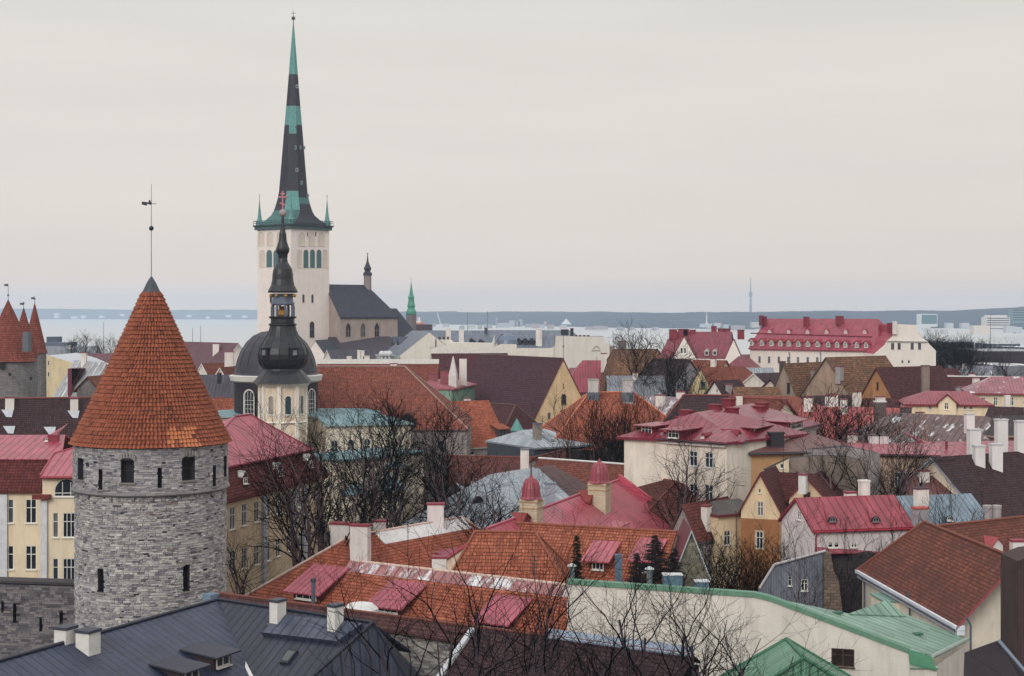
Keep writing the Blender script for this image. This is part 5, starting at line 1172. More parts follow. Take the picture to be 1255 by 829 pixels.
# ---------------------------------------------------------------- right middle: white and yellow houses
def right_mid():
    # big cream house with crimson roof
    b=Bld('villa','large cream villa with a low crimson metal roof full of dormers and red chimneys','house',P(870,580,168),wall=plaster((222,215,200),.35),roof=seam((146,46,64),.8,.3,0,.32,.4),trim=plain((112,34,50),.5))
    A=P(775,533,169); C=P(891,541,160.6); Rr=P(990,529,186)
    ze=16.4; d=Vector((C.x-A.x,C.y-A.y,0)).normalized(); y=Vector((-d.y,d.x,0))
    # first wing, long side = left wall
    def wingpts(p,q,Wd,zr,ze,h):
        a=Vector((p.x,p.y,0)); c=Vector((q.x,q.y,0)); dd=(c-a).normalized(); yy=Vector((-dd.y,dd.x,0)); r0=a+yy*Wd/2+dd*h[0]; r1=c+yy*Wd/2-dd*h[1]
        f=lambda v:(CX+v.x*F/v.y,HY+(H-zr)*F/v.y)
        return b.wing(f(r0),f(r1),Wd,YA=r0.y,YB=r1.y,zr=zr,ze=ze,hips=h,oh=.7,t=.25)
    w=wingpts(A,C,15,18.6,ze,(3.5,4))
    c2=C+y*15; w2=wingpts(C+d*0+y*3,C+y*26,14,19.4,ze,(5,5)) if False else None
    D=P(1000,528,188); w2=wingpts(C-d*.03+y*2,D,13,18.7,ze-.02,(5,5))
    p=w.p['F']
    for px,py in ((797,557),(814,560),(850,562),(869,564)): b.win(p,px,py,9.5,18,2,2,fm=plain((206,210,214)))
    for px,py in ((850,605),(869,606),(797,601),(814,603)): b.win(p,px,py,9.5,24,2,2,fm=plain((206,210,214)))
    mb=MB()
    for ww in (w,w2):
        a_,c_=ww.E[0],ww.E[1]; o=s_out(a_,c_); mid=(a_+c_)/2-o*.5; mb.box((mid.x,mid.y,ze-.55),(c_-a_).length-.8,.35,.5,0,ww.ang)
    mb.build('cornice',plain((214,212,208)),b.root)
    cr=plain((116,34,48),.5)
    for ww,px,py in ((w,793,532),(w,826,537),(w2,930,533),(w2,975,526)): b.dormer(ww,'F',px,py+1,17,11,'shed',roof=CRIMS(),cheek=cr,rise=.03,nx=3 if px<900 else 2,ny=2,oh=.5)
    for ww,px,py in ((w,812,533),(w,862,537) ,(w2,906,536),(w2,952,530)): b.dormer(ww,'F',px,py,4,3,'gable',roof=cr,cheek=cr,nx=1,ny=1,oh=.05,wf=.6)
    for px,py,t,Y in ((841,523,503,172),(836,527,511,170),(877,516,496,176),(897,521,500,176),(893,506,489,182),(930,520,498,184),(934,512,494,186)): b.chim(Y,None,px,py,t,1.35,.9,plain((118,42,54),.7),capm=cr,ang=w.ang)
    b.done()
    # ochre block behind it
    b=Bld('ochre_house','ochre yellow house with a shallow rusty roof and a black chimney beside the villa','house',P(945,580,166),wall=plaster((186,148,108),.35,(150,112,80)),roof=seam((118,70,66),.5,.3,.35,.5,.2),trim=DGR())
    w=b.wing((925,537),(1002,535),11,YA=170,YB=172,eave=(905,556),hips=(3,2),oh=.6)
    b.chim(w,'F',951,547,530,1.5,1.0,plain((46,44,52)),capm=plain((54,52,60)),ang=.2); b.chim(w,'F',941,546,538,.7,.6,plain((46,44,52)))
    b.pipe(w.p['F'],907,558,600); b.aerial(935,540,168); b.done()
    b=Bld('lean_to_house','grey stained rendered house with a single pitch roof between ochre house and pink roof','house',P(1000,590,158),wall=plaster((140,128,118),.8,(74,70,70)),roof=plain((56,54,60)))
    pn=b.block([(967,562),(1000,559),(1040,560),(1064,566)],158,1.2,plaster((140,128,118),.8,(74,70,70)),top=plain((44,42,48)))
    pn=b.block([(937,577),(967,562.5)],157.5,1.2,plaster((214,200,172),.3),top=plain((44,42,48))); b.win(pn,958.5,571,4.5,6.5,1,1)
    b.block([(985,552),(1040,548),(1078,556)],165,2,GRYP(),top=plain((52,50,56)))
    b.done()
    # twin gabled ochre house
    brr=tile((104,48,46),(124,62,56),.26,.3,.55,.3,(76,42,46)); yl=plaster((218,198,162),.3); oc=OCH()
    b=Bld('gabled_house','yellow and ochre house with two pointed gables and brown tiled roofs','house',P(930,650,150),wall=yl,roof=brr,trim=plain((104,38,46)))
    w=b.wing((932,582),(957,578),4,YA=150.5,YB=160,corner=('L',956,627),oh=.35,og=.35)
    p=w.p['L']; b.win(p,932,624,8,17,2,2,fm=WTR(),trim=plain((206,188,158))); b.win(p,931,601.5,3,5.5,1,1)
    # ochre lower storey skin, slightly proud
    q0=p.at(0,0,.17); q1=p.at(p.len,0,.17); zt=P(930,636,150.5).z; lw=Panel(q0,q1,[(0,-1),(p.len,-1),(p.len,zt),(0,zt+.0)]); b.panels.append((lw,b.wi(oc)))
    b.win(lw,931,662,9,21,2,2,fm=WTR(),trim=plain((190,170,140)))
    lun=MB(); u_,z_,_=lw.px(931,646); lun.poly([lw.at(u_+.5*math.cos(math.pi*i/8),z_-.2+.45*math.sin(math.pi*i/8),.03) for i in range(9)]); lun.build('blind_arch',plain((136,96,58)),b.root)
    w2=b.wing((990,587.5),(1012,583),4,YA=151.8,YB=160,corner=('L',1013,613),oh=.3,og=.3)
    b.win(w2.p['L'],989,607.5,8.5,8.5,2,2,fm=plain((110,70,66)))
    b.wing((938,580.5),(992,585),5,YA=157,YB=155,ze=10.5,oh=.1)
    b.chim(w2,'R',984,590,581,.9,.7,SNOWC()) 
    b.aerial(960,583,155,3); b.pipe(p,903,625,690,plain((110,84,72)),.06,.2)
    w3=b.wing((872,617),(903,612),5,YA=153,YB=155,ze=10.1,roof=seam((84,74,70),.5,.3,0,.5,.2),hips=(1.5,0),oh=.35)
    b.win(w3.p['F'],891.5,660,8,17,2,2,fm=WTR()); b.done()
    # small stone cottage with red tiles
    b=Bld('cottage','small grey stone cottage with a red tiled roof and one white chimney','house',P(850,650,150),wall=plaster((156,150,146),.7,(104,100,100)),roof=tile((136,66,56),(156,80,66),.28,.32,.5,.3),trim=plain((84,58,56)))
    w=b.wing((838,621),(890,619),6,YA=149.5,YB=156,corner=('L',855,661),oh=.25)
    b.chim(w,'F',865.5,643,619.5,.85,.7,WHT(),capm=plain((120,60,60))); b.win(w.p['L'],828.5,640,3,5,1,1); b.win(w.p['F'],862,667,3.5,8,1,1); b.done()
    # white house with crimson and blue roof
    b=Bld('white_house','white house whose long roof is crimson at the left and blue grey at the right','house',P(1050,670,139),wall=plaster((212,206,204),.3,(150,142,144)),roof=seam((162,56,70),.75,0,0,.42,.15),trim=plain((136,40,56),.5))
    w=b.wing((977,613),(1094,611),7,YA=139,YB=141.2,corner=('L',997,650),oh=.3,og=.25)
    wb=b.wing((1094.4,611),(1190,606),7,YA=141.2,YB=143.3,ze=w.ze+.005,roof=BLUEM(),trim=plain((110,128,144),.5),oh=.28,og=.0)
    b.aerial(1088,611,141); b.aerial(1180,606,143,2)
    for px in (1020,1073): b.dormer(w,'F',px,640,13,7,'eye',fm=plain((120,112,116)),cheek=plain((44,40,48)),roof=seam((162,56,70),.75,0,0,.42,.15),nx=2,ny=1)
    b.dormer(wb,'F',1163,639,11,7,'eye',roof=BLUEM(),cheek=plain((70,84,100)),nx=2,ny=2)
    b.win(w.p['F'],1018,668,6,7,1,2); b.win(w.p['F'],1025.5,668,6,7,1,2); b.win(w.p['F'],1047,668,8,7,2,2); b.win(w.p['F'],1053,667,0.1,1) if False else None
    b.win(w.p['L'],979,631,4.5,11,2,3); b.gutter(w,'F',plain((150,44,62)))
    b.pipe(w.p['F'],999,652,676,plain((150,44,62)),.07,.15)
    b.chim(w,'B',1059,612,589,.85,.7,WHT(),capm=WTR()); b.chim(w,'B',1042,611,603,.95,.7,WHT(),capm=REDT())
    b.chim(wb,'F',1129,622,598,1.15,.8,WHT(),capm=plain((90,62,76)),pots=2); b.chim(wb,'F',1127.5,643,622,1.2,.9,plain((150,146,152)),capm=plain((176,84,76)))
    mb=MB(); q=P(1003,678,134.5); r=P(1095,677,137.5); mb.prism([q,r,r+Vector((0,2.5,.8)),q+Vector((0,2.5,.8))],(0,0,-.1)); mb.build('porch_roof',seam((176,80,96),.5,0,0,.4,.3),b.root)
    b.done()
    # grey boarded shed and ruined wall
    b=Bld('board_shed','grey boarded shed with a curved roof edge beside the ruined wall','shed',P(970,710,131),wall=seam((126,132,146),.22,0,0,.8,.25),roof=plain((150,146,152)))
    pn=b.block([(931,722),(949,693),(1012,676)],131,.7,seam((126,132,146),.22,0,0,.8,.25),top=plain((120,84,92))); b.win(pn,986,717,8,15,2,2); b.win(pn,968,712,5,12,1,2)
    mb=MB(); pts=[P(x,y,130.9) for x,y in ((931,722),(949,693),(1012,676))]
    for i in range(2): mb.tube(pts[i]+Z*.05,pts[i+1]+Z*.05,.12,.12,5)
    mb.build('verge_board',plain((176,172,176)),b.root); b.done()
    b=Bld('ruined_wall','broken rubble stone wall stump with a stepped dark side between shed and yellow house','wall',P(1020,700,131),wall=masonry((140,120,104),(104,90,82),(80,74,74),.5,.25))
    b.block([(1010,680),(1018,678),(1022,700),(1028,712),(1032,745)],130.6,1.2); b.block([(1012,679),(1070,677),(1085,690),(1090,760)],136,1.2,masonry((76,68,70),(60,54,58),(52,48,52),.5,.25)); b.done()
    # dark mossy roof right
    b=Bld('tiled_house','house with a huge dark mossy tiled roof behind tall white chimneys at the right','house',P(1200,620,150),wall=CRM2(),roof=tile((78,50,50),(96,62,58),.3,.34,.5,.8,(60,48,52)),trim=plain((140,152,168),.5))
    w=b.wing((1143,563),(1300,555),16,YA=158,YB=168,ze=8.4,oh=.4,og=.3); b.win(w.p['L'],1149,607,5,9,1,1) if False else None
    mp=w.p['F']
    for px,py,t,a,Y in ((1193.5,560,526,1.25,164),(1199.5,566,546,1.05,160),(1227,548,514,1.2,168),(1220.5,567,544,1.15,160.5),(1251,556,516,1.1,165),(1188,519,507,1.0,186)): b.chim(Y,None,px,py,t,a,.9,plaster((216,214,212),.18),capm=plain((190,190,192)),pots=1 if px in (1227,) else 0,ang=.1)
    b.done()
    b=Bld('brick_chimney_pair','pair of round snow dusted vent stacks behind the brown roof','chimney',P(1215,640,140),wall=WHT())
    for px in (1210.5,1221.5): p=P(px,645,140); m=MB(); m.lathe((p.x,p.y,p.z-9),[(.42,0),(.42,10.6),(.46,10.65),(.46,10.9),(.3,10.9)],12); m.build('stack',plain((158,152,154),.6),b.root)
    b.done()
    # beige house with pink roof and trees in front
    b=Bld('beige_house','beige house with a pink metal roof behind the thin bare trees at right','house',P(1080,590,168),wall=plaster((196,170,148),.5,(126,106,96)),roof=PINKS(),trim=plain((132,46,64)))
    w=b.wing((1052,547),(1146,546),14,YA=177,YB=175,eave=(1034,557),hips=(2.5,0),oh=.5)
    w2=b.wing((1118,544),(1262,541),14,YA=184,YB=186,eave=(1118,562),hips=(0,0),oh=.4,roof=CRIMS())
    for px in (1055,1071,1100,1110): b.win(w.p['F'],px,588,7,18,2,2,fm=plain((190,196,204)))
    b.dormer(w2,'F',1143,551,10,6,'eye',roof=PINK(),nx=2,ny=1); b.chim(174,None,1061,580,560,1.5,1.2,plain((104,118,140)),capm=plain((96,108,130)))
    for px in (1071,1082): b.chim(180,None,px,552,533,1.15,.9,plaster((206,204,202),.5),capm=plain((84,84,88)))
    b.chim(181,None,1160,553,541,.25,.25,REDT()); b.done()
    # snow patched rusty roof
    b=Bld('rusty_roofed_house','house with a rusty brown metal roof streaked with snow patches at right','house',P(1120,540,190),wall=GRYP(),roof=seam((108,84,82),.8,.8,.5,.6,.3,(104,68,60)),trim=plain((120,104,100)))
    b.wing((1095,508),(1210,513),17,YA=203,YB=196,eave=(1064,545),hips=(5,4),oh=.4)
    b.dormer if False else None; b.done()
    b=Bld('slate_house','dark shingle roof house at the far right behind white chimneys','house',P(1200,530,192),wall=BRK(),roof=tile((84,76,76),(100,90,88),.3,.3,.6,.5,(64,60,64),old=1),trim=plain((140,124,104)))
    b.wing((1222,512),(1300,512),12,YA=196,YB=198,eave=(1190,536),hips=(4,0),oh=.3); b.done()
    # salmon roof
    b=Bld('salmon_roofed_house','long house with a salmon red seamed roof and several white chimneys','house',P(1040,520,212),wall=CRM2(),roof=SALM(),trim=plain((150,66,64)))
    w=b.wing((985,499),(1106,502),15,YA=222,YB=216,ze=12.2,oh=.4,hips=(0,0))
    b.chim(w,'F',991,503,487,1.2,.8,WHT()); b.chim(w,'F',1034.5,506,489,.9,.8,WHT()); b.chim(212,None,1078.5,513,492,1.5,1.0,plain((92,80,78)),capm=SNOWC()); b.chim(w,'B',1018,499,485,1.4,.9,WHT()); b.chim(208,None,1110,509,499,1.4,1,plain((80,70,72)))
    b.done()
    b=Bld('red_roofed_house','low cream house with a bright crimson roof and small front gable at right','house',P(1150,495,226),wall=plaster((224,208,176),.25),roof=CRIM(),trim=plain((120,38,50)))
    w=b.wing((1135,481),(1185,483),11,YA=233,YB=232,eave=(1113,496),hips=(3.5,3),oh=.5)
    w2=b.wing((1161,484),(1161,482),5,YA=226.5,YB=232,corner=('L',1172,494),oh=.3); 
    b.win(w2.p['L'],1160,498,5,8,2,2)
    for px in (1140,1172,1183,1190): b.win(w.p['F'],px,500,4.5,5,2,1)
    b.done()
    b=Bld('villa','cream house under a pink metal roof half covered in snow, at the right edge','house',P(1220,480,240),wall=plaster((216,202,176),.35),roof=seam((160,84,98),.5,.75,0,.4,.3),trim=plain((130,60,72)))
    w=b.wing((1215,463),(1290,464),14,YA=252,YB=250,eave=(1196,482),hips=(4,2),oh=.6)
    for px in (1205,1220,1240): b.win(w.p['F'],px,492,5,11,2,2)
    b.chim(238,None,1234.5,505,483,.8,.8,WHT(),pots=0); b.done()
right_mid()

# ---------------------------------------------------------------- centre and left middle distance
def centre_mid():
    # curved metal roof house
    b=Bld('metal_roofed_house','house with pale blue grey metal roof, rusty on its right side, behind the cupolas','house',P(620,620,168),wall=GRYP(),roof=seam((160,172,184),.5,.5,0,.4,.4),trim=plain((150,160,170)))
    w=b.wing((600,584),(656,575),15,YA=168,YB=176,ze=6.6,hips=(6.5,0),oh=.3); 
    w2=b.wing((656.3,575),(676,573),15,YA=176,YB=179,ze=6.4,hips=(0,6.5),roof=seam((82,50,52),.7,.0,.6,.6,.1,(88,58,50)),oh=.3)
    b.dormer(w,'F',585,617,14,9,'eye',roof=seam((150,162,174),.5,.3,0,.4,.4),cheek=plain((40,40,48)),win=False)
    b.chim(160,None,674,615,592,1.1,.9,plaster((150,160,170),.4),capm=plain((110,124,138))); b.done()
    # long red brown roof behind
    b=Bld('tiled_house','long house with brick red roof and snow along the ridge behind the second cupola','house',P(740,590,192),wall=plaster((206,170,108),.4),roof=tile((146,74,54),(170,92,68),.3,.34,.55,.4),cap=SNOWC(),trim=plain((110,60,56)))
    w=b.wing((663,564),(798,574),16,YA=196,YB=186,ze=4.5,oh=.3,hips=(0,4))
    b.chim(w,'B',643,568,550,1.1,.8,WHT(),capm=plain((100,100,110))) if False else b.chim(199,None,643,568,550.5,1.1,.8,WHT(),capm=plain((110,112,120)))
    w2=b.wing((770,590),(806,583),7,YA=176,YB=178,ze=6.4,oh=.3,cap=plain((112,62,56)))
    w3=b.wing((800,588),(828,598),12,YA=168,YB=164,ze=8.6,oh=.6,hips=(0,3),cap=plain((112,62,56)),roof=tile((120,60,52),(142,76,62),.3,.34,.55,.4))
    for px in (806,823): b.win(w3.p['F'],px,614,7,16,2,2,fm=plain((198,204,208)))
    b.done()
    b=Bld('tiled_house','low house with a dull red tiled roof left of the small white chimney','house',P(590,575,205),wall=GRYP(),roof=tile((120,60,52),(142,74,60),.3,.34,.55,.5),cap=plain((112,62,56)))
    b.wing((548,561),(655,561),13,YA=208,YB=206,ze=7.4,oh=.3); b.wing((655,563),(690,553),8,YA=203,YB=214,ze=7.8); b.done()
    # grey metal roof with chimney
    b=Bld('metal_roofed_house','small building with a frosted pale metal roof and brick chimney beside the yellow gable','house',P(655,540,212),wall=DGR(),roof=seam((162,172,182),.6,.3,0,.45,.35),trim=plain((120,128,138)))
    w=b.wing((640,529),(668,528),13,YA=219,YB=221,eave=(632,551),hips=(2,4),oh=.4); b.chim(w,'F',658.5,538,519,1.0,.9,plaster((140,132,126),.6),capm=plain((88,94,104)))
    b.dormer(w,'F',678,543,7,5,'eye',roof=seam((140,150,160),.5,.2,0,.4,.4),nx=1,ny=1); b.done()
    # orange house with shed dormer
    b=Bld('tiled_house','house with plain bright orange roof and one shed dormer, grey walls below','house',P(580,540,236),wall=plaster((170,160,158),.6),roof=tile((208,102,64),(220,120,80),.28,.34,.6,.15),trim=plain((176,170,166)))
    w=b.wing((542,494),(597,491.5),13,YA=266,YB=271,eave=(600,546),oh=.4,og=.3)
    b.dormer(w,'F',616,538,11,13,'shed',roof=tile((208,102,64),(220,120,80),.28,.34,.6,.15),cheek=plain((72,66,70)),rise=.25,nx=2,ny=1,fm=plain((120,120,120)),oh=.4)
    b.win(w.p['F'],577,556,9,5,1,1) ; b.win(w.p['F'],600,556,6,8,1,1); b.chim(w,'B',573,494,488,1.0,.7,SNOWC()); b.done()
    # big orange hipped roof with two chimneys
    b=Bld('tiled_house','house with a broad orange hipped roof and two large white chimneys, bushes in front','house',P(750,530,222),wall=BRK(),roof=tile((198,100,66),(214,118,82),.28,.34,.6,.25),cap=plain((196,120,92)))
    w=b.wing((722,483),(776,482),26,YA=226,YB=227,ze=7.6,hips=(11,12),oh=.3)
    for px in (727,769): 
        q=b.chim(225.5,None,px,490,465,1.5,1.3,plaster((190,186,184),.6),capm=plain((150,146,146)),flare=1.1)
    b.block([(700,552),(780,553)],206,.6,masonry((72,66,70),(56,52,58),(46,44,50)))
    b.done()
    # yellow gabled granary
    b=Bld('granary','tall yellow gabled granary with an enormous dark maroon roof','house',P(640,500,275),wall=plaster((214,188,148),.5,(164,138,112)),roof=MAROON(),cap=plain((96,76,66)),trim=plain((112,56,56)))
    w=b.wing((588,436),(690,441.5),15.1,YA=318,YB=291,ze=8.0,oh=.3,og=.2)
    b.win(w.p['R'],691,489.5,6.5,13,1,2,True,fm=plain((98,82,76)),gm=glass((66,60,64))); b.win(w.p['R'],673,510,3.2,7,1,1,fm=plain((98,82,76))); b.win(w.p['R'],689,506.5,6.5,8,1,1,True,fm=plain((98,82,76))); b.win(w.p['R'],690.5,473,1.2,6,1,1,fm=plain((110,96,90)))
    p=P(690.5,440,291); m=MB(); m.tube(p-Z*.3,p+Z*4.3,.05,.04,4); m.box((p.x,p.y,p.z+2.2),.3,.1,.3); m.build('antenna_mast',plain((70,70,76)),b.root)
    w2=b.wing((570,494),(632,497),10,YA=290,YB=280,ze=8.5,hips=(0,2),roof=tile((96,50,54),(112,62,62),.3,.36,.6,.3)); b.done()
    t=MB(); p=P(633.5,520,245); root=empty('turret_roof',(p.x,p.y,0),'tiny pointed verdigris turret roof at the corner of the granary','turret'); t.lathe((p.x,p.y,0),[(.9,0),(.9,p.z-1),(1.1,p.z-1),(.05,p.z+.9)],6); t.build('turret',plain((88,140,136),.5),root)
    # big brick red roof
    b=Bld('tiled_house','long stone house with a vast steep brick red roof and two dark hatch gables','house',P(480,530,275),wall=plaster((150,142,140),.8,(98,92,94)),roof=BRICKR(),cap=plain((150,124,116)),trim=plain((90,70,72)))
    w=b.wing((392,451),(496,452.5),24,YA=250,YB=250,eave=(560,526.5),hips=(0,10.5),oh=.3)
    for px,py,h in ((419,520,9),(500,526,13)): b.dormer(w,'F',px,py,16 if px>450 else 13,h,'gable',roof=tile((150,80,64),(170,94,74),.3,.36),cheek=plain((42,38,44)),win=False,oh=.25)
    for px,py in ((500,552),(540,545),(470,560)): b.win(w.p['F'],px,py,7,9,1,1,fm=plain((90,86,88)))
    b.done()
    b=Bld('tiled_house','orange tiled house with a long white parapet behind the vast brick red roof','house',P(470,460,330),wall=WHT(),roof=tile((158,78,58),(176,94,70),.3,.36,.6,.3),cap=WTR())
    w=b.wing((391,446),(536,446),16,YA=326,YB=326,ze=11,capz=.75); b.chim(w,'F',482.5,449,445,1.4,.8,WHT()) if False else b.chim(324,None,482.5,451,445.5,1.4,1,WHT())
    b.done()
    # green house with crimson roof
    b=Bld('green_house','pale green house with a dark pink flat roof and white pyramid vents','house',P(540,480,296),wall=plaster((130,160,142),.3,(96,116,104)),roof=seam((160,78,90),.6,0,0,.45,.25),trim=plain((150,80,88)))
    w=b.wing((528,468),(552,462),9,YA=290,YB=305,ze=15.6,hips=(2,2),oh=.5); b.win(w.p['F'],540.5,484,5,9,2,2)
    for px,py,t in ((531,466,458),(545,465,455)): b.chim(292,None,px,py,t,1.6,1.2,plain((138,78,86)))
    p=P(555.5,466,291); m=MB(); m.lathe((p.x,p.y,p.z-1.5),[(1.05,0),(1.05,2.4),(.1,6)],4,0,.6,sm=False); m.build('pyramid_vent',plain((200,196,194)),b.root)
    p=P(567.5,463,296); m=MB(); m.box((p.x,p.y,p.z-1.5),1.4,1.2,5.1); m.build('white_stack',WHT(),b.root); b.done()
    b=Bld('tiled_house','house with a dark wine red roof below a long white parapet','house',P(575,450,355),wall=WHT(),roof=tile((104,56,66),(120,66,74),.3,.36,.6,.3),cap=WTR(),trim=WTR())
    b.wing((530,433),(620,432),15,YA=352,YB=356,ze=11.5,capz=1.1); b.done()
    # crimson roof right of the granary
    b=Bld('red_roofed_house','small house with a plain crimson roof behind the yellow granary','house',P(722,460,330),wall=GRYP(),roof=seam((156,58,72),.6,0,0,.5,.15),trim=plain((110,44,54)))
    w=b.wing((714,443),(742,443),14,YA=334,YB=334,ze=13.2,hips=(5,0)); b.chim(330,None,740,450,433,1.2,1,WHT(),capm=plain((110,44,54))); b.chim(338,None,750,440,425,1.0,1,plain((120,112,104))); b.done()
    # rusty brown steep roof behind trees
    b=Bld('tiled_house','old stone house with mottled rusty brown roof behind two dense bare trees','house',P(775,460,318),wall=plaster((150,148,156),.9,(96,92,100)),roof=OCHT(),cap=plain((90,62,56)))
    w=b.wing((752,430),(806,430),16,YA=328,YB=330,ze=13.5,hips=(3,3)); b.chim(331,None,763,434,418,1.6,1.2,STN()); b.wing((800,441),(845,443),12,YA=318,YB=310,ze=14,roof=DARKB()); b.done()
    # snowy metal roof low
    b=Bld('metal_roofed_house','low building with a snowy pinkish metal roof between orange roof and dark trees','house',P(805,500,235),wall=GRYP(),roof=seam((150,128,134),.6,1,0,.5,.3))
    w=b.wing((790,487),(830,489),12,YA=243,YB=240,ze=13.4); b.chim(w,'F',809.5,496,484,1.2,1,WHT()); b.chim(240,None,834,489,480,1.3,1,WHT()); b.done()
    b=Bld('tiled_house','house with a dark brown roof and a white gable chimney behind the crimson villa roof','house',P(860,505,212),wall=CRM2(),roof=DARKB(),trim=plain((132,56,60)),cap=plain((120,60,58)))
    w=b.wing((838,486),(896,488),15,YA=222,YB=220,ze=11.2,hips=(4,0)); b.chim(w,'L',842,497,484.5,1.3,1,WHT()); b.wing((896,489),(962,495),13,YA=214,YB=208,ze=13,roof=RUST()); b.chim(211,None,906,493,484,.8,.8,WHT()); b.done()
    b=Bld('tiled_house','house with a low orange roof and a white chimney left of the ochre tiled gable','house',P(960,498,230),wall=CRM2(),roof=tile((178,88,64),(192,104,78)),trim=plain((150,72,62)))
    w=b.wing((880,486),(975,487),12,YA=236,YB=233,ze=15.2,hips=(0,4)); b.done()
centre_mid()
# ---------------------------------------------------------------- far roofs of the old town
def far_town():
    # long red roofed palace with two rows of dormers
    pk=seam((168,66,84),.8,0,0,.45,.15); wl=plaster((222,214,204),.15)
    b=Bld('long_building','very long white building with a raspberry red roof and two rows of little dormers','building',P(1000,430,425),wall=wl,roof=pk,trim=plain((140,44,60),.5))
    w=b.wing((940,391.5),(1076,391.5),17,YA=436,YB=412,ze=20.2,hips=(0,5),oh=.6,og=.2)
    for i in range(6): b.dormer(w,'F',943+i*23.3,409.5,4.2,4,'gable',roof=plain((140,44,60),.5),cheek=plain((196,176,172)),win=False,oh=.12)
    for i in range(13): b.dormer(w,'F',(921,933.5,945.5,956.5,966.5,978.5,990,1002,1015,1026,1036,1050,1061.5)[i],424+i*.25,4.3,7,'gable',roof=plain((142,42,60),.5),cheek=plain((206,200,196)),nx=2,ny=2,oh=.45,wf=.7)
    for i in range(13): b.win(w.p['F'],919+i*11.8,440.5+i*.25,3,8,2,2,fm=plain((160,160,164)))
    # break line between upper and lower slope
    m=MB(); pl=w.sl['F']; m.tube(RP(920,409,pl)+Z*.1,RP(1069,413.5,pl)+Z*.1,.18,.18,4); m.build('roof_break',plain((110,36,52)),b.root)
    for px,y in ((933,388),(937,389)): b.chim(434,None,px,394,y-1,1.2,1,plain((110,40,52)))
    b.chim(425,None,986.5,398,388.5,.8,.8,plain((128,44,58))); b.chim(424,None,990,398,388.5,.8,.8,plain((128,44,58))); b.chim(418,None,1029,393,387.5,2,1,plain((120,44,56)))
    for px in (968,1006): b.pipe(w.p['F'],px,432,450,plain((110,116,130)),.14,.1)
    b.done()
    b=Bld('baroque_gable_house','white house with a curved stepped baroque gable and four small windows','building',P(1110,430,395),wall=plaster((222,216,206),.12),roof=plain((140,44,60),.5))
    pn=b.block([(1071,434),(1083,424),(1087,418),(1093,413),(1097,407),(1098,399),(1099,397.5),(1124,398.5),(1124.5,407),(1129,413),(1137,419),(1139,422),(1147,430)],394,18,top=plain((150,52,70),.5))
    for px in (1094,1102,1118,1127): b.win(pn,px,424.5,3.6,7.5,2,1,fm=plain((120,120,126)))
    for px in (1106,1114): b.win(pn,px,443.5,3,4,1,1)
    b.chim(393.5,None,1096.5,404,394,1.0,1.0,WHT(),capm=WTR()); b.chim(397,None,1090.5,403,396,1.2,1,plain((120,40,54)))
    mb=MB(); p=P(1097,417.5,393.6); q=P(1129,417.5,393.6); mb.tube(P(1087,418,393.6),P(1137,419,393.6),.2,.2,4); mb.build('cornice',plain((196,192,190)),b.root); b.done()
    # steep crimson roof with white gables
    b=Bld('gabled_house','block of steep crimson roofs with two white pointed gables and many red chimneys','building',P(860,420,430),wall=plaster((222,218,208),.12),roof=seam((142,54,70),.7,.25,0,.45,.15),trim=plain((120,40,54),.5))
    w=b.wing((824,407.5),(896,407),18,YA=438,YB=433,ze=15.5,hips=(3,0),oh=.4)
    w1=b.wing((838.5,413.5),(843,410),8,YA=424,YB=436,corner=('L',853.5,441),oh=.2,og=-.1)
    w2=b.wing((899,417),(900,412),8,YA=421,YB=436,corner=('L',913,449),oh=.2,og=-.1)
    for px in (835.5,839.5): b.win(w1.p['L'],px,430,2.6,6.5,1,1)
    for px,t,a in ((825,404,2.2),(837,403.5,2.6),(841,404,1.6),(849,404.5,1.6),(875,400,1.4),(884,403,1.8),(891,403,1.8),(908,404.5,1.8)): b.chim(436,None,px,411,t,a,1.2,plain((126,46,60),.7),capm=plain((112,40,54)),label=None)
    for px in (866,876): b.dormer(w,'F',px,436,5,6,'gable',roof=plain((168,160,164)),cheek=plain((196,192,192)),win=True,nx=1,ny=1,oh=.15)
    b.done()
    b=Bld('red_roofed_house','small crimson roof squeezed between the white gable and the long red building','house',P(905,450,405),wall=WHT(),roof=seam((136,42,60),.6,.2,0,.45,.15)); b.wing((905,438),(914,434),10,YA=402,YB=420,ze=14,hips=(2,0)); b.done()
    # yellow gable with green window
    b=Bld('gabled_house','cream house with a pointed gable, a green shuttered window and orange roof','house',P(860,475,290),wall=plaster((226,210,166),.2),roof=tile((178,88,64),(194,104,76)),trim=plain((120,104,96)))
    w=b.wing((859,452),(898,450.5),9,YA=288,YB=295,corner=('L',873,478),oh=.3); b.win(w.p['L'],861.5,472.5,6,9,2,1,fm=plain((66,100,90)),gm=glass((60,80,80))); b.done()
    b=Bld('gabled_house','tiny white gabled house with a dark roof in front of the green shuttered gable','house',P(880,480,278),wall=WHT(),roof=DARKB()); w=b.wing((876.5,468),(905,468.5),6,YA=277,YB=281,corner=('L',888,487),oh=.2); b.win(w.p['L'],878.5,479,2,5,1,1); b.chim(277,None,893,487,471,1.2,1,GRYP()); b.done()
    b=Bld('tiled_house','orange roofed row house with a white chimney below the crimson roofs','house',P(870,447,325),wall=CRM2(),roof=tile((170,90,66),(184,102,76)),cap=SNOWC()); w=b.wing((848,442),(889,443),10,YA=330,YB=326,ze=16); b.chim(w,'F',874.5,450,439.5,1.0,.9,WHT()); b.chim(328,None,845,450,441,1.1,1,WHT()); b.done()
    b=Bld('tiled_house','orange roofed house with a white sloping firewall above the dark roofs','house',P(905,460,310),wall=WHT(),roof=tile((170,84,62),(188,98,72)),trim=WTR()); b.wing((888,451.5),(912,451),10,YA=312,YB=318,ze=14,og=.2,hips=(0,3)); b.done()
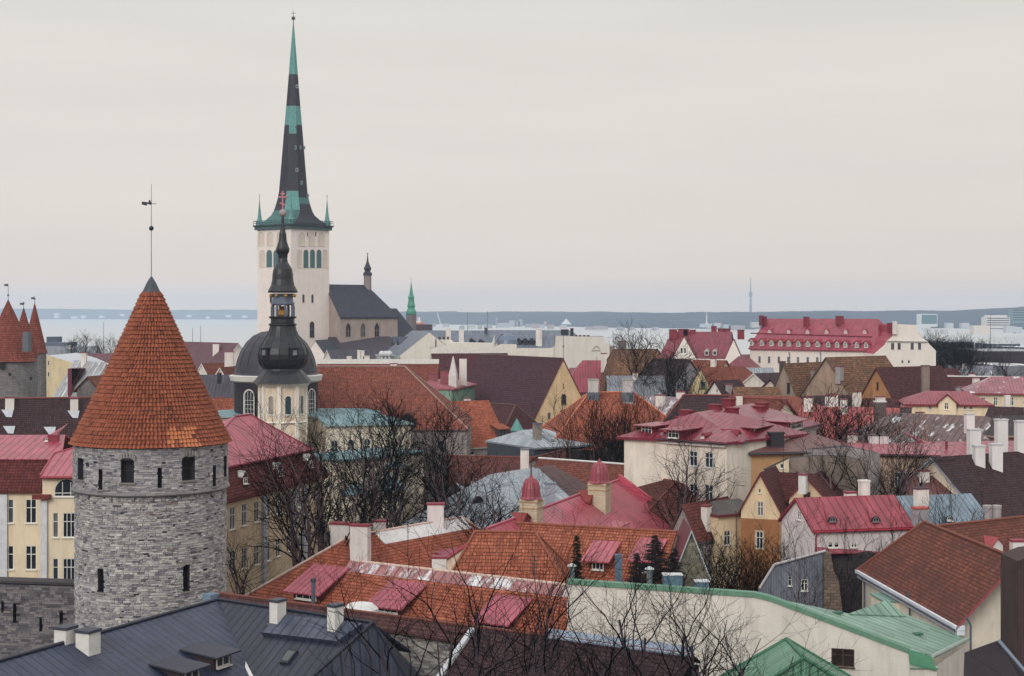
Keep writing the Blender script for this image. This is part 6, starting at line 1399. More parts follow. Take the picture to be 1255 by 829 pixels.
    b=Bld('tiled_house','house with maroon tiled roof and snowy white firewall left of the stone gable','house',P(935,462,300),wall=WHT(),roof=DARKB(),trim=WTR()); b.wing((925,459),(955,459),9,YA=300,YB=304,ze=15); b.done()
    b=Bld('metal_roofed_house','house with a pale grey metal roof left of the stone gable','house',P(930,455,330),wall=WHT(),roof=GREYM()); b.wing((915,452),(946,452),9,YA=330,YB=330,ze=14.5); b.done()
    b=Bld('stone_house','stone gabled house with lichen yellow brown tiles and a tall flue on its roof slope','house',P(975,470,270),wall=plaster((150,134,120),.7,(100,92,90)),roof=OCHT(),trim=plain((88,80,80)))
    w=b.wing((961,447),(1006,447.5),12,YA=268,YB=276,corner=('L',978,490),oh=.3); b.win(w.p['L'],966.5,476,4,13,1,2,fm=plain((60,54,56))); b.chim(w,'F',997,476,453,.8,.6,plain((132,122,118))); b.chim(275,None,959,452,443,1.0,1,plain((64,60,68)))
    b.wing((900,476),(954,476),9,YA=262,YB=262,ze=13.5,roof=OCHT()); b.wing((985,487),(1040,487),9,YA=252,YB=255,ze=13.2,roof=DARKB(),wall=BRK()); b.chim(250,None,1020,493,483,1.7,1,WHT()); b.chim(250,None,1050,493,480,1.3,1,WHT()); b.done()
    b=Bld('stone_house','big stone gabled house with patchy ochre brown tiles, tallest of the old stone houses','house',P(1045,465,265),wall=plaster((160,138,120),.7,(104,92,88)),roof=OCHT(),trim=plain((92,76,76)))
    w=b.wing((1013,439.5),(1084,434.5),13,YA=262,YB=272,ze=14.4,oh=.3); b.chim(w,'F',1029,462,449,1.0,1,plain((150,146,146))); b.done()
    b=Bld('gabled_house','ochre rendered gable house with long plum brown roof and a tall stone chimney','house',P(1100,470,255),wall=plaster((168,122,84),.5,(116,92,80)),roof=tile((96,50,52),(112,60,60),.28,.32,.6,.25),trim=plain((90,56,56)))
    w=b.wing((1075,452),(1152,452),12,YA=253,YB=261,corner=('L',1095,489),oh=.25); b.win(w.p['L'],1075.5,473,3,9,1,2,fm=plain((70,60,58))); b.chim(252,None,1134,478,448,1.15,1.0,plaster((132,120,112),.6),capm=plain((90,84,84)))
    b.wing((1060,490),(1130,490),9,YA=238,YB=238,ze=12.8,roof=tile((104,54,56),(118,64,62))); b.chim(234,None,1079,494,486,1.3,1,WHT()); b.done()
    b=Bld('tiled_house','house with a plum red roof, snow lined ridge and a big white firewall chimney','house',P(1180,470,268),wall=WHT(),roof=tile((104,52,54),(120,62,62),.28,.32,.6,.3),cap=SNOWC())
    w=b.wing((1150,463),(1228,463),11,YA=272,YB=270,ze=13.5); b.chim(263,None,1146.5,478,461,2.0,1.4,WHT(),capm=WTR(),ang=.2); b.chim(266,None,1196,478,463,1.0,.9,WHT()); b.chim(272,None,1191,464,458,1.0,.9,WHT()); b.chim(262,None,1177,482,474,1.6,1.2,plain((150,152,156))); b.done()
    b=Bld('tiled_house','low plum roofed house under the tall stone chimney, partly hidden','house',P(1150,455,300),wall=WHT(),roof=tile((104,50,52),(118,60,60))); b.wing((1128,453),(1172,453),10,YA=300,YB=300,ze=14,hips=(0,3)); b.chim(297,None,1162,463,459.5,2,1,WHT()); b.done()
    # grey-blue roofs and firewalls centre
    cw=plaster((212,208,196),.15); gm=seam((112,122,140),.6,0,0,.45,.35); 
    b=Bld('grey_roofed_house','cream firewall house with a blue grey metal roof and three round vents','building',P(500,430,425),wall=cw,roof=gm,trim=plain((150,156,164)))
    w=b.wing((505,406),(526,413.5),19,YA=450,YB=420,ze=17,oh=.4,og=0)
    b.block([(520,416.5),(553,416.5),(566,432)],421,.5,cw); b.block([(552,420),(604,421),(606,434)],418,6,cw)
    b.block([(454,435),(472,436),(489,437)],416,8,plain((150,160,156)),top=plain((120,126,140)))
    for i in range(3): p=P(468+i*4.6,434,414); m=MB(); m.sphere(p,.85,0,10); m.tube(p-Z*1.6,p,.3,.3,6); m.build('roof_vent',plain((196,200,202),.5),b.root)
    for px in (481,487.5): b.dormer(w,'F',px,423,2.5,2,'gable',roof=plain((70,76,90)),cheek=plain((50,52,60)),win=False,oh=.05)
    for i in range(5): b.chim(424,None,(528,534,539,544,549)[i],417,413,.55,.5,plain((48,48,56)))
    p=P(534,418,420); m=MB(); m.tube(p-Z*3,p+Z*.5,.12,.12,4); m.box((p.x-.6,p.y,p.z-2.2),1.6,.2,.5); m.build('aerial',plain((60,60,68)),b.root); b.done()
    b=Bld('grey_roofed_block','long block of blue grey metal roofs with white chimneys and dark dormers','building',P(600,415,510),wall=cw,roof=gm,trim=plain((140,146,156)))
    w=b.wing((516,406),(598,405.5),18,YA=512,YB=508,ze=17.6); w2=b.wing((598,405.5),(700,405.5),18,YA=508,YB=500,ze=17.6,hips=(0,6))
    for px,y0,t in ((549.5,418,403),(565.5,418,404),(660.5,420,403.5)): b.chim(496,None,px,y0,t,1.6 if px<600 else 2.0,1.4,WHT(),capm=WTR())
    for px,py in ((578,424),(589,425)): b.dormer(w,'F',px,py,5,7,'gable',roof=gm,cheek=plain((48,50,60)),win=False,oh=.2)
    for px in (636,644,652): b.dormer(w2,'F',px,423,6,6,'gable',roof=gm,cheek=plain((40,42,52)),win=False,oh=.3)
    b.chim(505,None,595.5,405,402,1.0,1,plain((72,72,82))); b.block([(610,424),(613,422),(633,422),(634,441)],470,8,cw,top=gm)
    b.block([(600,431),(614,410),(618,409),(619,412),(606,431)],474,.6,WTR()); b.chim(490,None,692,411,404,2.4,1.4,plain((44,46,56)))
    pn=b.block([(632,427),(672,427),(690,424)],468,6,cw,top=gm)
    m=MB(); p=P(622,422,471); m.lathe((p.x,p.y+3,p.z),[(3.2,0),(3.0,1.2),(2.2,2.4),(.9,3.2),(.1,3.4)],16); m.build('curved_roof',plain((104,116,136),.4,.2),b.root); b.done()
    b=Bld('firewall_building','grey cream building with one big blank firewall and small black chimneys','building',P(715,430,402),wall=plaster((204,201,192),.15),roof=gm)
    pn=b.block([(680,425),(681,412),(690,412.3),(741,413),(742,420),(750,426),(757,429)],402,14,top=plain((120,124,132)))
    b.chim(405,None,701,413,402.5,.8,.8,plain((40,42,50)))
    for px in (706,711,716,721): b.chim(403,None,px,414,411,.6,.6,plain((40,42,50)))
    m=MB(); q=P(731,423,401.9); m.tube(P(725,430,401.9),P(736,430,401.9),.08,.08,4); 
    prev=None
    for i in range(9): t=math.pi*i/8; e=P(731+4.2*math.cos(t),430-7*math.sin(t)*.6-1,401.9); (m.tube(prev,e,.08,.08,4) if prev else None); prev=e
    m.build('blind_arch',plain((150,146,136)),b.root); b.done()
    # copper turret
    Y=540; s=Y/F; zz=lambda py:H+(HY-py)*s; X=(504-CX)*s; r=empty('church_turret',(X,Y,0),'slim grey stone turret with a pointed verdigris copper spire','tower')
    m=MB(); m.lathe((X,Y,0),[(1.85,0),(1.85,zz(386))],8,0,.3,sm=False); m.build('shaft',plaster((126,122,126),.5),r)
    m=MB(); m.lathe((X,Y,0),[(1.6,zz(386)),(1.9,zz(385)),(1.85,zz(382)),(1.3,zz(379)),(1.25,zz(377)),(1.45,zz(375)),(1.1,zz(371)),(1.0,zz(366)),(1.2,zz(365)),(.7,zz(361)),(.35,zz(353)),(.04,zz(345))],8,0,.3); m.tube(Vector((X,Y,zz(346))),Vector((X,Y,zz(341))),.06,.04,4); m.build('copper_spire',plain((86,150,132),.6,0,.3,.3),r)
    # far left towers
    def conetower(px,Y,pt,pe,hw,pb,lab,vane):
        s=Y/F; zz=lambda py:H+(HY-py)*s; X=(px-CX)*s; o=empty('wall_tower',(X,Y,0),lab,'tower'); m=MB(); m.lathe((X,Y,0),[(hw*s*.95,0),(hw*s*.95,zz(pe)+.1)],28,0,sm=True); m.build('wall',masonry((150,146,146),(122,118,120),(100,98,102),.6,.24),o)
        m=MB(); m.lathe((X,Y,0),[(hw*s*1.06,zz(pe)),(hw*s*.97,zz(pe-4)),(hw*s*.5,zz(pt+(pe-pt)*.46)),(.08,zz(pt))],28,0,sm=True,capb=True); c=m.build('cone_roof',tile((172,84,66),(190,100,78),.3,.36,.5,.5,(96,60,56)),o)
        m=MB(); p=Vector((X,Y,zz(pt))); m.tube(p-Z*.2,Vector((X,Y,zz(vane))),.05,.03,4); m.box((X-.3,Y,zz(vane+4)),.6,.05,.35); m.sphere((X,Y,zz(pt-6)),.16,0,6); m.build('weather_vane',plain((80,84,94)),o)
        return o
    conetower(42.5,262,372.5,433,14.5,490,'slender conical red roof tower standing furthest right of the three far left towers',363)
    conetower(29,250,378,437,17,490,'narrow conical red roof tower in the middle of the three far left towers',370)
    b=conetower(10,240,368,443,33,490,'wide stone wall tower with mossy conical roof, nearest of the three far left towers',347)
    m=MB(); p=P(33,415,236); m.box((p.x,p.y,p.z-2),.9,1.6,3.0); c=m.build('roof_chimney',plain((100,104,112)),b); 
    for px,py in ((2,452),(38,466),(12,461)): q=P(px,py,235.6); m=MB(); m.box((q.x,q.y,q.z),.8 if px==2 else .3,.3,1 if px==2 else .5); m.build('loophole',plain((34,34,40)),b)
    # left middle cluster
    b=Bld('tiled_house','long house with a dark brown tiled roof and snowy skylights below the far left towers','house',P(50,510,195),wall=GRYP(),roof=DARKB(),cap=plain((120,70,60)))
    w=b.wing((-40,491.5),(112,492.5),16,YA=200,YB=204,ze=10.5); b.chim(w,'F',12,498,487,1.1,.9,WHT()); b.chim(w,'F',91,502,488,1.0,.9,WHT())
    for px,py in ((8,507),(60,528),(10,527),(89,508)): q=RP(px,py,w.sl['F']); n=w.sl['F'][1]; n=n if n.z>0 else -n; m=MB(); m.prism([q+n*.1+Vector(v) for v in ((-.8,-.35,-.5),(.8,-.35,-.5),(.8,.35,.4),(-.8,.35,.4))],-n*.12); m.build('skylight',plain((176,180,188),.4),b.root)
    b.done()
    b=Bld('flat_roofed_house','pale yellow block with a snow covered flat roof beside the far left towers','building',P(72,455,330),wall=plaster((208,194,158),.3),roof=SNOWC())
    pn=b.block([(57,436),(59,436),(84,443),(104,452)],325,22,top=plain((186,190,198),.8)); 
    for py in (445,459): b.win(pn,59.5,py,2,6,1,1)
    b.done()
    b=Bld('snowy_house','white house with a snow laden roof, wine red gable and thin chimney','house',P(110,455,300),wall=WHT(),roof=seam((176,178,184),1.6,.9,0,.6,.3),trim=WTR())
    b.wing((92,443),(130,452),10,YA=310,YB=296,ze=12); b.block([(83,452),(100,452),(88,472)],300,5,plain((100,44,58))); b.chim(305,None,103,452,432,1.0,1,WHT()); b.done()
    b=Bld('stone_house','small stone house with red verge tiles between flat yellow block and round tower','house',P(105,475,262),wall=GRYP(),roof=RUST()); b.wing((108,463),(135,461),9,YA=262,YB=270,corner=('L',122,478)); b.done()
    b=Bld('terminal_building','dark blue grey harbour building with a roof cabin near the water','building',P(70,420,900),wall=plain((84,94,112)),roof=plain((90,100,118))); b.block([(54,420),(83,420)],900,20,plain((88,98,116)),top=plain((150,156,166))); b.block([(57,413),(70,413)],905,10,plain((66,76,94))); b.done()
    b=Bld('red_roofed_house','house with a snow edged wine red roof among the trees behind the cone roof','house',P(125,440,480),wall=WHT(),roof=seam((112,60,72),.6,.4,0,.5,.2)); b.wing((107,434),(150,434),12,YA=480,YB=480,ze=12.5); b.done()
    # between round tower and dome
    b=Bld('red_roofed_house','white house with a plum metal roof and sloping white firewall left of the dome','house',P(265,430,330),wall=WHT(),roof=seam((100,54,66),.7,.0,0,.5,.15),trim=WTR())
    w=b.wing((222,420),(292,422),14,YA=338,YB=322,ze=15,og=.2); b.chim(325,None,265,434,421,1.3,1,WHT()); b.done()
    b=Bld('white_house','white gabled house with orange roof beside the dark dome','house',P(275,450,290),wall=WHT(),roof=tile((146,72,56),(164,84,66)),trim=WTR()); w=b.wing((248,447),(282,437),12,YA=296,YB=300,ze=14.5,og=.2); b.chim(288,None,281,446,431,1.6,1,WHT()); b.wing((270,452),(296,440),8,YA=280,YB=290,ze=13.8); b.done()
    b=Bld('dark_roofed_house','long low house with an almost black roof left of the dark dome','house',P(265,475,262),wall=plaster((200,194,196),.3),roof=seam((74,68,80),.6,0,0,.6,.15)); w=b.wing((235,461),(300,461),12,YA=262,YB=262,ze=14.2); b.chim(258,None,269,462,457,.6,.6,plain((40,42,50))); b.chim(250,None,268,510,487,1.0,1,WHT()); b.wing((262,490),(300,489),9,YA=248,YB=250,ze=11.5,roof=ORANGE()); b.done()
    b=Bld('red_roofed_house','low building with a bright snowy crimson roof strip near the white firewall','house',P(245,442,420),wall=WHT(),roof=seam((150,52,70),.8,.6,0,.5,.2)); b.wing((225,436),(262,437),14,YA=420,YB=420,ze=14); b.done()
    # white clutter in front of the church nave
    b=Bld('white_house','small white rooftop house with chimney boxes below the gothic nave','house',P(445,440,400),wall=WHT(),roof=seam((70,66,78),.6,0,0,.6,.1),trim=WTR()); b.wing((402,430),(455,432),14,YA=398,YB=405,ze=13); 
    for px,y0,t,a in ((440,440,429.5,.8),(444.5,440,430,.8),(428,442,437,1.2),(449,443,436.5,1.6)): b.chim(392,None,px,y0,t,a,1,WHT(),capm=WTR())
    b.done()
far_town()

# ---------------------------------------------------------------- fillers of the old town, each a small house
def fillers():
    spec=[ # px0,px1,ridge py, Y, W, ze drop, roof, label
     (700,745,452,360,12,'PINKd','wine red roof just left of the mottled rusty roof'),
     (745,812,462,300,11,'grey','snow speckled low roof directly under the mottled rusty roof'),
     (850,905,432,470,12,'DARKB','dark roof behind the crimson gables'),
     (1160,1215,449,420,12,'grey','snowy shed roof beside the dark warehouse'),
     (1130,1165,444,520,12,'DARKB','dark low roof right of the baroque gable'),
     (945,990,466,285,9,'DARKB','dark roof tucked behind the lichen tiled roof'),
     (630,680,531,250,10,'MAROON','maroon roof behind the frosted metal roof'),
     (640,700,560,222,9,'grey','pale low roof before the broad orange hipped roof'),
     (455,500,448,345,9,'DARKB','dark roof behind the white parapet'),
     (1000,1075,540,186,12,'rust','rust red roof under the salmon roof'),
     (940,1000,520,205,12,'rust','rust red roof behind the black chimney'),
     (1105,1150,512,226,9,'DARKB','dark roof behind the snow streaked rusty roof'),
     (1215,1280,500,222,10,'DARKB','dark low roof below the snowy pink villa roof'),
     (1110,1165,586,158,9,'rust','rusty lean roof beside the big white chimney'),
     (745,800,545,214,10,'DARKB','dark roof behind the garden wall of the broad orange roof'),
     (560,640,596,178,10,'DARKB','dark roof left of the frosted blue roof'),
     (50,120,425,700,14,'grey','snowy long roof near the harbour at left'),
     (85,140,447,430,10,'grey','snowy flat roof behind the yellow block'),
     (640,760,398.5,1250,30,'grey','low harbour shed on the near shore'),
     (1180,1255,452,470,12,'grey','snow covered hall roof in front of the dark warehouse'),
    ]
    R_={'PINKd':lambda:seam((140,62,78),.6,.3,0,.5,.2),'grey':lambda:seam((128,132,142),.6,.55,0,.5,.3),'DARKB':DARKB,'MAROON':MAROON,'rust':lambda:seam((112,64,60),.5,.15,.5,.6,.15)}
    for i,(x0,x1,py,Y,Wd,r,lab) in enumerate(spec):
        if 'harbour shed' in lab: continue
        b=Bld('tiled_house' if r in('DARKB','MAROON') else 'metal_roofed_house','small house with a '+lab,'house',P((x0+x1)/2,py,Y),wall=CRM2(),roof=R_[r]())
        z=H-(py-HY)*Y/F
        if i%2==0: b.aerial(x0+(x1-x0)*.7,py+1,Y,3)
        w=b.wing((x0,py),(x1,py),Wd,YA=Y,YB=Y+(i%3-1)*4,ze=z-Wd*.32,oh=.3)
        b.chim(w,'F',x0+(x1-x0)*(.3+.4*((i*7)%5)/4),py+2,py-5*300/Y,1,.8,WHT()); 
        for k in range(3): b.win(w.p['F'],x0+(x1-x0)*(k+.7)/3.6,py+ (Wd*.32+3)*F/Y,1.1*F/Y,1.4*F/Y,2,2)
        b.done()
fillers()

# ---------------------------------------------------------------- far shore buildings, masts, warehouse
def far_shore():
    def bx(name,label,cat,px,Y,w,py0,py1,col,d=20,roof=None,group=None,bands=0,z=None):
        s=Y/F; x=(px-CX)*s; zb=H-(py1-HY)*s; h=(py1-py0)*s; m=MB(); m.box((x,Y,zb-3),w*s,d,h+3,0,mt=1 if roof else 0)
        o=empty(name,(x,Y,zb),label,cat,group); m.build('wall',[plain(col,.8),plain(roof or col,.8)],o)
        if bands:
            k=MB()
            for i in range(bands): k.box((x,Y-d/2-.1,zb+h*(i+.35)/bands),w*s*.95,.4,h/bands*.4,0)
            k.build('window_band',glass((70,90,110)),o)
        return o
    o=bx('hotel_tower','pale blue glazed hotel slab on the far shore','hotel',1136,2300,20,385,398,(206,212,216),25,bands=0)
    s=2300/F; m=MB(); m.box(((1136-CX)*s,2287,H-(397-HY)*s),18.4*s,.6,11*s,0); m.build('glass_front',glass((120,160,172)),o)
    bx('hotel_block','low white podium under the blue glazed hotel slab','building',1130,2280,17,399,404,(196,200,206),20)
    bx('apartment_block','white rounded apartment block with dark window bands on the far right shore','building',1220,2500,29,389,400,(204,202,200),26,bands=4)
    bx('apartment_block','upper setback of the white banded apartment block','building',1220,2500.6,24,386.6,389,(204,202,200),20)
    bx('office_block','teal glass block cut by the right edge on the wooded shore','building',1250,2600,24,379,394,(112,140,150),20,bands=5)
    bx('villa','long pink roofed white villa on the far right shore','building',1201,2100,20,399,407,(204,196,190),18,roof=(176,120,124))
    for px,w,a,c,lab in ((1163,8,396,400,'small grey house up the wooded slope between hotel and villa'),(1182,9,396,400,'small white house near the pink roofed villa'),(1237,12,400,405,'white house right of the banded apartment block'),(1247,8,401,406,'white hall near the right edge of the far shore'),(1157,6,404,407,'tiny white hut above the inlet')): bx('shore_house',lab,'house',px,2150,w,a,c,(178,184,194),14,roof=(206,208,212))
    # cluster on the mid shore
    rnd=random.Random(8)
    cl=[(566,6,399.5,402),(578,9,398,401.5),(588,5,399,402),(598,10,397.5,401),(608.5,1.6,389,401),(617,14,396,400),(628,8,393,399.5),(634,6,394,399),(638,5,391.5,399),(648,10,397,400),(657,8,397,401),(664,6,398,401),(668,3,394,398),(675,8,398,402),(722,9,400.5,402.5),(733,12,399.5,402.5),(742,6,400,402.5),(760,8,401,403),(774,6,401.5,403.5),(803,7,401,403.5),(512,3,389,396),(530,8,396.5,399),(545,10,397,399.5),(690,9,399,401.5),(872,12,397.5,402),(880,7,396,399),(902,20,399,404),(890,10,398,401),(925,9,395,400)]
    for i,(px,w,a,c) in enumerate(cl):
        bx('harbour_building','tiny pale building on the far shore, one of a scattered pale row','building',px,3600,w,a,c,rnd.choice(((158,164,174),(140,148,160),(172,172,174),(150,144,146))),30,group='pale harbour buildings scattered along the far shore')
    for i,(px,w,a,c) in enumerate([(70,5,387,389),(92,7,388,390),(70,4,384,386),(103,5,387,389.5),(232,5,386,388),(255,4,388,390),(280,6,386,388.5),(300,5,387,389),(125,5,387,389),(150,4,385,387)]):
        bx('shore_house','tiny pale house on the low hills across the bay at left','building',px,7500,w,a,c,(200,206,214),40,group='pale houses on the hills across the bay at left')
    # dome-like tent roof
    s=3500/F; m=MB(); p=P(694,396,3500); m.lathe((p.x,p.y,p.z-3),[(6.5*s,0),(3.5*s,3*s),(.1,7*s)],8,0); o=tag(m.build('song_festival_roof',plain((196,200,208),.7),None,(p.x,p.y,p.z-3)),'pale pointed tent shaped roof on the far shore behind the grey roofs','pavilion')
    s=3000/F; p=P(866,397,3000); m=MB(); m.box((p.x,p.y,p.z-4),3*s,3*s,4+1*s); m.box((p.x,p.y,p.z),1.7*s,1.7*s,14*s,0,tap=.3); tag(m.build('obelisk',plain((206,206,204),.8),None,(p.x,p.y,p.z-4)),'white obelisk monument on the far wooded shore','monument')
    p=P(866,399,2990); m=MB(); m.box((p.x,p.y,p.z-4),16*s,20,4+2*s); m.box((p.x+11*s,p.y,p.z-4),10*s,20,4+2.6*s); tag(m.build('monument_terrace',plain((170,178,186),.8),None,(p.x,p.y,p.z-4)),'low pale terrace around the foot of the white obelisk','terrace')
    # TV tower
    Y=6000; s=Y/F; X=(920-CX)*s; zz=lambda py:H+(HY-py)*s; m=MB(); m.lathe((X,Y,0),[(6.5,-12),(3.6,zz(365)),(3.6,zz(364)),(7,zz(363)),(7,zz(359)),(3,zz(358)),(2.0,zz(350)),(1.0,zz(340))],10,0); tag(m.build('tv_tower',plain((120,124,136),.8),None,(X,Y,-12)),'very tall thin television tower on the horizon','tower')
    # port crane-like boom
    p=P(540,398,3000); q=P(536,383.5,3000); m=MB(); m.tube(p,q,1.4,.8,4); m.box((p.x,p.y,p.z-6),8,8,7); tag(m.build('harbour_crane',plain((190,194,202)),None,(p.x,p.y,p.z-6)),'pale leaning crane boom at the harbour left of the masts','crane')
    for px,pt,pb,Y,lab in ((573,383,403,900,'thin flag mast over the grey roofs, left one of a pair'),(597.5,382,405,880,'thicker mast right of the pair over the grey roofs'),(127,395,425,700,'thin mast between the far left towers and the cone roof'),(236,402,420,600,'thin mast left of a pair in front of the bay beside the cone roof'),(246,400,420,590,'thin mast right of a pair in front of the bay beside the cone roof'),(793,402,418,900,'hair thin mast in front of the bay right of the firewall'),(1214,385,440,800,'thin lamp mast before the inlet at right'),(1256,380,425,780,'thin mast at the right edge before the inlet')):
        p=P(px,pb,Y); q=P(px,pt,Y); m=MB(); m.tube(Vector((p.x,p.y,p.z-14)),q,.16*Y/600,.08*Y/600,5); tag(m.build('mast',plain((92,98,112)),None,(p.x,p.y,p.z-14)),lab,'mast')
    # orange and white ship behind turret
    Y=1900; s=Y/F; p=P(514,397,Y); m=MB(); m.box((p.x,p.y,p.z-2*s),12*s,16,3.4*s,0,tap=.94); m.box((p.x-1*s,p.y,p.z+1*s),6*s,12,2.4*s,1); m.box((p.x,p.y,p.z+3*s),2*s,6,5*s,1,tap=.8); tag(m.build('moored_ship',[plain((176,104,76)),plain((206,204,200))],None,(p.x,p.y,p.z-2*s)),'orange and white moored ship peeping out behind the copper turret','ship')
    o=bx('dark_roofed_hall','flat dark brown roofed hall beside the copper turret','building',519,900,20,397.8,402,(72,58,66),20)
    # long dark warehouse and snowy quay at right
    b=bx('warehouse','long dark brown windowless warehouse in the right middle distance','warehouse',1225,560,76,429,446,(56,48,56),40,roof=(150,152,160))
    bx('quay_shed','snow topped long shed in front of the inlet, left of the thin lamp mast','shed',1165,800,36,418.5,424,(84,92,106),30,roof=(200,204,210))
    bx('quay_shed','snow topped long shed near the inlet above the dark warehouse','shed',1222,820,34,421,426,(90,98,112),30,roof=(204,206,212))
    bx('quay_shed','grey low terminal by the inlet, cut by the right edge','shed',1245,760,30,425,430,(80,84,96),30,roof=(196,200,206))
    bx('snowy_roof_hall','white roofed hall under the dark warehouse','building',1225,480,36,446.5,456,(120,122,130),30,roof=(206,208,212))
    bx('snowy_roof_hall','small white roofed hall right of the tree trunks at the right edge','building',1252,470,16,447,458,(130,130,138),20,roof=(206,208,212))
far_shore()

# ---------------------------------------------------------------- trees
def trees():
    T=tree; r=random.Random(3)
    T('fork',368,138,523,'big forked bare tree in front of the cream mansard building','',rot=1.1,wide=.85) if False else T('fork',368,138,521,'big forked bare tree in front of the cream mansard building',rot=1.1,wide=.85)
    T('lime',405,147,517,'bare tree with ascending limbs right of the big forked tree',rot=.4,wide=.8)
    T('tall',436,152,512,'slender bare tree before the yellow apse with teal roofs',rot=2.2,wide=.9)
    T('lime2',463,160,520,'spreading bare tree at the right end of the yellow apse',rot=3.3,wide=.8)
    T('dense',492,170,514,'dense dark bare tree before the grey stone house wall',rot=1.2,wide=.85)
    T('lime',520,166,525,'bare tree with a twisted trunk before the grey stone house wall',rot=2.9,wide=.9)
    T('lime2',548,164,545,'low dark bare tree left of the dull red low roof',rot=5.0)
    T('fork',420,134,585,'low leaning bare tree beside the white chimneys',rot=4.0,wide=.9)
    T('sparse2',300,128,640,'low wiry bare tree at the foot of the round tower',rot=.7,wide=1.4)
    T('fork',586,143,575,'small many armed tree in front of the frosted blue roof',rot=2.0,wide=1.1)
    T('dense',478,178,505,'dense dark bare tree with a broad crown before the brick red roof',rot=.3,wide=1.0,bk=(96,86,92))
    T('dense',538,172,512,'dense dark bare tree before the right end of the grey stone wall',rot=4.1,wide=1.05,bk=(96,86,92))
    T('lime2',452,168,515,'bare tree whose crown covers the right end of the teal roof',rot=1.9,wide=1.1,bk=(98,88,92))
    T('lime',572,160,556,'bare tree beside the left edge of the frosted blue roof',rot=.6,wide=1.1)
    T('lime2',388,143,534,'bare tree between the forked tree and the yellow church wall',rot=2.7,wide=.9)
    # thin trees right in front
    g='thin bare trees in front of the town wall'
    T('sparse',592,84,640,'thin bare tree over the orange roof, left of the cream fire wall',rot=.3,wide=1.0,bk=(70,62,70))
    T('sparse2',520,80,682,'wiry bare tree before the limestone wall face',rot=1.7,wide=1.1,bk=(70,62,70))
    T('sparse2',648,82,668,'two stemmed bare tree before the dark brown roof slope',rot=3.6,wide=1.05,bk=(70,62,70))
    T('sparse',768,84,690,'thin bare tree drawn against the left of the cream fire wall',rot=2.5,wide=1.1,bk=(70,62,70))
    T('sparse2',806,86,688,'forked bare tree drawn against the middle of the cream fire wall',rot=5.3,wide=1.15,bk=(70,62,70))
    T('sparse',865,84,708,'thin bare tree drawn against the right of the cream fire wall',rot=4.4,wide=1.2,bk=(70,62,70))
    T('sparse2',905,82,735,'low wiry tree before the bright green roof',rot=.9,wide=1.3,bk=(70,62,70))
    T('sparse',725,80,720,'low bare tree rooted at the bottom edge between two taller ones',rot=1.2,wide=1.2,bk=(70,62,70))
    # bushes and mid trees
    T('broom',727,206,502,'reddish brown broom shaped tree, left of a pair before the orange hipped roof',rot=0,bk=(116,84,78),wide=1.2)
    T('broom',776,204,496,'reddish brown broom shaped tree, right of a pair before the orange hipped roof',rot=2,bk=(116,84,78),wide=1.1)
    T('broom',752,210,525,'lower reddish bush between the two broom shaped trees',rot=4,bk=(112,82,78),wide=1.6)
    T('lime',818,158,528,'bare tree in front of the big cream villa, left trunk',rot=2.6,wide=1.0)
    T('lime2',842,156,566,'low bare tree in front of the villa windows',rot=.2,wide=1.1)
    T('dense',786,300,418,'dense bare tree in front of the mottled rusty roof',rot=1,bk=(66,52,52),wide=1.1)
    T('dense',828,296,438,'very dark bare tree right of the mottled rusty roof',rot=3,bk=(42,40,48),wide=1.3)
    T('dense',846,285,462,'small dark bare tree beside the white chimneys and cream gable',rot=5,bk=(46,42,48),wide=1.2)
    T('lime',775,455,414,'tree crown rising above the mottled rusty roof against the bay',rot=1,bk=(90,92,104))
    T('lime2',808,470,412,'pale bare tree against the bay left of the crimson roofs',rot=2,bk=(104,104,112))
    T('fork',1084,158,520,'tall bare tree before the beige house with pink roof',rot=2.4,wide=.8)
    T('tall',1036,156,545,'bare tree before the grey stained wall',rot=.5,wide=.9)
    T('lime',1110,166,530,'bare tree right of the tall one before the beige house',rot=4.2,wide=.9)
    T('broom',1010,188,500,'reddish bare bush before the salmon roof',rot=4.6,bk=(90,76,80),wide=1.6)
    T('dense',1040,196,506,'dark bare bush left of the snow streaked rusty roof',rot=2.6,bk=(88,76,84),wide=1.2)
    T('shrub',1043,137,648,'many stemmed bare shrub before the white house with crimson roof',rot=0,wide=1.1,bk=(92,80,88),name='bare_shrub',cat='shrub')
    T('shrub',1074,137.4,650,'second many stemmed bare shrub, nearer the brown hipped roof',rot=2,wide=1.0,bk=(92,80,88),name='bare_shrub',cat='shrub')
    T('birch',972,127,636,'pale fine birch before the white gable',rot=0,bk=(120,112,120),name='birch_tree')
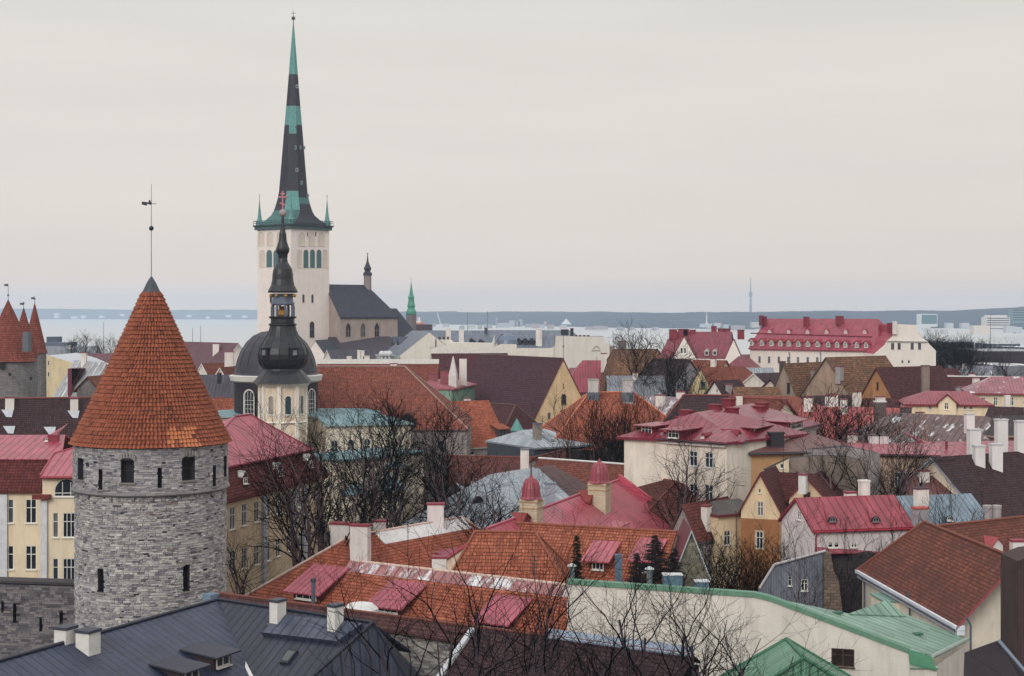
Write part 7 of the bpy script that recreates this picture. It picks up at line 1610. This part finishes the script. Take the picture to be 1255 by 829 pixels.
    T('shrub',1155,137,618,'bare shrub seen against the blue part of the roof',rot=3,wide=1.0,bk=(80,78,88),name='bare_shrub',cat='shrub')
    for i,(px,Y,pt,l) in enumerate(((884,140,664,'dark bare bush below the cream annex'),(908,138,672,'dark bare bush at the foot of the ochre wall'),(930,137,676,'dark bare bush left of the birch'),(948,134,690,'dark bare bush beside the boarded shed'),(868,138,676,'dark bare bush beside the mossy stone gable'),(846,133,690,'dark bare bush in front of the stone gable'))):
        T('shrub',px,Y,pt,l,rot=i,wide=1.7,bk=(84,72,74),name='bare_shrub',cat='shrub')
    conifer(707,113.5,657,'small narrow dark spruce in front of the orange roof',1.05,0,2)
    conifer(803,116,656,'tall dark spruce right of the blue vent',3.1,0,3,(46,42,44))
    conifer(780,114.5,678,'bushy dark spruce between blue vent and tall spruce',2.3,0,5,(48,44,44))
    conifer(826,118,672,'low dark spruce next to the steep dark red roof',2.2,0,7,(46,42,44))
    for i,(px,Y,pt,l) in enumerate(((102,620,414,'round bare tree near the harbour, left of the mast'),(122,640,418,'bare tree near the harbour behind the mast'),(140,640,417,'bare tree near the harbour touching the cone roof'),(88,600,420,'small bare tree right of the terminal building'),(757,700,413,'far bare tree behind the rusty roof chimney'))):
        T('dense',px,Y,pt,l,rot=i*1.3,bk=(66,68,78),wide=1.1)
    for i,(px,Y,pt) in enumerate(((1150,430,419),(1160,440,421),(1170,425,423),(1180,440,424),(1188,420,426),(1142,420,425),(1165,400,432),(1182,395,438),(1230,700,424),(1243,720,426),(1175,700,421),(1205,720,421),(1186,760,419),(1160,740,418),(1128,425,419))):
        T('dense',px,Y,pt,'bare grey tree in the park belt right of the baroque gable',group='bare trees in the park belt right of the baroque gable',rot=i*1.7,bk=(88,84,96),wide=1.3)
    for i,(px,Y,pt,l) in enumerate(((1215,430,425,'tall thin reddish tree rising across the dark warehouse'),(1237,440,427,'second thin reddish tree across the dark warehouse'))): T('tall',px,Y,pt,l,rot=i,bk=(88,70,74))
trees()
if WARN: print('WINDOW SKIPPED',len(WARN)); [print(' ',w) for w in WARN]
